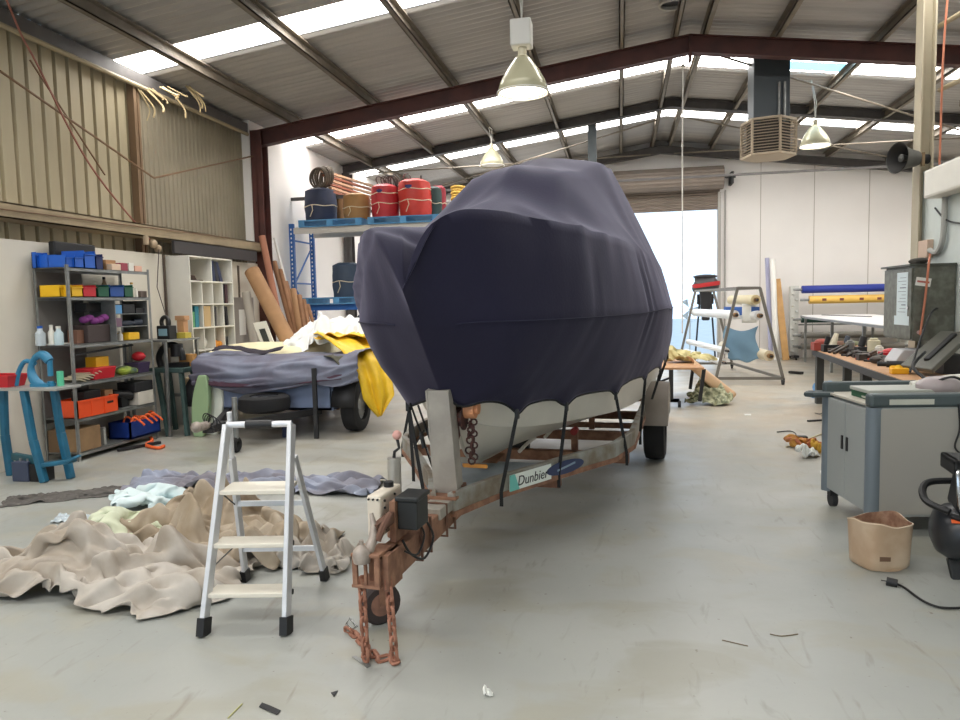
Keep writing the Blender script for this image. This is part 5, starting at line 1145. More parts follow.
q = [at(x, y, Z=.02) for x, y in ((150, 436), (152, 441), (146, 445), (158, 448), (164, 446))]
solo('orange_strap', MB().tube(catmull(q, 5), .02, 6), M('orange webbing', (240, 104, 48)), 'orange strap end lying on the floor in front of the blue tub', 'strap')
p_ = at(118, 452, Z=0); p2 = at(160, 444, Z=0)
solo('floor_tool', MB().beam(p_+V((0, 0, .02)), p2+V((0, 0, .02)), .05, .03), dark, 'long dark bar on the floor before the shelving', 'bar')

# ---- teal press stand
Yp = 5.9
pst = thing('press_stand', 'teal steel work stand with grey top and curved hand press at the far left', 'work stand', (-5.5, Yp, 0))
def pp(x, y, Y=Yp): return at(x, y, Y=Y)
zt = .90
part('top', MB().box(-6.0, -5.12, Yp-.16, Yp+.16, zt-.025, zt), M('scratched steel top', (176, 176, 172), .4, .5), pst, bev=.004)
for (xa, ya, xb, yb, Y_) in ((24, 392, 44, 474, Yp-.12), (54, 390, 70, 462, Yp+.05), (4, 396, 10, 462, Yp+.1)):
    a, b_ = pp(xa, ya, Y_), pp(xb, yb, Y_); b_.z = max(0.0, b_.z); 
    mid = a.lerp(b_, .6)-V((.03, 0, 0))
    part('leg', MB().beam(V((a.x, Y_, zt-.02)), V((mid.x, Y_, mid.z)), .062, .062, (0,1,0)).beam(V((mid.x, Y_, mid.z+.01)), V((b_.x, Y_, .0)), .065, .065, (0,1,0)), teal, pst, bev=.012)
part('stretcher', MB().beam(V((-5.86, Yp+.08, .20)), V((-5.45, Yp-.08, .20)), .06, .07), M('dark teal', (30, 84, 96), .5), pst, bev=.01)
part('foot_pedal', MB().beam(V((-5.40, Yp-.1, .16)), V((-5.08, Yp-.04, .20)), .10, .04).beam(V((-5.12, Yp-.06, .2)), V((-5.04, Yp-.04, .24)), .12, .03), teal, pst, bev=.01)
# press body: a C frame with a big curved arm
pr = [pp(x, y) for x, y in ((46, 384), (40, 380), (38, 368), (41, 358), (47, 353), (54, 356))]
hp_ = MB()
hp_.tube(catmull([V((-5.40, Yp, zt)), V((-5.49, Yp, zt+.06)), V((-5.52, Yp, zt+.17)), V((-5.47, Yp, zt+.27)), V((-5.38, Yp, zt+.30)), V((-5.31, Yp, zt+.24))], 6), [.036+.01*math.sin(k_*.3) for k_ in range(31)], 10)
hp_.box(-5.50, -5.30, Yp-.05, Yp+.05, zt, zt+.03); hp_.cyl((-5.31, Yp, zt+.25), (-5.31, Yp, zt+.10), .025); hp_.cyl((-5.31, Yp, zt), (-5.31, Yp, zt+.05), .03)
hp_.tube(catmull([V((-5.47, Yp, zt+.22)), V((-5.58, Yp, zt+.24)), V((-5.66, Yp, zt+.14)), V((-5.70, Yp, zt+.01))], 6), .022, 8)
part('press_frame', hp_, M('light teal enamel', (44, 124, 162), .4, 0, var=.1), pst)
part('pressed_part', MB().cyl((-5.25, Yp+.05, zt), (-5.25, Yp+.05, zt+.14), .03), M('light green plastic', (90, 190, 150), .5), pst)
rb = thing('basket', 'small red plastic basket on the teal press stand', 'basket', (-5.82, Yp, zt+.001))
part('shell', MB().add([(-5.97,Yp-.1,zt+.001),(-5.70,Yp-.1,zt+.001),(-5.70,Yp+.1,zt+.001),(-5.97,Yp+.1,zt+.001),(-6.0,Yp-.12,zt+.11),(-5.67,Yp-.12,zt+.11),(-5.67,Yp+.12,zt+.11),(-6.0,Yp+.12,zt+.11)],[(3,2,1,0),(0,1,5,4),(1,2,6,5),(2,3,7,6),(3,0,4,7)]), redp, rb)
part('rim', MB().tube([(-6.0,Yp-.12,zt+.11),(-5.67,Yp-.12,zt+.11),(-5.67,Yp+.12,zt+.11),(-6.0,Yp+.12,zt+.11)], .008, 6, True), redp, rb)
bc = at(25, 482, Z=0)
bat = thing('battery', 'dark blue lead battery standing on the floor under the teal stand', 'battery', (bc.x-.02, bc.y+.1, 0))
part('case', MB().box(bc.x-.14, bc.x+.04, bc.y, bc.y+.16, 0, .19), M('slate blue case', (62, 70, 92), .6), bat, bev=.008)
part('side_label', MB().box(bc.x+.04, bc.x+.20, bc.y+.01, bc.y+.15, 0, .17), black, bat, bev=.008)
part('terminal', MB().cyl((bc.x-.08, bc.y+.05, .19), (bc.x-.08, bc.y+.05, .215), .012).cyl((bc.x+.0, bc.y+.05, .19), (bc.x+.0, bc.y+.05, .215), .012), steel, bat)

# ---- green work stands beyond the shelving
gs = thing('work_stand', 'dull green splayed-leg stand carrying a black curved machine, beyond the steel shelving', 'work stand', (-5.68, 8.35, 0))
part('top', MB().box(-5.95, -5.44, 8.2, 8.55, .80, .86), greend, gs, bev=.006)
for (x0, y0, x1, y1) in ((-5.84, 8.25, -5.64, 8.12), (-5.50, 8.25, -5.40, 8.16), (-5.85, 8.5, -5.86, 8.6), (-5.50, 8.5, -5.45, 8.6)):
    part('leg', MB().beam((x0, y0, .80), (x1, y1, 0), .05, .05, (0,1,0)), greend, gs)
mc = MB(); mc.tube(catmull([V((-5.86, 8.36, .87)), V((-5.88, 8.36, 1.0)), V((-5.80, 8.36, 1.12)), V((-5.66, 8.36, 1.15)), V((-5.56, 8.36, 1.08)), V((-5.54, 8.36, .95))], 6), [.04]*31, 8)
mc.box(-5.72, -5.5, 8.28, 8.44, .86, .92); mc.cyl((-5.62, 8.36, 1.0), (-5.62, 8.36, 1.16), .08)
solo('curved_press', mc, black, 'black curved press standing on the dull green stand', 'press', ang=.9)
ws = thing('wall_table', 'thin steel wall table holding a black sewing machine beyond the shelving', 'table', (-5.75, 8.45, 0))
part('top', MB().box(-6.12, -5.56, 8.08, 8.8, 1.20, 1.225), steel, ws)
for x, y in ((-5.6, 8.1), (-5.6, 8.78), (-6.1, 8.1), (-6.1, 8.78)): part('leg', MB().box(x-.015, x+.015, y-.015, y+.015, 0, 1.2), steel, ws)
sm = thing('sewing_machine', 'small black round-backed machine on the thin steel wall table', 'machine', (-5.74, 8.35, 1.226))
part('body', MB().box(-5.84, -5.66, 8.28, 8.44, 1.226, 1.40).torus((-5.75, 8.34, 1.44), (.3, 1, 0), .07, .028, 20, 8), black, sm, bev=.01)
part('label_plate', MB().box(-5.81, -5.69, 8.274, 8.28, 1.27, 1.36), M('pale blue plate', (140, 176, 190), .4), sm)
solo('small_box', MB().box(-5.80, -5.66, 8.62, 8.74, 1.46, 1.52).box(-5.78, -5.68, 8.63, 8.73, 1.226, 1.46), M('tan box', (196, 150, 110), .7), 'tan box on a block at the right of the wall table', 'box', bev=.004)
solo('small_box', MB().box(-5.72, -5.58, 8.5, 8.64, 1.226, 1.30), M('mustard box', (196, 176, 70), .7), 'mustard box on the wall table beside the black machine', 'box', bev=.004)
solo('cardboard_box', MB().box(-5.66, -5.46, 8.45, 8.55, .861, 1.02), M('ochre carton', (190, 140, 80), .8), 'ochre carton on the dull green stand behind the curved press', 'box', bev=.004)
solo('cardboard_box', MB().box(-5.9, -5.52, 8.9, 9.05, .45, .66), M('beige carton', (206, 182, 146), .8), 'beige carton on a low rack under the wall table', 'box', bev=.004)
solo('low_rack', MB().box(-6.1, -5.5, 8.86, 8.94, .41, .45).box(-5.54, -5.5, 8.86, 8.9, 0, .42).box(-6.1, -6.06, 8.86, 8.9, 0, .42), steel, 'low rack under the beige carton', 'rack')
sp_ = at(150, 244, X=XL+.1)
lamp = thing('wall_fitting', 'dusty light fitting on the girt with a lead running down to the sewing machine', 'light fitting', tuple(sp_))
part('fitting', MB().ball(sp_+V((.05, 0, 0)), .06, (.8, 1, 1)).ball(sp_+V((.03, .12, -.05)), .05).cyl(sp_+V((.05,-.15,.1)), sp_+V((.05,-.15,-.02)), .035), M('dusty fitting', (170, 150, 124), .8), lamp)
part('lead', MB().tube([sp_+V((.06, .1, -.05)), V((-5.95, 8.5, 1.9)), V((-5.74, 8.36, 1.5))], .006, 6).tube([V((XL+.08, 8.9, 2.3)), V((XL+.08, 8.92, 1.5))], .006, 6), M('brown lead', (70, 54, 48), .6), lamp)
cb_ = MB()
for k_ in range(14):
    r1 = random.Random(k_+50); p = at(135+r1.random()*55, 78+r1.random()*5, X=XL+.12); p.z -= .1; q = p+V((.1+.2*r1.random(), .25*(r1.random()-.5), -.12-.3*r1.random()**2)); cb_.tube(catmull([p, p.lerp(q, .5)+V((.06, .05, -.04)), q], 5), .012*r1.random()+.004, 5)
solo('cobweb', cb_, M('dusty cobweb', (176, 156, 118), .9), 'dusty strands hanging at the eave by the first skylight', 'cobweb')
solo('hanging_string', MB().tube(catmull([at(4, -6, X=XL+.3), at(22, 36, X=XL+.2), at(36, 62, X=XL+.12), at(90, 165, X=XL+.1), at(150, 240, X=XL+.12)], 8), .011, 6), M('faded red cord', (150, 96, 82), .7), 'faded red cord hanging down the cream cladding', 'cord')

# ---- white bookcase
BX = -5.78; BY0, BY1 = 9.0, 10.08
bk = thing('bookcase', 'tall white pigeonhole bookcase against the left wall', 'bookcase', (BX-.17, 9.5, 0))
part('side_panel', MB().box(BX-.36, BX, BY0-.02, BY0, 0, 2.34), white, bk)
part('side_panel', MB().box(BX-.36, BX, BY1, BY1+.02, 0, 2.34), white, bk)
part('back_panel', MB().box(BX-.36, BX-.35, BY0, BY1, 0, 2.34), white, bk)
zl = [2.34, 2.0, 1.68, 1.35, 1.03, .7, .37, .06]
for z in zl: part('shelf', MB().box(BX-.35, BX, BY0, BY1, z-.02, z), white, bk)
for k_ in range(len(zl)-1):
    for y in ([BY0+.54] if k_ == 0 else [BY0+.27, BY0+.54, BY0+.81]):
        part('divider', MB().box(BX-.35, BX-.005, y-.008, y+.008, zl[k_+1], zl[k_]-.02), white, bk)
def fold(y0, y1, row, hfrac, m, label, cat='folder', lean=0, dep=.25):
    z0 = zl[row+1]; z1 = z0+(zl[row]-.02-z0)*hfrac
    mb = MB().add([(BX-.03-dep,y0,z0),(BX-.03,y0,z0),(BX-.03,y1,z0),(BX-.03-dep,y1,z0),(BX-.03-dep,y0+lean,z1),(BX-.03,y0+lean,z1),(BX-.03,y1+lean,z1),(BX-.03-dep,y1+lean,z1)],[(3,2,1,0),(4,5,6,7),(0,1,5,4),(1,2,6,5),(2,3,7,6),(3,0,4,7)])
    return solo('folder', mb, m, label, cat, bev=.003)
nv = M('navy folder', (38, 46, 78), .5); dk = M('black folder', (34, 32, 36), .5)
fold(BY0+.80, BY0+.88, 0, .9, nv, 'navy folder leaning left in the top right hole of the bookcase, rightmost of three', lean=-.12)
fold(BY0+.70, BY0+.78, 0, .92, dk, 'black folder leaning left in the top right hole of the bookcase, middle of three', lean=-.08)
fold(BY0+.60, BY0+.68, 0, .94, nv, 'navy folder in the top right hole of the bookcase, leftmost of three', lean=-.03)
fold(BY0+.84, BY0+.90, 1, .92, dk, 'black folder in the second row of the bookcase, left of its dark twin')
fold(BY0+.92, BY0+.99, 1, .95, M('maroon folder', (66, 34, 40), .5), 'maroon folder at the right end of the second row of the bookcase')
fold(BY0+.05, BY0+.10, 2, .7, M('green folder', (96, 160, 110), .5), 'green folder at the left of the third row of the bookcase')
fold(BY0+.11, BY0+.20, 2, .95, M('teal folder', (40, 120, 140), .5), 'teal folder in the leftmost hole of the third row')
fold(BY0+.33, BY0+.50, 2, .95, M('manila folder', (196, 168, 124), .7), 'manila folder in the third row of the bookcase')
fold(BY0+.57, BY0+.64, 2, .95, dk, 'black folder just right of the middle divider in the third row')
fold(BY0+.66, BY0+.69, 2, .9, M('grey folder', (150, 146, 140), .6), 'thin grey folder between black folders in the third row')
fold(BY0+.83, BY0+.89, 2, .95, dk, 'black folder at the left of the last hole in the third row')
fold(BY0+.93, BY0+.98, 2, .92, dk, 'black folder leaning at the right end of the third row', lean=-.03)
solo('hat', MB().lathe((BX-.18, BY0+.24, zl[1]), [(0,.09),(.08,.08),(.1,.02),(.19,.01),(.19,0),(0,0)], 20), M('brown felt', (70, 56, 48), .9), 'brown cap lying in the top left hole of the bookcase', 'cap')
solo('plastic_jug', MB().ball((BX-.15, BY0+.42, zl[4]+.09), .08, (1, 1, 1.1)).cyl((BX-.15, BY0+.42, zl[4]+.15), (BX-.15, BY0+.42, zl[4]+.21), .025), white, 'white jug in the fourth row of the bookcase', 'jug')
solo('orange_bag', MB().ball((BX-.12, BY0+.66, zl[4]+.06), .08, (1, 1.4, .8)).ball((BX-.10, BY0+.78, zl[4]+.05), .06, (1, 1, .8)), M('amber bag', (226, 150, 50), .6), 'amber bag in the fourth row of the bookcase', 'bag')
solo('small_box', MB().box(BX-.3, BX-.05, BY0+.86, BY0+.97, zl[4], zl[4]+.15), dark, 'dark box at the right of the fourth row of the bookcase', 'box')
# dark strip in the gap above the bookcase
solo('dark_gap_strip', MB().box(XL+.16, XL+.20, 9.0, 11.3, 2.38, 2.55), M('dark strip', (58, 54, 54), .7), 'dark strip along the gap between wall top and girt above the bookcase', 'strip')
# grey pin board with papers
pb = thing('pin_board', 'grey pin board with two papers beside the bookcase', 'pin board', (XL+.07, 10.8, 1.1))
part('board', MB().box(XL+.051, XL+.07, 10.35, 11.35, 1.0, 1.78), M('grey felt', (150, 144, 138), .9), pb)
for y, z, n_ in ((10.45, 1.65, 'paper'), (10.85, 1.58, 'paper')): part(n_, MB().box(XL+.0701, XL+.074, y, y+.2, z-.42, z), paper, pb)
# framed picture leaning
a, b_, c, d = at(254, 325, Y=10.4), at(270, 345, Y=10.4), at(262, 321, Y=10.4), at(271, 343, Y=10.4)
pf = thing('picture_frame', 'white framed picture tilted at the foot of the cardboard tubes', 'picture', tuple(at(265, 345, Y=10.4)))
u = (at(266, 321, Y=10.4)-at(254, 323, Y=10.4)); vdir = (at(258, 346, Y=10.4)-at(253, 323, Y=10.4))
p0 = at(253, 323, Y=10.4)
part('frame', MB().slab([p0, p0+u*1.05, p0+u*1.05+vdir*1.25+V((.08,0,0)), p0+vdir*1.25+V((.08,0,0))], .02), white, pf)
part('picture', MB().slab([p0+u*.3+vdir*.3+V((.02,-.012,0)), p0+u*.78+vdir*.3+V((.02,-.012,0)), p0+u*.78+vdir*.95+V((.06,-.012,0)), p0+u*.3+vdir*.95+V((.06,-.012,0))], .004), M('dark print', (70, 74, 70), .5, var=.4), pf)
so_ = thing('side_shelf', 'low white shelf with clutter between the bookcase and the tubes', 'shelf', (-5.9, 10.6, 0))
part('top', MB().box(-6.13, -5.85, 10.12, 10.95, .98, 1.0), white, so_)
part('bracket', MB().box(-6.13, -5.9, 10.5, 10.53, .8, .98), white, so_)

# ---- tubes and battens leaning in the corner
def lean(name, xa, ya, xb, yb, Ya, Yb, r, m, label, cat, group=None, hollow=True):
    a = at(xa, ya, Y=Ya); b_ = at(xb, yb, Y=Yb); d = (a-b_).normalized(); base = b_-d*(b_.z/d.z) if d.z > .1 else b_
    base.z = r*.4
    t = thing(name, label, cat, tuple(base), 0, group)
    part('tube', MB().cyl(base, a, r, n=20, caps=not hollow), m, t)
    if hollow:
        part('end_cap', MB().lathe(a, [(r, 0), (r*.72, .001), (r*.7, -.06), (0, -.06)], 20, d), M('tube inside', (214, 196, 172), .8), t)
    return t
lean('cardboard_tube', 252, 271, 285, 336, 11.0, 10.7, .125, card, 'thickest brown cardboard tube leaning left against the corner column', 'tube')
lean('cardboard_tube', 262, 236, 272, 285, 11.4, 11.35, .055, M('rosy tube', (170, 116, 92), .8), 'slim rosy brown tube reaching highest beside the corner column', 'tube')
lean('cardboard_tube', 246, 292, 252, 330, 10.85, 10.85, .07, M('grey tube', (176, 170, 160), .7), 'pale grey tube standing left of the thick cardboard tube', 'tube')
tb = M('batten brown', (158, 116, 84), .8, var=.2)
for i, (xa, ya, xb, yb, r, lb) in enumerate(((274, 262, 292, 328, .05, 'long brown roll right of the slim tube, leaning left'), (280, 270, 296, 330, .045, 'brown roll with a pale tip beside the long brown roll'),
        (286, 282, 299, 332, .04, 'third brown roll in the corner bundle'), (293, 290, 301, 332, .06, 'short thick tan roll in the corner bundle'), (299, 296, 306, 332, .05, 'short tan roll right of the thick one'),
        (304, 300, 310, 332, .035, 'thin short roll near the blue rack upright'), (308, 305, 316, 333, .03, 'rightmost thin roll before the blue rack upright'))):
    lean('fabric_roll', xa, ya, xb, yb, 12.0-.03*i, 11.6-.03*i, r, tb if i != 3 else card, lb, 'roll', hollow=i in (0, 3))
lean('white_pole', 274, 238, 296, 320, 12.2, 11.9, .022, M('white pole', (230, 226, 220), .5), 'thin white pole leaning behind the brown rolls', 'pole', hollow=False)

# ---- blue pallet racking with pallets and rolled goods
RY0, RY1 = 12.75, 13.65
rx0 = at(293, 260, Y=RY0).x; rx1 = rx0+2.75
rzA = at(345, 226, Y=RY0).z; rzB = at(345, 304, Y=RY0).z
bl_ = M('rack blue', (42, 98, 170), .5, .1, var=.1); slot = M('slot shadow', (20, 40, 80), .8)
rk = thing('pallet_rack', 'blue pallet racking standing behind the box trailer', 'pallet rack', ((rx0+rx1)/2, RY0, 0))
for x in (rx0, rx1):
    for y in (RY0, RY1):
        po = part('upright', MB().box(x-.045, x+.045, y-.035, y+.035, 0, rzA+.08 if x == rx0 else rzA+.05), bl_, rk, bev=.003)
        sl = MB()
        for k_ in range(38):
            z = .15+k_*.08
            if z < rzA: sl.box(x-.012, x+.012, y-.0365, y-.035, z, z+.035)
        part('slots', sl, paper, po, kind='stuff')
    br = MB()
    for z0_, z1_, f in ((.4, 1.2, 1), (1.2, 2.0, 0), (2.0, 2.8, 1)):
        ya, yb_ = (RY0, RY1) if f else (RY1, RY0); br.beam((x, ya, z0_), (x, yb_, z1_), .03, .02, (1,0,0)); br.beam((x, RY0, z1_+.05), (x, RY1, z1_+.05), .03, .03, (1,0,0))
    part('brace', br, bl_, rk)
for z, m_ in ((rzA, steel), (rzB, bl_)):
    for y in (RY0, RY1): part('beam', MB().box(rx0+.045, rx1-.045, y-.025, y+.025, z-.11, z), m_ if m_ is bl_ else M('pale rack beam', (206, 200, 190), .5), rk)
def pallet(x0, x1, z, label):
    t = thing('pallet', label, 'pallet', ((x0+x1)/2, (RY0+RY1)/2, z))
    pm_ = M('pale blue painted timber', (92, 156, 204), .7, var=.2)
    part('bottom_board', MB().box(x0, x1, RY0-.08, RY0+.04, z, z+.02), pm_, t)
    for x in (x0+.06, (x0+x1)/2, x1-.06): part('bearer', MB().box(x-.06, x+.06, RY0-.08, RY1+.05, z+.02, z+.11), pm_, t)
    for k_ in range(6):
        y = RY0-.08+k_*.18; part('deck_board', MB().box(x0, x1, y, y+.13, z+.11, z+.13), pm_, t)
    return z+.13
pA = pallet(at(300, 222, Y=RY0).x, at(363, 222, Y=RY0).x, rzA+.001, 'blue wooden pallet on top of the racking under the navy roll')
pB = pallet(at(369, 222, Y=RY0).x, at(440, 222, Y=RY0).x, rzA+.001, 'blue wooden pallet on top of the racking under the two red rolls')
pC = pallet(at(304, 300, Y=RY0).x, at(372, 300, Y=RY0).x, rzB+.001, 'blue wooden pallet on the lower level of the racking')
def bundle(xa, xb, yt, z0, m, label, Y=13.05, tilt=0, emblem=False, rope=True, sx=1):
    a, b_ = at(xa, (yt+222)/2, Y=Y), at(xb, (yt+222)/2, Y=Y); zt_ = at((xa+xb)/2, yt, Y=Y).z; r = (b_.x-a.x)/2; cx = (a.x+b_.x)/2; h = zt_-z0
    t = thing('wrapped_drum', label, 'wrapped roll', (cx, Y, z0))
    def fn(u, v):
        th = 2*PI*u; rr = r*(.93+.07*math.sin(PI*min(1, v*1.02)))*(1+.035*noise.noise(V((math.cos(th)*2, math.sin(th)*2, v*5+cx))))
        if v > .93: rr *= 1-(v-.93)/.07*.35
        return V((rr*math.cos(th)+tilt*v*h, rr*math.sin(th)*sx, h*v*(1+.015*noise.noise(V((math.cos(th)*1.5, math.sin(th)*1.5, cx*3))))))
    mb = MB().grid(fn, 40, 26); mb.ball((tilt*h, 0, h*.985), r*.66, (1, 1, .10))
    part('wrap', mb, m, t, local=True)
    if rope:
        rm_ = M('cream twine', (222, 208, 178), .8)
        for vv in (.42, .72) if emblem else (.45,):
            part('twine', MB().tube([fn(k_/28, vv+.02*math.sin(k_))*1.01+V((0,0,-.01*h*vv)) for k_ in range(28)], .009, 5, True), rm_, t, local=True)
        part('twine', MB().tube([fn(.72, .45)*1.012, fn(.73, .3)*1.02, fn(.69, .12)*1.02], .009, 5), rm_, t, local=True)
    if emblem:
        e = MB(); 
        def se(du, dz): q = fn(.735+du, .80+dz); return q*1.0+V((q.x-tilt*h, q.y, 0)).normalized()*.012
        pts = [se(.035*math.cos(k_*2*PI/18), .075*math.sin(k_*2*PI/18)*(1 if math.sin(k_*2*PI/18) < 0 else .35)) for k_ in range(18)]
        e.add(pts+[se(0, 0)], [(k_, (k_+1) % 18, 18) for k_ in range(18)])
        part('emblem', e, M('emblem blue', (52, 56, 110), .6), t, local=True)
    return t
bundle(306, 336, 189, pA, M('navy wrap', (50, 58, 84), .6, var=.2), 'navy wrapped roll with a twine knot at the left of the upper racking')
bundle(344, 370, 194, pA, M('tan wrap', (172, 128, 76), .6, var=.15), 'tan brown wrapped roll left of the two red ones')
redw = M('red wrap', (196, 44, 52), .5, var=.15); 
bundle(372, 399, 185, pB, redw, 'red wrapped roll with a blue emblem, left of the red pair', emblem=True)
bundle(400, 432, 180, pB, M('orange red wrap', (206, 56, 44), .5, var=.12), 'slightly larger orange red wrapped roll with a blue emblem, right of the red pair', emblem=True, tilt=-.04)
bundle(431, 446, 186, pB, M('red black wrap', (150, 36, 50), .6), 'narrow crimson roll half hidden behind the red pair', Y=13.45)
bundle(424, 442, 187, pB, M('dark green wrap', (40, 62, 60), .6), 'dark green wrapped roll just right of the red pair', Y=13.25)
bundle(334, 345, 196, pA, M('dark ochre wrap', (128, 92, 54), .7), 'narrow ochre roll in the gap between the navy and the tan roll', Y=13.4, rope=False)
bundle(332, 360, 263, pC, M('slate wrap', (56, 72, 92), .6, var=.1), 'slate wrapped roll with a pink rim on the lower racking')
q = at(462, 195, Y=14.5)
yb_ = MB()
for k_ in range(5):
    yb_.torus(q+V((.0, 0, -.12+.055*k_)), (.1, .2, 1), .18-.01*(k_ % 2), .032, 24, 7, 1.2)
solo('rope_coil', yb_, M('yellow rope', (206, 164, 66), .7, var=.3, vscale=30), 'coil of yellow rope showing over the boat cover behind the red rolls', 'rope')
solo('storage_crate', MB().box(q.x-.5, q.x+.5, 14.2, 14.9, 0, q.z-.16), M('grey stillage', (130, 126, 120), .7), 'tall grey stillage under the yellow rope coil', 'crate', bev=.01)
# dark coil hanging at the left end, lengths of timber above
q = at(318, 178, Y=12.9)
dc = MB()
for k_ in range(7): dc.torus(q+V((.02*k_, .04*k_, .01*k_)), (.25+.1*k_, 1, .2*math.sin(k_)), .18+.012*math.sin(k_*3), .022, 26, 6)
solo('hose_coil', dc, M('dusty hose', (104, 92, 78), .8, var=.3), 'coil of dusty hose on top of the navy roll', 'hose')
tm = M('red brown timber', (156, 92, 66), .7, var=.25, vscale=5)
names = ['topmost', 'second from the top', 'third from the top', 'fourth from the top', 'fifth from the top', 'lowest']
for k_ in range(6):
    a = at(322+k_*2, 171+k_*4.2, Y=13.0); b_ = at(372+k_*2, 186+k_*4.6, Y=15.6)
    solo('timber_length', MB().beam(a, b_, .07, .04), tm if k_ % 2 else M('pale timber', (206, 164, 130), .7, var=.2), 'timber length under the roof by the left wall, %s of the stack' % names[k_], 'timber', 'timber lengths under the roof')
trim(MB().box(XL, at(345, 190, Y=13.1).x, 13.1, 13.16, at(322, 196, Y=13.1).z-.06, at(322, 196, Y=13.1).z).box(XL, XL+1.2, 15.0, 15.06, 3.6, 3.66), greysteel)
bg_ = MB()
for k_ in range(9):
    r1 = random.Random(k_+9); c = at(378+r1.random()*30, 180+r1.random()*3, Y=13.1); bg_.torus(c, (r1.random(), 1, r1.random()), .12, .012, 14, 5)
solo('cable_tangle', bg_, M('grey cable', (90, 84, 80), .7), 'tangle of grey cable lying on top of the red rolls', 'cable')
# ================================================================ overhead fittings
def highbay(px, py, pyt, Y, label, on=True, s=1.0, box=True):
    c = at(px, py, Y=Y); rz = roofz(c.x)-.2
    t = thing('high_bay_lamp', label, 'pendant lamp', tuple(c))
    r = .26*s
    prof = [(.06*s, .36*s), (.09*s, .33*s), (.17*s, .22*s), (.235*s, .10*s), (r, 0)]
    sh_ = part('lamp_shade', MB().lathe(c, prof, 28), M('ribbed acrylic shade', (188, 184, 156), .25, .1), t)
    so_ = sh_.modifiers.new('t', 'SOLIDIFY'); so_.thickness = .008
    part('rim', MB().torus(c, (0,0,1), r, .012, 28, 6), white, t)
    part('lens', MB().cyl(c+V((0,0,.015)), c+V((0,0,.02)), r*.93, n=28), M('lit lens', (255, 244, 214), .4, emit=7) if on else M('dull lens', (220, 216, 204), .4), t)
    part('bulb', MB().ball(c+V((0,0,.12*s)), .06*s, (1,1,1.6)), M('lit lens', (255, 244, 214)), t)
    part('lamp_neck', MB().cyl(c+V((0,0,.34*s)), c+V((0,0,.46*s)), .045*s), M('lamp neck', (196, 190, 168), .4, .3), t)
    z = c.z+.45*s
    if box:
        g = part('gear_box', MB().box(c.x-.11*s, c.x+.10*s, c.y-.10*s, c.y+.10*s, z, z+.26*s), M('white gear housing', (214, 212, 206), .5), t, bev=.015)
        part('knockout', MB().cyl((c.x-.112*s, c.y-.02, z+.15*s), (c.x-.10*s, c.y-.02, z+.15*s), .04*s), black, g)
        z += .26*s
    part('hanger', MB().tube([V((c.x, c.y, z)), V((c.x-.02, c.y, (z+rz)/2)), V((c.x-.06, c.y+.05, rz))], .008, 6).tube([V((c.x, c.y, z)), V((c.x+.015, c.y, z+.3)), V((c.x-.04, c.y+.03, min(rz, z+.6)))], .006, 6), M('lamp flex', (190, 188, 180), .6), t)
    return t
highbay(523, 93, 20, 7.5, 'nearest high bay lamp with white gear box, hanging above the boat bow')
highbay(815, 146, 122, 13.5, 'lit high bay lamp hanging right of the boxy ceiling duct', box=False, s=.95)
highbay(492, 166, 140, 14.5, 'unlit high bay lamp hanging just behind the top left of the boat cover', on=False, box=False, s=.95)
# duct with hexagonal grille
dc_ = at(768, 158, Y=12.5); 
du = thing('ceiling_duct', 'square grey ceiling duct ending in a hexagonal grille basket', 'duct', tuple(dc_))
duct_grey = M('dark duct metal', (70, 76, 80), .5, .4)
part('duct', MB().box(dc_.x-.27, dc_.x+.27, 12.25, 12.8, dc_.z+.5, roofz(dc_.x)), duct_grey, du, bev=.01)
part('duct_pipe', MB().cyl((dc_.x+.1, 12.2, dc_.z+.5), (dc_.x+.1, 12.2, dc_.z+1.1), .02).cyl((dc_.x+.18, 12.2, dc_.z+.5), (dc_.x+.18, 12.2, dc_.z+1.1), .02), steel, du)
hexagon = [V((dc_.x+.41*math.cos(PI/6+k_*PI/3+.25), 12.5+.41*math.sin(PI/6+k_*PI/3+.25), 0)) for k_ in range(6)]
gm = M('beige grille', (176, 160, 138), .6, .1)
z0, z1 = dc_.z+.02, dc_.z+.56
fr = MB()
for k_ in range(6):
    a, b_ = hexagon[k_], hexagon[(k_+1) % 6]
    fr.beam(V((a.x, a.y, z0)), V((a.x, a.y, z1)), .035, .035, (1,0,0))
    for z in (z0, z1): fr.beam(V((a.x, a.y, z)), V((b_.x, b_.y, z)), .03, .035)
part('grille_frame', fr, gm, du)
part('base_plate', MB().prism([(p.x, p.y) for p in hexagon], 'z', z0-.02, z0), gm, du)
part('top_plate', MB().prism([(p.x, p.y) for p in hexagon], 'z', z1, z1+.02), duct_grey, du)
part('inner_core', MB().prism([(dc_.x+(p.x-dc_.x)*.8, 12.5+(p.y-12.5)*.8) for p in hexagon], 'z', z0, z1), M('dark inside', (60, 54, 48), .8), du)
lv = MB()
for k_ in range(6):
    a, b_ = hexagon[k_], hexagon[(k_+1) % 6]
    for j in range(11):
        z = z0+.045+j*.045; lv.beam(V((a.x, a.y, z)), V((b_.x, b_.y, z)), .03, .008, (0, 0, 1))
part('louvre', lv, gm, du)
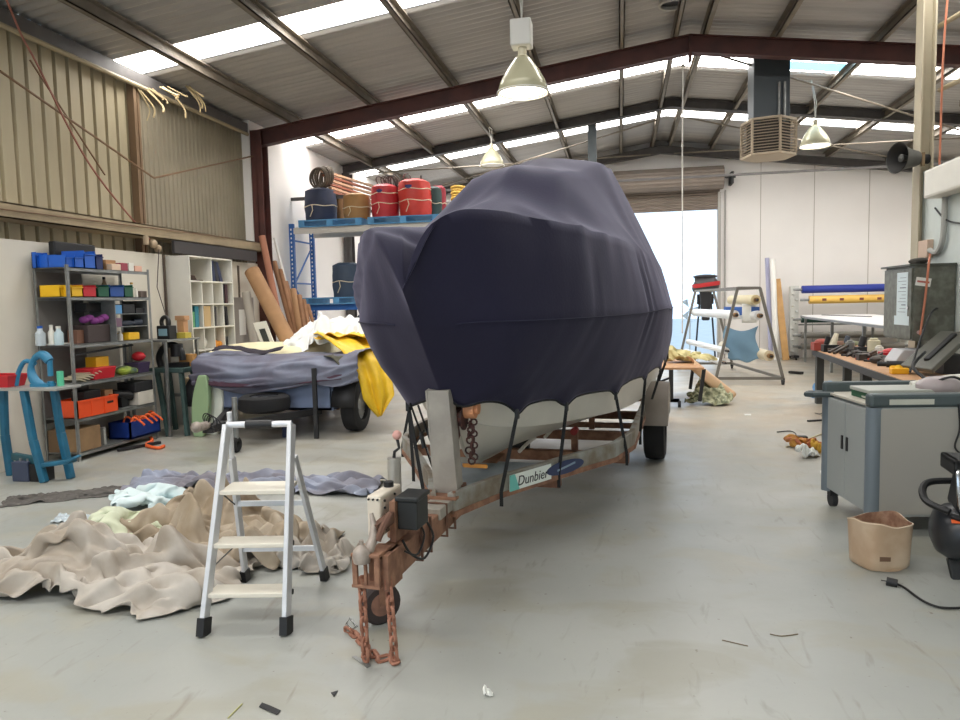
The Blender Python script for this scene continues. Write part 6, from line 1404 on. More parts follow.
# horn loudspeaker
hc = at(897, 158, Y=9.15)
hn = thing('horn_loudspeaker', 'dark grey horn loudspeaker fixed to the cream column', 'loudspeaker', tuple(hc))
ax2 = V((.92, .35, -.02)).normalized(); 
hz = M('grey horn', (84, 84, 80), .6, .2)
h1 = part('bell', MB().lathe(hc, [(.175, 0), (.17, .01), (.13, .08), (.105, .16), (.09, .24), (.06, .30), (.0, .30)], 28, ax2), hz, hn)
part('bell_inner', MB().lathe(hc, [(.165, .005), (.12, .08), (.09, .16), (.05, .22), (0, .22)], 28, ax2), M('dark horn inside', (46, 44, 42), .7), hn)
part('centre_cone', MB().lathe(hc+ax2*.05, [(0, -.02), (.045, 0), (.035, .06), (.02, .15)], 18, ax2), M('grey horn', (84, 84, 80)), hn)
part('driver', MB().cyl(hc+ax2*.28, hc+ax2*.40, .055), dark, hn)
part('bracket', MB().beam(hc+ax2*.30, V((3.40, 9.18, hc.z-.06)), .04, .02).beam(V((3.40, 9.18, hc.z-.1)), V((3.40, 9.18, hc.z+.05)), .03, .04), M('brown bracket', (130, 108, 80), .7), hn)
# conduits, cables and box by the column
cx = MB(); cx.tube(catmull([at(948, -8, Y=9.1), at(943, 60, Y=9.1), at(940, 150, Y=9.1), at(937, 220, Y=9.1), at(930, 255, Y=8.9), at(929, 262, Y=8.33), at(925, 300, Y=8.33), at(920, 335, Y=8.33)], 6), .011, 6)
solo('orange_cable', cx, M('faded orange cable', (190, 118, 90), .7), 'faded orange cable running down the cream column and over the grey cabinet', 'cable')
solo('wall_cable', MB().tube(catmull([at(936, 190, Y=9.1), at(930, 178, Y=9.1), at(928, 190, Y=9.1), at(936, 200, Y=9.1), at(942, 185, Y=9.1), at(938, 165, Y=9.1)], 6), .01, 6), dark, 'loop of dark cable behind the horn loudspeaker', 'cable')
solo('wall_cable', MB().tube(catmull([at(935, 208, X=PX-.03), at(945, 219, X=PX-.03), at(958, 223, X=PX-.03), at(985, 224, X=PX-.03)], 6), .01, 6), dark, 'dark cable running right across the pale partition', 'cable')
ac = at(948, 150, X=PX); 
acb = thing('wall_unit', 'white plastic unit on the pale partition with a grey pipe below', 'wall unit', (PX-.1, 8.0, 2.7))
part('housing', MB().box(PX-.2, PX-.002, 7.2, 8.75, 2.62, 2.93), white, acb, bev=.03)
part('pipe', MB().tube(catmull([V((PX-.04, 8.6, 2.62)), V((PX-.04, 8.62, 2.2)), V((PX-.04, 8.75, 2.05)), V((PX-.04, 8.95, 2.08))], 6), .03, 8), M('pale grey pipe', (170, 170, 164), .5), acb)
solo('junction_box', MB().box(PX-.07, PX-.002, 8.95, 9.2, 2.0, 2.2), M('dusty pink box', (196, 170, 150), .6), 'small dusty junction box on the partition beside the column', 'junction box', bev=.006)
# hanging rope
rp0 = at(683, 66, Y=12.9); rp1 = at(676, 338, Y=12.9)
hr = thing('hanging_rope', 'thin white rope hanging from the roof in front of the roller door', 'rope', (rp0.x, 12.9, rp0.z-4))
part('rope', MB().tube([rp0+V((0,0,.5)), rp0, rp0.lerp(V((rp0.x-.02, 12.9, 2.6)), .5), V((rp0.x-.01, 12.9, 1.0))], .011, 6), M('white rope', (226, 222, 214), .7), hr)
part('knot', MB().ball(rp0, .035), M('white rope', (226, 222, 214)), hr)
v0 = at(672, 6, Y=10.6)
vr = thing('roof_ventilator', 'round vent collar in the roof near the ridge', 'roof vent', (v0.x, 10.6, roofz(v0.x)-.1))
part('collar', MB().cyl((v0.x, 10.6, roofz(v0.x)-.10), (v0.x, 10.6, roofz(v0.x)), .17, n=28, caps=False).torus((v0.x, 10.6, roofz(v0.x)-.1), (0,0,1), .17, .02, 28, 6), M('pale collar', (176, 172, 164), .5), vr)
part('opening', MB().cyl((v0.x, 10.6, roofz(v0.x)-.06), (v0.x, 10.6, roofz(v0.x)-.05), .165, n=28), dark, vr)

# ================================================================ far right: roll racks
rr = thing('roll_storage_rack', 'long white-studded rack for fabric rolls against the back wall', 'rack', (5.4, 19.55, 0))
rkw = M('white rack post', (206, 206, 200), .5)
for x in (4.32, 6.9):
    po = part('post', MB().box(x-.1, x+.1, 19.4, 19.46, .1, 1.86), rkw, rr)
    pg = MB()
    for k_ in range(12): pg.cyl((x-.04+.08*(k_ % 2), 19.4, .2+.145*k_), (x-.04+.08*(k_ % 2), 19.30, .22+.145*k_), .028, n=8)
    part('peg', pg, rkw, po, kind='stuff')
    part('post', MB().box(x-.04, x+.04, 19.8, 19.86, .1, 1.86), rkw, rr)
    part('base', MB().box(x-.06, x+.06, 19.1, 19.9, .06, .12), dark, rr)
    for y in (19.15, 19.85): part('castor', MB().cyl((x-.02, y, .035), (x+.02, y, .035), .035), black, rr)
for z in (.25, .55, .85): part('crossbar', MB().box(4.32, 6.9, 19.62, 19.66, z, z+.04), steel, rr)
for z, r, m, lb in ((1.76, .095, M('royal blue fabric', (34, 52, 140), .6), 'royal blue fabric roll on the top pegs of the long rack'), (1.50, .10, M('yellow printed film', (234, 188, 92), .4, var=.04), 'yellow roll with brown prints on the second pegs of the long rack'),
                   (1.02, .09, M('dark green fabric', (28, 66, 56), .7), 'dark green roll under the white board on the long rack'), (.62, .08, M('grey film', (140, 136, 128), .5), 'grey roll low on the long rack, upper of two'), (.34, .08, M('grey film', (140, 136, 128)), 'grey roll low on the long rack, lowest')):
    xa = 4.45 if z != 1.50 else 4.62
    t = thing('fabric_roll', lb, 'roll', (5.6, 19.25, z-r))
    part('roll', MB().cyl((xa, 19.22, z), (6.8, 19.22, z), r, n=24), m, t)
    part('core', MB().cyl((xa-.2, 19.22, z), (6.95, 19.22, z), .03), steel, t)
    if z == 1.50:
        mk = M('brown print', (120, 62, 50), .6)
        for x in (4.95, 5.35, 5.8, 6.2): part('printed_mark', MB().box(x-.05, x+.05, 19.22-r-.001, 19.22-r+.02, z-.03, z+.03), mk, t, bev=.005)
wb_ = [at(793, 313, Y=19.1), at(866, 315, Y=19.1), at(880, 322, Y=18.2), at(900, 322, Y=17.0), at(900, 331, Y=16.0), at(845, 322, Y=17.2)]
bt = thing('cutting_table', 'long narrow table with white boards lying on it, in front of the roll rack', 'table', (5.2, 17.6, 0))
zt_ = 1.12
P1 = [at(794, 313, Z=zt_), at(866, 313, Z=zt_), at(925, 323, Z=zt_), at(925, 331, Z=zt_), at(885, 329, Z=zt_)]
part('top', MB().prism([(4.35, 18.9), (4.15, 17.5), (3.85, 10.3), (4.9, 10.3), (6.6, 18.9)], 'z', zt_-.04, zt_), M('grey table edge', (120, 122, 124), .5), bt)
part('white_board', MB().prism([(4.37, 18.85), (4.17, 17.5), (3.87, 10.4), (4.8, 10.4), (5.9, 18.85)], 'z', zt_, zt_+.015), M('glossy white board', (238, 238, 238), .3), bt)
for x, y in ((4.4, 18.6), (4.3, 16.0), (4.05, 13.2), (3.95, 10.5), (5.9, 18.6), (4.8, 10.5)): part('leg', MB().box(x-.025, x+.025, y-.025, y+.025, 0, zt_-.04), steel, bt)
solo('batten', MB().beam((4.7, 18.3, zt_+.022), (5.1, 16.2, zt_+.022), .04, .012), dark, 'dark strip lying on the white boards of the long table', 'strip')

# A-frame roll trolley
ar = thing('roll_trolley', 'grey A-frame trolley on castors holding fabric and film rolls', 'trolley', (2.4, 15.0, 0))
fm_ = M('grey tube steel', (122, 118, 110), .5, .3)
nearF = [at(716, 380, Y=13.8), at(737.5, 288, Y=13.8), at(760, 288, Y=13.8), at(783, 380, Y=13.8)]
for p in (nearF[0], nearF[3]): p.z = .12
far = [V((p.x-.42 if True else 0, 17.0, p.z)) for p in nearF]
for fr_, nm in ((nearF, 'near'), (far, 'far')):
    f = part('end_frame', MB().beam(fr_[0], fr_[1], .05, .05, (0,1,0)).beam(fr_[1], fr_[2], .05, .05).beam(fr_[2], fr_[3], .05, .05, (0,1,0)).beam(fr_[3], fr_[0], .05, .05), fm_, ar)
    for p in (fr_[0], fr_[3]): part('castor', MB().cyl(p+V((-.02, 0, -.07)), p+V((.02, 0, -.07)), .05).box(p.x-.03, p.x+.03, p.y-.02, p.y+.02, p.z-.07, p.z), dark, f)
part('side_bar', MB().beam(nearF[0], far[0], .05, .05).beam(nearF[3], far[3], .05, .05), fm_, ar)
part('top_bar', MB().beam(nearF[1], far[1], .04, .04).beam(nearF[2], far[2], .04, .04), fm_, ar)
for fx, fy, fz in ((nearF, 0, 0),):
    pass
def frpt(fr_, side, z):
    a, b_ = (fr_[0], fr_[1]) if side < 0 else (fr_[3], fr_[2]); t = (z-a.z)/(b_.z-a.z); return a.lerp(b_, t)
for side, z, r, m, lb, wr in ((1, 1.55, .09, M('yellowed film', (222, 206, 160), .4), 'yellowed clear film roll on the top right arm of the trolley', .5), (-1, 1.28, .085, M('white film', (232, 234, 234), .3), 'white film roll high on the left side of the trolley', 1), (1, 1.26, .09, M('white film', (232, 234, 234)), 'white film roll high on the right side of the trolley', 1),
                          (1, .52, .10, M('cream film', (226, 212, 180), .4), 'thick cream film roll low on the right side of the trolley', 1), (-1, .62, .06, M('white film', (232, 234, 234)), 'thin white film roll in the middle of the left side of the trolley', 1), (-1, .40, .06, M('white film', (232, 234, 234)), 'thin white film roll low on the left side of the trolley', 1)):
    a = frpt(nearF, side, z)+V((.1*(-side), .05, 0)); b_ = frpt(far, side, z)+V((.1*(-side), 0, 0)); b_ = a.lerp(b_, wr)
    t = thing('film_roll', lb, 'roll', tuple(a-V((0, 0, r))))
    part('roll', MB().cyl(a.lerp(b_, .03), b_, r, n=22), m, t)
    part('core', MB().cyl(a-V((0, .03, 0)), a.lerp(b_, .05), r*.45, n=14), M('core brown', (140, 104, 60), .6), t)
    part('spindle', MB().cyl(a-V((0, .1, 0)), b_+V((0, .05, 0)), .02), dark, t)
# cloths on the trolley
def cl1(u, v):
    a = frpt(nearF, 1, 1.0)+V((-.12, .3, 0)); return (a.x-.55*u-.05*math.sin(v*5), a.y+1.0*u*.3+.2+.02*math.sin(u*9+v*4), 1.06-.62*v-.10*math.sin(PI*u)*(1-v*.3)+.02*math.sin(u*12)*v)
drape(cl1, 30, 16, 'hanging_cloth', M('grey blue cloth', (122, 158, 184), .7, var=.06), 'grey blue cloth hanging in a curve from the trolley', 'cloth')
def cl2(u, v):
    a = frpt(nearF, 1, 1.40)+V((-.06, .2, 0)); return (a.x-.5*u, a.y+.9*u, 1.42-.08*v-.1*math.sin(PI*u*.6)*v)
drape(cl2, 16, 8, 'hanging_cloth', M('royal blue cloth', (40, 88, 160), .6), 'bright blue cloth folded over the upper right roll of the trolley', 'cloth')
def cl3(u, v):
    a = frpt(nearF, 1, 1.5); return (a.x-.05-.25*u, a.y+.35+.1*u, 1.48-.36*v)
drape(cl3, 8, 8, 'paper_sheet', M('paper', (232, 232, 226)), 'white paper hanging at the upper right of the trolley', 'paper')
# tall rolls leaning at the back wall
for xa, xb, yt, lb, m, Y_ in ((766.5, 771, 258, 'tall pale lilac sheet edge standing against the back wall', M('lilac board', (176, 176, 204), .5), 19.6), (771.5, 777, 259, 'tall white tube standing against the back wall', M('white tube', (238, 236, 230), .5), 19.4)):
    a, b_ = at(xa, 300, Y=Y_), at(xb, 300, Y=Y_); zt2 = at(xa, yt, Y=Y_).z
    solo('tall_roll', MB().cyl(((a.x+b_.x)/2-.05, Y_, zt2), ((a.x+b_.x)/2+.04, Y_-.15, 0), (b_.x-a.x)/2, n=18), m, lb, 'roll')
a, b_ = at(777, 279, Y=19.7), at(786, 356, Y=19.2); b_.z = 0
solo('timber_plank', MB().beam(b_, a, .16, .04, (0, 1, 0)), M('honey timber', (206, 160, 100), .6, var=.15), 'honey coloured plank leaning at the back wall right of the tall white tube', 'plank')
# outboard motor on its stand in the doorway
o0 = at(703, 300, Y=18.6)
om = thing('outboard_motor', 'outboard motor with black and red cowl on a stand in the roller doorway', 'outboard motor', (o0.x, 18.6, .6))
ox, oz = at(706, 285, Y=18.6).x, at(706, 290, Y=18.6).z
cw = MB(); cw.grid(lambda u, v: (ox+(.33*math.cos(2*PI*u))*(.75+.25*math.sin(PI*min(1, v+.25)))-.03*v, 18.6+.2*math.sin(2*PI*u)*(.7+.3*math.sin(PI*min(1, v+.25))), oz+.34*v+.04*math.cos(2*PI*u)), 28, 8)
cw.ball((ox-.02, 18.6, oz+.33), .27, (1.1, .65, .22))
cow = part('cowl', cw, M('black cowl', (58, 56, 58), .35), om)
part('red_band', MB().grid(lambda u, v: (ox+.335*math.cos(2*PI*u), 18.6+.205*math.sin(2*PI*u), oz+.08+.10*v+.04*math.cos(2*PI*u)), 28, 1), M('cowl red', (186, 40, 44), .4), cow)
part('midsection', MB().add([(ox+x*(1-.4*(z > 0)), 18.6+y, oz-z*.0-(0 if z == 0 else .75)) for z in (0, 1) for x, y in ((-.16,-.08),(.14,-.08),(.14,.08),(-.16,.08))], [(0,1,2,3),(7,6,5,4),(0,4,5,1),(1,5,6,2),(2,6,7,3),(3,7,4,0)]), dark, om, bev=.03)
part('anti_cavitation_plate', MB().box(ox-.22, ox+.16, 18.5, 18.7, oz-.62, oz-.60), dark, om)
st = thing('motor_stand', 'thin dark stand under the outboard motor', 'stand', (ox, 18.6, 0))
part('clamp_board', MB().box(ox-.2, ox+.2, 18.72, 18.76, oz-.35, oz-.1), dark, st)
for x in (-.25, .25): part('leg', MB().beam((ox+x*.5, 18.74, oz-.1), (ox+x, 18.75, 0), .04, .04, (0,1,0)).beam((ox+x, 18.75, .03), (ox+x, 18.2, .03), .04, .04), dark, st)
fanp = at(690, 309, Y=18.9)
fn_ = thing('pedestal_fan', 'pale round pedestal fan standing beside the outboard motor', 'fan', (fanp.x, 18.95, 0))
cg = MB()
for R in (.12, .22, .32): cg.torus(fanp, (0, 1, 0), R, .005, 28, 4)
for k_ in range(18): cg.cyl(fanp, fanp+V((.32*math.cos(k_*PI/9), 0, .32*math.sin(k_*PI/9))), .003, n=4)
part('guard', cg, M('pale wire', (190, 204, 214), .4), fn_)
for k_ in range(3):
    th = k_*2*PI/3; part('blade', MB().add([fanp+V((.04*math.cos(th), .03, .04*math.sin(th))), fanp+V((.26*math.cos(th-.3), .05, .26*math.sin(th-.3))), fanp+V((.28*math.cos(th+.3), .02, .28*math.sin(th+.3)))], [(0,1,2)]), M('pale blade', (176, 198, 214), .4), fn_)
part('stem', MB().cyl((fanp.x, 18.97, .03), (fanp.x, 18.97, fanp.z), .02).cyl((fanp.x, 18.97, 0), (fanp.x, 18.97, .03), .2, n=24), M('pale wire', (190, 204, 214)), fn_)

# trestle table and offcuts behind the boat wheel
tt = thing('trestle_table', 'low plywood table with offcuts beyond the boat trailer wheel', 'table', (1.2, 11.0, 0))
tA, tB = at(655, 361, Y=11.3), at(708, 361, Y=11.3)
part('top', MB().box(tA.x-.1, tB.x-.1, 10.9, 12.6, .56, .59), wood, tt)
for x, y in ((tA.x, 11.0), (tB.x-.15, 11.0), (tB.x-.15, 12.5)): part('leg', MB().beam((x+.06, y, .56), (x, y, .08), .05, .05, (0,1,0)), dark, tt)
lx = at(671, 380, Y=10.9).x
part('centre_post', MB().box(lx-.03, lx+.03, 10.85, 10.91, .12, .56).beam((lx, 10.88, .45), (lx-.55, 10.88, .22), .03, .03), dark, tt)
for dx in (-.12, .12): part('castor', MB().cyl((lx+dx-.02, 10.9, .05), (lx+dx+.02, 10.9, .05), .05).box(lx-.12, lx+.12, 10.88, 10.92, .08, .13), dark, tt)
cloth('fabric_heap', 'D', (1.05, 11.9, .60), .4, (1.5, 1.2, 1.0), M('straw fabric', (216, 204, 150), .8, var=.25), 'straw coloured fabric bundle on the low plywood table', 'fabric')
cloth('fabric_heap', 'D', (1.35, 11.35, 0), 1.1, (1.1, 1.3, 1.5), M('cream foliage print fabric', (214, 214, 180), .8, var=.5, vscale=14, rgb2=(110, 116, 90)), 'cream speckled fabric heaped on the floor under the low plywood table', 'fabric', flipx=True)
a0 = at(695, 372, Z=.34); 
def roll_sh(u, v):
    a = at(686, 366, Y=11.2); b_ = at(718, 398, Z=.05); c = V(a).lerp(b_, v)
    th = -1.2+2.6*u; r = .17
    return (c.x+r*math.cos(th)*1.5*(.5+.6*v), c.y+.2*u, c.z+r*math.sin(th)*.5+.05)
drape(roll_sh, 14, 18, 'curled_board', M('curled cream board', (222, 186, 150), .7), 'curled cream board sliding off the low plywood table to the floor', 'board')

# ================================================================ workbench, cabinet and clutter
bench = thing('workbench', 'plywood topped workbench on dark steel legs along the right partition', 'workbench', (3.05, 9.0, 0))
bz = .80
part('top', MB().prism([(2.54, 6.6), (2.84, 11.5), (3.34, 11.5), (3.34, 6.6)], 'z', bz-.03, bz), wood, bench, bev=.004)
part('edge_rail', MB().beam((2.53, 6.6, bz-.045), (2.83, 11.5, bz-.045), .02, .075).box(2.84, 3.34, 11.5, 11.52, bz-.08, bz-.005), dark, bench)
for x, y in ((2.90, 11.4), (3.28, 11.4), (2.76, 8.9), (2.62, 6.7)): part('leg', MB().box(x-.05, x+.05, y-.05, y+.05, 0, bz-.03), M('dark steel leg', (60, 62, 60), .6), bench)
r1 = random.Random(3)
bits = [('black power tool', black), ('brown glove', M('brown glove', (110, 76, 56), .8)), ('grey tin', steel), ('khaki cloth', M('khaki cloth', (120, 122, 92), .8)), ('dark tool case', dark), ('amber spool', M('amber spool', (196, 130, 60), .6)), ('white cup', white), ('rust red box', M('rust red box', (150, 62, 50), .6)), ('slate pouch', M('slate pouch', (72, 80, 92), .7)), ('olive bag', M('olive bag', (90, 92, 66), .8)), ('cream tin', M('cream tin', (206, 198, 170), .5)), ('crimson can', redp)]
spots_ = [(830, 346, 11.0), (842, 338, 11.2), (850, 345, 10.6), (858, 338, 10.9), (866, 346, 10.2), (874, 338, 10.6), (880, 347, 9.9), (822, 340, 11.3), (870, 333, 11.1), (846, 331, 11.3), (886, 340, 10.1), (892, 346, 9.5)]
spot_words = ['at the far left corner', 'behind the others', 'in the middle', 'towards the column', 'at the back', 'near the front edge', 'below the grey cabinet', 'at the very end', 'in the second row', 'in the last row', 'left of the cabinet', 'nearest the cabinet']
for k_, ((nm, m), (x, y, Y)) in enumerate(zip(bits, spots_)):
    p = at(x, y, Y=Y); p.x = max(2.85, min(3.22, p.x)); s = .09+.05*r1.random()
    mb = MB()
    if k_ % 4 == 0: mb.box(p.x-s, p.x+s, Y-.08, Y+.08, bz+.001, bz+s).cyl((p.x-s*.5, Y, bz+s), (p.x-s*.2, Y, bz+s*2.1), s*.35)
    elif k_ % 4 == 1: mb.ball((p.x, Y, bz+s*.62), s, (1.2, 1.4, .62)).ball((p.x+s*.8, Y-.05, bz+s*.4), s*.6, (1.2, 1, .66))
    elif k_ % 4 == 2: mb.cyl((p.x, Y, bz+.001), (p.x, Y, bz+s*1.5), s*.55).cyl((p.x, Y, bz+s*1.5), (p.x, Y, bz+s*1.7), s*.35)
    else: mb.box(p.x-s, p.x+s, Y-.1, Y+.1, bz+.001, bz+s*.9).ball((p.x, Y, bz+s*.9), s*.8, (1, 1, .5))
    solo(nm.replace(' ', '_'), mb, m, '%s among the clutter on the workbench, %s' % (nm, spot_words[k_]), nm.split()[-1], bev=.006)
for x, y, Y, lb in ((842, 350, 10.2, 'long grey pliers lying on the bench end'), (860, 352, 9.6, 'orange handled knife lying on the workbench'), (876, 350, 9.3, 'dark scissors lying on the workbench')):
    p = at(x, y, Z=bz); solo('hand_tool', MB().beam(V((2.86, Y, bz+.014)), V((3.12, Y-.25, bz+.014)), .03, .022).beam(V((2.95, Y-.03, bz+.014)), V((3.1, Y+.1, bz+.014)), .022, .02), orangep if 'orange' in lb else dark, lb, 'hand tool', bev=.004)
a = at(828, 350, Y=11.2)
solo('funnel_cone', MB().cyl((2.93, 11.0, bz), (3.02, 11.0, bz+.26), .07, .03), M('cream cone', (222, 214, 190), .6), 'cream cone leaning at the far left corner of the workbench', 'cone')
ck = MB(); r2 = random.Random(12)
for k_ in range(70):
    x, y = 2.9+.36*r2.random(), 8.9+2.4*r2.random(); s = .02+.035*r2.random(); z = bz+.001
    kk = k_ % 3
    if kk == 0: ck.box(x-s, x+s, y-s*1.6, y+s*1.6, z, z+s*1.6)
    elif kk == 1: ck.ball((x, y, z+s*.8), s, (1.4, 1.4, .8), 10)
    else: ck.beam((x-s*2, y-s, z+s*.5), (x+s*2, y+s*2, z+s*(.6+1.6*r2.random())), s*.7, s*.6)
solo('tool_clutter', ck, M('dark mixed clutter', (84, 72, 62), .6, rgb2=(34, 34, 36), vscale=8), 'heap of small dark tools and fittings covering the far end of the workbench', 'clutter', kind='stuff')
# cordless drill
dl = at(889, 361, Y=7.2); dx_, dy_ = 2.70, 8.0
dr_ = thing('cordless_drill', 'yellow and black cordless drill lying on the plywood workbench', 'drill', (dx_, dy_, bz))
part('body', MB().cyl((dx_-.02, dy_+.02, bz+.085), (dx_+.15, dy_-.03, bz+.085), .035).cyl((dx_-.10, dy_+.04, bz+.085), (dx_-.02, dy_+.02, bz+.085), .024), black, dr_)
part('handle', MB().beam((dx_+.09, dy_-.01, bz+.07), (dx_+.02, dy_-.14, bz+.035), .045, .04), yelp, dr_, bev=.01)
part('housing', MB().box(dx_-.01, dx_+.16, dy_-.09, dy_-.01, bz+.002, bz+.075), M('drill yellow', (240, 176, 30), .5), dr_, bev=.02)
part('battery_pack', MB().box(dx_-.04, dx_+.12, dy_-.2, dy_-.11, bz+.001, bz+.06), M('drill yellow', (240, 176, 30)), dr_, bev=.01)
# wall cabinet
kx0, kx1, ky0, ky1, kz0, kz1 = 3.02, 3.44, 8.36, 9.17, 1.10, 1.91
kc = thing('wall_cabinet', 'mottled grey steel cabinet with taped papers hung by the column', 'cabinet', (3.23, 8.76, kz0))
km = M('mottled grey steel', (112, 114, 104), .5, .3, var=.3, vscale=14, rgb2=(92, 92, 82))
part('body', MB().box(kx0+.02, kx1, ky0, ky1, kz0, kz1-.02), km, kc, bev=.004)
dd_ = part('door', MB().box(kx0, kx0+.02, ky0+.01, ky1-.01, kz0+.02, kz1-.04), km, kc, bev=.003)
part('lock', MB().cyl((kx0-.012, ky0+.08, 1.45), (kx0, ky0+.08, 1.45), .02), chrome, dd_)
part('lid', MB().box(kx0-.03, kx1, ky0-.02, ky1+.03, kz1-.02, kz1), M('dark cabinet lid', (78, 80, 72), .5, .3), kc)
nt_ = part('notice', MB().box(kx0-.004, kx0, 8.46, 8.76, 1.32, 1.83).box(kx0-.005, kx0-.004, 8.40, 8.82, 1.26, 1.36), M('pale blue paper', (206, 220, 224), .7), kc)
tx = MB()
for k_ in range(11): tx.box(kx0-.0052, kx0-.004, 8.50, 8.72-.05*(k_ % 3), 1.40+.037*k_, 1.405+.037*k_+(.006 if k_ % 5 == 2 else 0))
part('ruled_lines', tx, M('ink grey', (110, 116, 130), .7), nt_)
mb = MB(); c = V((3.13, ky0-.003, 1.72)); ca = .25
u_ = V((math.cos(ca), 0, -math.sin(ca)*.6)); w2 = V((math.sin(ca)*.6, 0, math.cos(ca)))
mb.add([c+u_*a*.075+w2*b2*.045+V((0,dy,0)) for dy in (0, .003) for a, b2 in ((-1,-1),(1,-1),(1,1),(-1,1))], [(0,1,2,3),(7,6,5,4)])
lb_ = part('stuck_label', mb, M('paper', (232, 232, 226)), kc)
part('red_line', MB().beam(c-u_*.06+V((0,-.001,0)), c+u_*.06+V((0,-.001,0)), .002, .02), M('dull red ink', (190, 110, 100), .7), lb_)
part('round_sticker', MB().cyl((3.10, ky0-.002, 1.19), (3.10, ky0, 1.19), .02), M('pink sticker', (210, 180, 180), .6), kc)
solo('gloves', MB().ball((3.2, 8.7, 1.95), .06, (1.6, 1.3, .6)).ball((3.3, 8.9, 1.96), .055, (1.3, 1.4, .7)).beam((3.1, 8.55, 1.925), (3.3, 8.8, 1.945), .05, .03), M('dark leather', (64, 60, 54), .8), 'dark gloves and tools lying on top of the grey cabinet', 'gloves')
q1 = at(951, 308, X=PX)
pl_ = thing('wall_socket', 'cream wall socket with a dark plug cable right of the grey cabinet', 'socket', (PX-.02, q1.y, q1.z))
part('plate', MB().box(PX-.05, PX-.001, q1.y-.08, q1.y+.25, q1.z-.08, q1.z+.08), M('cream socket', (214, 206, 180), .5), pl_, bev=.004)
part('lead', MB().tube(catmull([V((PX-.06, q1.y+.1, q1.z)), at(932, 312, Y=8.1), at(922, 335, Y=7.9), at(910, 372, Y=7.5)], 8), .01, 6), black, pl_)
# desk phone like console and tilted screen, white case
p = at(912, 340, Y=7.0)
solo('white_case', MB().prism([(2.90, bz), (3.2, bz), (3.2, bz+.20), (2.98, bz+.20), (2.90, bz+.08)], 'y', 8.42, 8.75), M('pale grey case', (190, 190, 192), .5), 'pale grey plastic case on the workbench in front of the tilted black console', 'case', bev=.01)
tc_ = thing('tilted_console', 'tilted grey console with a black handset leaning on the workbench by the wall', 'console', (3.1, 7.9, bz))
a, b_, c2, d = at(903, 377, Y=6.2), at(950, 333, Y=6.2), at(975, 340, Y=5.7), at(930, 380, Y=5.7)
part('body', MB().slab([V((2.80, 7.95, .84)), V((3.30, 8.28, 1.17)), V((3.40, 7.85, 1.17)), V((2.90, 7.45, .84))][::-1], .05), M('olive grey plastic', (84, 84, 76), .5), tc_, bev=.012)
part('screen', MB().slab([V((2.88, 7.96, .905)), V((3.26, 8.21, 1.157)), V((3.29, 8.08, 1.162)), V((2.92, 7.80, .912))][::-1], .02), M('dark glass', (30, 34, 42), .15), tc_)
part('handset', MB().beam((2.93, 7.70, .945), (3.28, 7.96, 1.185), .06, .05), black, tc_, bev=.015)
part('support', MB().box(3.12, 3.32, 7.8, 8.1, bz, .99), dark, tc_)

# ---- service cart
cr_ = math.radians(7); c0 = V((1.60, 5.06, 0))
ct = thing('service_cart', 'grey two-door service cart on castors with a dark tray rim at the right edge', 'service cart', tuple(c0), cr_)
def K(x, y, z): return c0+V((math.cos(cr_), math.sin(cr_), 0))*x+V((-math.sin(cr_), math.cos(cr_), 0))*y+V((0, 0, z))
def kbox(x0, x1, y0, y1, z0, z1, mb=None):
    return (mb or MB()).add([K(x, y, z) for x in (x0, x1) for y in (y0, y1) for z in (z0, z1)], [(0,1,3,2),(4,6,7,5),(0,4,5,1),(2,3,7,6),(0,2,6,4),(1,5,7,3)])
cg_ = M('pale grey cart panel', (162, 166, 164), .5, var=.05, vscale=2); cd = M('charcoal cart plastic', (74, 84, 86), .45); cpst = M('blue grey cart post', (112, 122, 130), .4)
cl, cw_ = 1.5, .80; bz0, bz1 = .13, .86
part('body', kbox(.05, cl-.05, .012, cw_-.012, bz0, bz1), cg_, ct, bev=.004)
part('side_panel', kbox(.07, cl-.07, .002, .012, bz0+.02, bz1-.01), M('beige grey side panel', (168, 164, 156), .5), ct)
for x, y in ((0, 0), (0, cw_), (cl, 0), (cl, cw_)):
    part('corner_post', MB().cyl(K(x+(.045 if x == 0 else -.045), y+(.045 if y == 0 else -.045), bz0-.01), K(x+(.045 if x == 0 else -.045), y+(.045 if y == 0 else -.045), bz1), .05, n=24), cpst, ct)
for y0, y1, hy in ((.10, .395, .36), (.405, .70, .44)):
    dr2 = part('door', kbox(.012, .05, y0, y1, bz0+.02, bz1-.02), cg_, ct, bev=.003)
    part('handle', kbox(.004, .013, hy-.014, hy+.014, .50, .60), black, dr2, bev=.004)
part('deck', kbox(.02, cl-.02, .02, cw_-.02, bz1, bz1+.015), M('cream grey deck', (196, 190, 176), .5), ct)
mb = MB(); kbox(0, cl, 0, .09, bz1, bz1+.09, mb); kbox(0, cl, cw_-.06, cw_, bz1, bz1+.09, mb); kbox(cl-.05, cl, 0, cw_, bz1, bz1+.09, mb)
part('tray_rim', mb, cd, ct, bev=.02)
part('bin_recess', kbox(.12, .40, -.002, .0, bz1+.02, bz1+.055), M('rim recess', (196, 196, 184), .6), ct)
part('push_handle', MB().tube([K(.05, cw_-.02, bz1-.0), K(-.10, cw_-.02, bz1+.0), K(-.13, cw_-.06, bz1+.0), K(-.10, cw_-.10, bz1), K(.05, cw_-.10, bz1)], .022, 8), cd, ct)
for x, y in ((.07, .07), (.07, cw_-.07), (cl-.07, .07), (cl-.07, cw_-.07)):
    w3 = part('castor', MB().cyl(K(x-.02, y, .055), K(x+.02, y, .055), .055, n=20), M('castor tread', (52, 52, 54), .7), ct)
    part('fork', kbox(x-.03, x+.03, y-.03, y+.03, .085, .14), dark, w3)
ptop = bz1+.016
bk_ = thing('parts_case', 'flat green based parts case lying on the cart', 'case', tuple(K(.35, .42, ptop)))
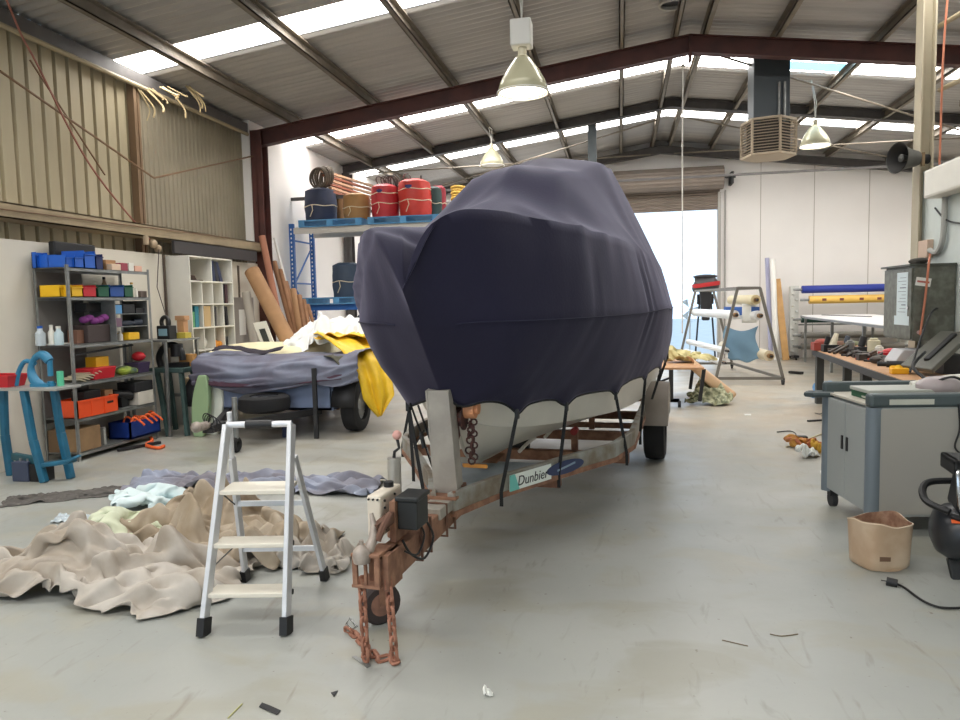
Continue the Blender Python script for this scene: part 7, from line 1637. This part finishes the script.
part('base', kbox(.10, .62, .22, .52, ptop, ptop+.05), M('bottle green plastic', (30, 92, 62), .5), bk_, bev=.006)
part('lid', kbox(.08, .60, .20, .50, ptop+.05, ptop+.075), M('pale lid', (176, 178, 170), .5), bk_, bev=.006)
solo('white_tool', kbox(.10, .16, .12, .36, ptop, ptop+.03), white, 'small white tool lying on the cart deck before the green case', 'tool', bev=.008)
solo('plastic_bag', MB().ball(K(.58, .28, ptop+.085), .10, (1.5, 1.1, .75)).ball(K(.70, .34, ptop+.06), .075, (1.2, 1, .72)), M('lilac grey bag', (176, 164, 164), .35, var=.2), 'crinkled lilac grey plastic bag on the cart', 'bag')
solo('white_hose', MB().tube(catmull([K(.56, .60, ptop+.05), K(.8, .56, ptop+.10), K(1.05, .5, ptop+.11), K(1.35, .45, ptop+.11)], 8), .035, 10), white, 'white tube lying across the cart behind the bag', 'tube')
solo('black_cable', MB().tube(catmull([K(.5, .25, ptop+.1), K(.62, .18, ptop+.16), K(.78, .14, ptop+.06), K(.9, .22, ptop+.12), K(1.1, .2, ptop+.16), K(1.3, .25, ptop+.1)], 8), .009, 6).tube(catmull([K(.55, .3, ptop+.1), K(.52, .5, ptop+.2), K(.65, .6, ptop+.3)], 8), .012, 6), black, 'black cable looping over the items on the cart', 'cable')
solo('black_cable', MB().tube(catmull([K(.55, -.003, bz1+.02), K(.555, -.014, .72), K(.53, -.014, .60), K(.60, -.014, .55), K(.68, -.014, .60), K(.67, -.014, .70), K(.74, -.012, .80), K(.76, -.008, bz1+.02)], 8), .006, 6), black, 'thin black cable hanging in a loop down the cart side', 'cable')
solo('grey_tray', kbox(1.0, 1.4, .12, .4, ptop, ptop+.07), greyp, 'grey tray at the right end of the cart', 'tray', bev=.012)
solo('black_console', kbox(.95, 1.42, .45, .72, ptop, ptop+.05), dark, 'dark flat console at the back of the cart', 'console', bev=.01)

# ---- cut-down plastic tub
tb_c = at(886, 572, Z=0)+V((.0, .12, 0))
tb_ = thing('cut_down_tub', 'dirty cream plastic tub with its top cut off, standing before the cart', 'tub', tuple(tb_c), .35)
tbm = M('stained cream plastic', (208, 186, 160), .5, 0, var=.2, vscale=5, rgb2=(188, 160, 132))
def tubf(u, v, off=0):
    th = 2*PI*u; c_, s_ = math.cos(th), math.sin(th); n_ = 5
    k2 = (abs(c_)**n_+abs(s_)**n_)**(-1/n_); rx, ry = .137-off+.012*v, .115-off+.012*v
    if v < .06: rx *= .93+v; ry *= .93+v
    H_ = .27+.014*math.sin(2*th+.6)+.006*math.sin(5*th)
    return V((rx*k2*c_, ry*k2*s_, .004+off+H_*v))
o_ = MB().grid(lambda u, v: tubf(u, v), 48, 14); i_ = MB().grid(lambda u, v: tubf(1-u, v, .005), 48, 14)
part('shell', o_, tbm, tb_, local=True, ang=.9)
part('inside', i_, M('rust stained inside', (182, 148, 122), .7, rgb2=(140, 104, 84), vscale=18), tb_, local=True)
part('base', MB().lathe((0,0,.004), [(0,0),(.13,0)], 24).lathe((0,0,.02), [(0,0),(.12,0)], 24), tbm, tb_, local=True)
part('rim', MB().tube([tubf(k_/48, 1) for k_ in range(48)], .004, 5, True), M('cut rim', (226, 206, 180), .5), tb_, local=True)
part('grime_mark', MB().grid(lambda u, v: tubf(.66+.07*u, .22+.10*v)*1.0+V((0, -.0015, 0)), 8, 4), M('brown grime', (120, 92, 72), .8), tb_, local=True)

# ---- air compressor
cc0 = V((1.97, 4.40, 0))
cpz = thing('air_compressor', 'black air compressor with orange decals at the right edge', 'air compressor', tuple(cc0), -.1)
tankm = M('black tank enamel', (40, 42, 46), .35)
part('tank', MB().lathe((-.26, 0, .30), [(0,0),(.08,.005),(.14,.03),(.175,.08),(.19,.14),(.19,.55),(.175,.61),(.14,.66),(0,.68)], 32, (1,0,0)), tankm, cpz, local=True)
part('foot', MB().beam((-.12, -.02, .13), (-.10, -.06, 0), .12, .05, (0,1,0)), M('rubber foot', (36, 38, 40), .7), cpz, local=True, bev=.01)
part('foot', MB().beam((.32, -.02, .13), (.34, -.06, 0), .12, .05, (0,1,0)), M('rubber foot', (36, 38, 40)), cpz, local=True, bev=.01)
part('guard', MB().tube(catmull([V((-.20, -.12, .46)), V((-.30, -.02, .50)), V((-.27, .1, .58)), V((-.1, .14, .60)), V((.3, .12, .60))], 6), .022, 8).tube(catmull([V((-.20, -.14, .44)), V((.0, -.17, .40)), V((.4, -.17, .42))], 6), .018, 8), black, cpz, local=True)
part('motor_cover', MB().add([(x, y, z) for z in (.46, .80) for x, y in ((-.17+.05*(z > .5),-.13),(.40,-.15),(.40,.13),(-.15+.05*(z > .5),.13))], [(3,2,1,0),(4,5,6,7),(0,1,5,4),(1,2,6,5),(2,3,7,6),(3,0,4,7)]), M('motor black', (30, 32, 34), .5), cpz, local=True, bev=.03)
part('top_cap', MB().box(-.19, -.02, -.15, .12, .76, .80).box(-.19, -.15, -.15, .12, .70, .80), black, cpz, local=True, bev=.012)
part('pressure_pipe', MB().tube([V((-.175, -.155, .74)), V((-.18, -.17, .72)), V((-.165, -.17, .52)), V((-.15, -.15, .48))], .011, 8), chrome, cpz, local=True)
part('cooling_fin', (lambda m: [m.box(.0+.03*k_, .012+.03*k_, -.155, .10, .74, .84) for k_ in range(9)] and m)(MB()), M('brown alloy fin', (110, 92, 76), .5, .5), cpz, local=True, kind=None)
part('valve', MB().beam((-.02, -.17, .58), (-.07, -.19, .60), .03, .03), M('orange red valve', (214, 84, 50), .5), cpz, local=True, bev=.006)
part('gauge', MB().cyl((.16, -.19, .52), (.16, -.17, .52), .035, n=20), M('gauge face', (200, 206, 214), .3), cpz, local=True)
orn = M('orange decal', (226, 98, 44), .5)
def tk(x, th, off=.002): return V((x, -(.19+off)*math.cos(th), .30+(.19+off)*math.sin(th)))
def decal(x0, x1, t0, t1, sk=0, off=.002): return MB().grid(lambda u, v: tk(x0+(x1-x0)*u+sk*v, t0+(t1-t0)*v, off), 6, 4)
part('decal', decal(-.20, -.09, .55, .68, .0), orn, cpz, local=True)
part('decal', decal(-.09, .03, .38, .62, -.03, .003), M('white decal', (214, 216, 214), .5), cpz, local=True)
part('decal', decal(-.08, .02, .41, .59, -.03, .004), M('black decal', (24, 24, 26), .5), cpz, local=True)
part('decal', decal(-.08, -.03, .20, .30, -.02), orn, cpz, local=True)
part('decal', decal(.10, .30, .60, .72, .02), M('amber decal', (214, 140, 50), .5), cpz, local=True)
dm_ = MB(); 
for (s_, x_, w_) in ((0, -.065, .022), (1, -.035, .022), (2, -.005, .018)):
    q = decal(x_-.02, x_-.02+w_, .46, .54, -.01, .005); dm_.add(q.v, q.f)
part('decal_print', dm_, M('white decal', (214, 216, 214)), cpz, local=True)
for ch in cpz.children: ch.scale = (.92, .92, .86)
# cord with plug on the floor
pc = thing('extension_lead', 'black power cord with round plug lying on the floor before the compressor', 'cord', tuple(at(892, 583, Z=0)))
pts = [at(x, y, Z=.01) for x, y in ((895, 583), (905, 588), (920, 599), (935, 606), (950, 608), (975, 607))]
part('cable', MB().tube(catmull(pts, 8), .0065, 6), black, pc)
g0 = at(891, 582, Z=.02)
part('plug', MB().cyl(g0+V((-.02, .01, 0)), g0+V((.03, -.01, -.005)), .024, n=14).cyl(g0+V((-.045, .02, .0)), g0+V((-.02, .01, 0)), .004, n=6), black, pc)

# ---- scraps on the floor
def scrap(name, pts_, m, label, cat, z=.003, th=.003):
    P = [at(x, y, Z=z) for x, y in pts_]
    return solo(name, MB().slab(P[::-1], th), m, label, cat)
def wire(pts_, m, label, r=.006, name='wire_offcut'):
    return solo(name, MB().tube(catmull([at(x, y, Z=r) for x, y in pts_], 5), r, 6), m, label, 'wire')
wire([(777, 432), (790, 431), (796, 434), (793, 438)], black, 'curled black wire among the scraps beside the cart')
solo('floor_tool', MB().beam(at(796, 438, Z=.03), at(807, 438, Z=.03), .08, .05), black, 'black tool on the floor between the scraps left of the cart', 'tool', bev=.01)
wire([(786, 447), (805, 440), (824, 433)], M('cream batten', (214, 204, 170), .7), 'thin cream stick crossing the scraps beside the cart', .008, 'thin_stick')
cloth('rag', 'D', tuple(at(806, 447, Z=0)), .3, (.7, .5, .45), M('brick red rag', (170, 92, 74), .8, rgb2=(190, 140, 60), vscale=9), 'brick red rag on the floor left of the cart', 'rag')
cloth('rag', 'D', tuple(at(819, 452, Z=0)), 1.2, (.4, .3, .5), M('mustard rag', (206, 160, 60), .8), 'mustard rag on the floor touching the cart side', 'rag')
cloth('paper_scrap', 'D', tuple(at(808, 457, Z=0)), .9, (.45, .35, .5), paper, 'crumpled white paper on the floor in front of the brick red rag', 'paper')
wire([(815, 413), (820, 414), (824, 412), (822, 416)], black, 'black wire loop on the floor under the workbench end')
solo('floor_tool', MB().beam(at(808, 421, Z=.01), at(824, 420, Z=.01), .04, .02), dark, 'flat black bar on the floor near the workbench leg', 'bar')
scrap('paper_scrap', ((728, 392), (735, 392), (735, 394), (729, 394)), paper, 'white scrap on the floor below the trolley castor', 'paper')
scrap('paper_scrap', ((744, 414), (751, 414), (751, 415.5), (745, 415.5)), paper, 'thin white scrap on the floor midway to the trolley', 'paper')
scrap('paper_scrap', ((820, 471), (824, 470), (824, 474), (821, 475)), paper, 'tiny white scrap by the cart castor', 'paper')
scrap('tape_strip', ((262, 703), (270, 706), (281, 711), (277, 715), (259, 707)), dark, 'short dark strip on the floor at the bottom edge', 'strip')
scrap('metal_offcut', ((352, 657), (356, 656), (371, 666), (367, 668)), M('zinc offcut', (150, 152, 150), .4, .6), 'small zinc strip on the floor left of the chains', 'metal strip')
scrap('tape_strip', ((331, 693), (338, 691), (334, 697)), dark, 'tiny dark triangle scrap on the floor near the bottom edge', 'scrap')
cloth('paper_scrap', 'D', tuple(at(488, 696, Z=0)), .2, (.07, .05, .12), paper, 'small crumpled white scrap on the floor at the bottom centre', 'paper', th=.001)
wire([(228, 718), (240, 706), (242, 704)], M('yellow thread', (190, 186, 120), .7), 'thin yellow thread on the floor at the bottom left', .003, 'thread')
wire([(722, 640), (735, 643), (748, 646)], M('brown thread', (120, 104, 80), .7), 'thin brown thread on the bare floor right of centre', .0025, 'thread')
wire([(770, 634), (782, 636), (798, 634)], M('brown thread', (120, 104, 80)), 'short brown thread on the floor nearer the tub', .0025, 'thread')
scrap('metal_offcut', ((545, 483), (553, 482), (554, 485), (546, 486)), M('zinc offcut', (150, 152, 150)), 'grey flat scrap on the floor below the maker plate of the boat trailer', 'metal scrap')
a, b_ = at(768, 375, Z=.02), at(783, 374, Z=.02)
solo('floor_tool', MB().beam(at(790, 372, Z=.03), at(802, 373, Z=.03), .10, .05), black, 'black tool lying on the floor between the trolley and the roll rack', 'tool')
bb_ = at(816, 357, Y=12.2)
solo('blue_bottle', MB().cyl((3.05, 12.1, .15), (3.3, 12.3, .15), .09).box(2.95, 3.4, 12.0, 12.4, 0, .06), M('sky blue plastic', (120, 170, 220), .4), 'sky blue container on the floor beyond the workbench end', 'container')
# ================================================================ camera, light, render look
cam = bpy.data.cameras.new('camera'); cam.sensor_width = 36; cam.lens = 27.0; cam.clip_end = 200
co_ = bpy.data.objects.new('camera', cam); COL.objects.link(co_)
mw = Matrix((( CR.x, CU.x, -CF.x, CAM.x), (CR.y, CU.y, -CF.y, CAM.y), (CR.z, CU.z, -CF.z, CAM.z), (0, 0, 0, 1)))
co_.matrix_world = mw
sc = bpy.context.scene; sc.camera = co_
w = bpy.data.worlds.new('world'); sc.world = w; w.use_nodes = True
bg = w.node_tree.nodes['Background']; bg.inputs[0].default_value = (.62, .80, 1, 1); bg.inputs[1].default_value = WORLD_E
vs_ = sc.view_settings
sc.display_settings.display_device = 'sRGB'
vs_.view_transform = 'Standard'; vs_.look = 'None'; vs_.gamma = 1; vs_.exposure = EXPO; vs_.use_curve_mapping = False
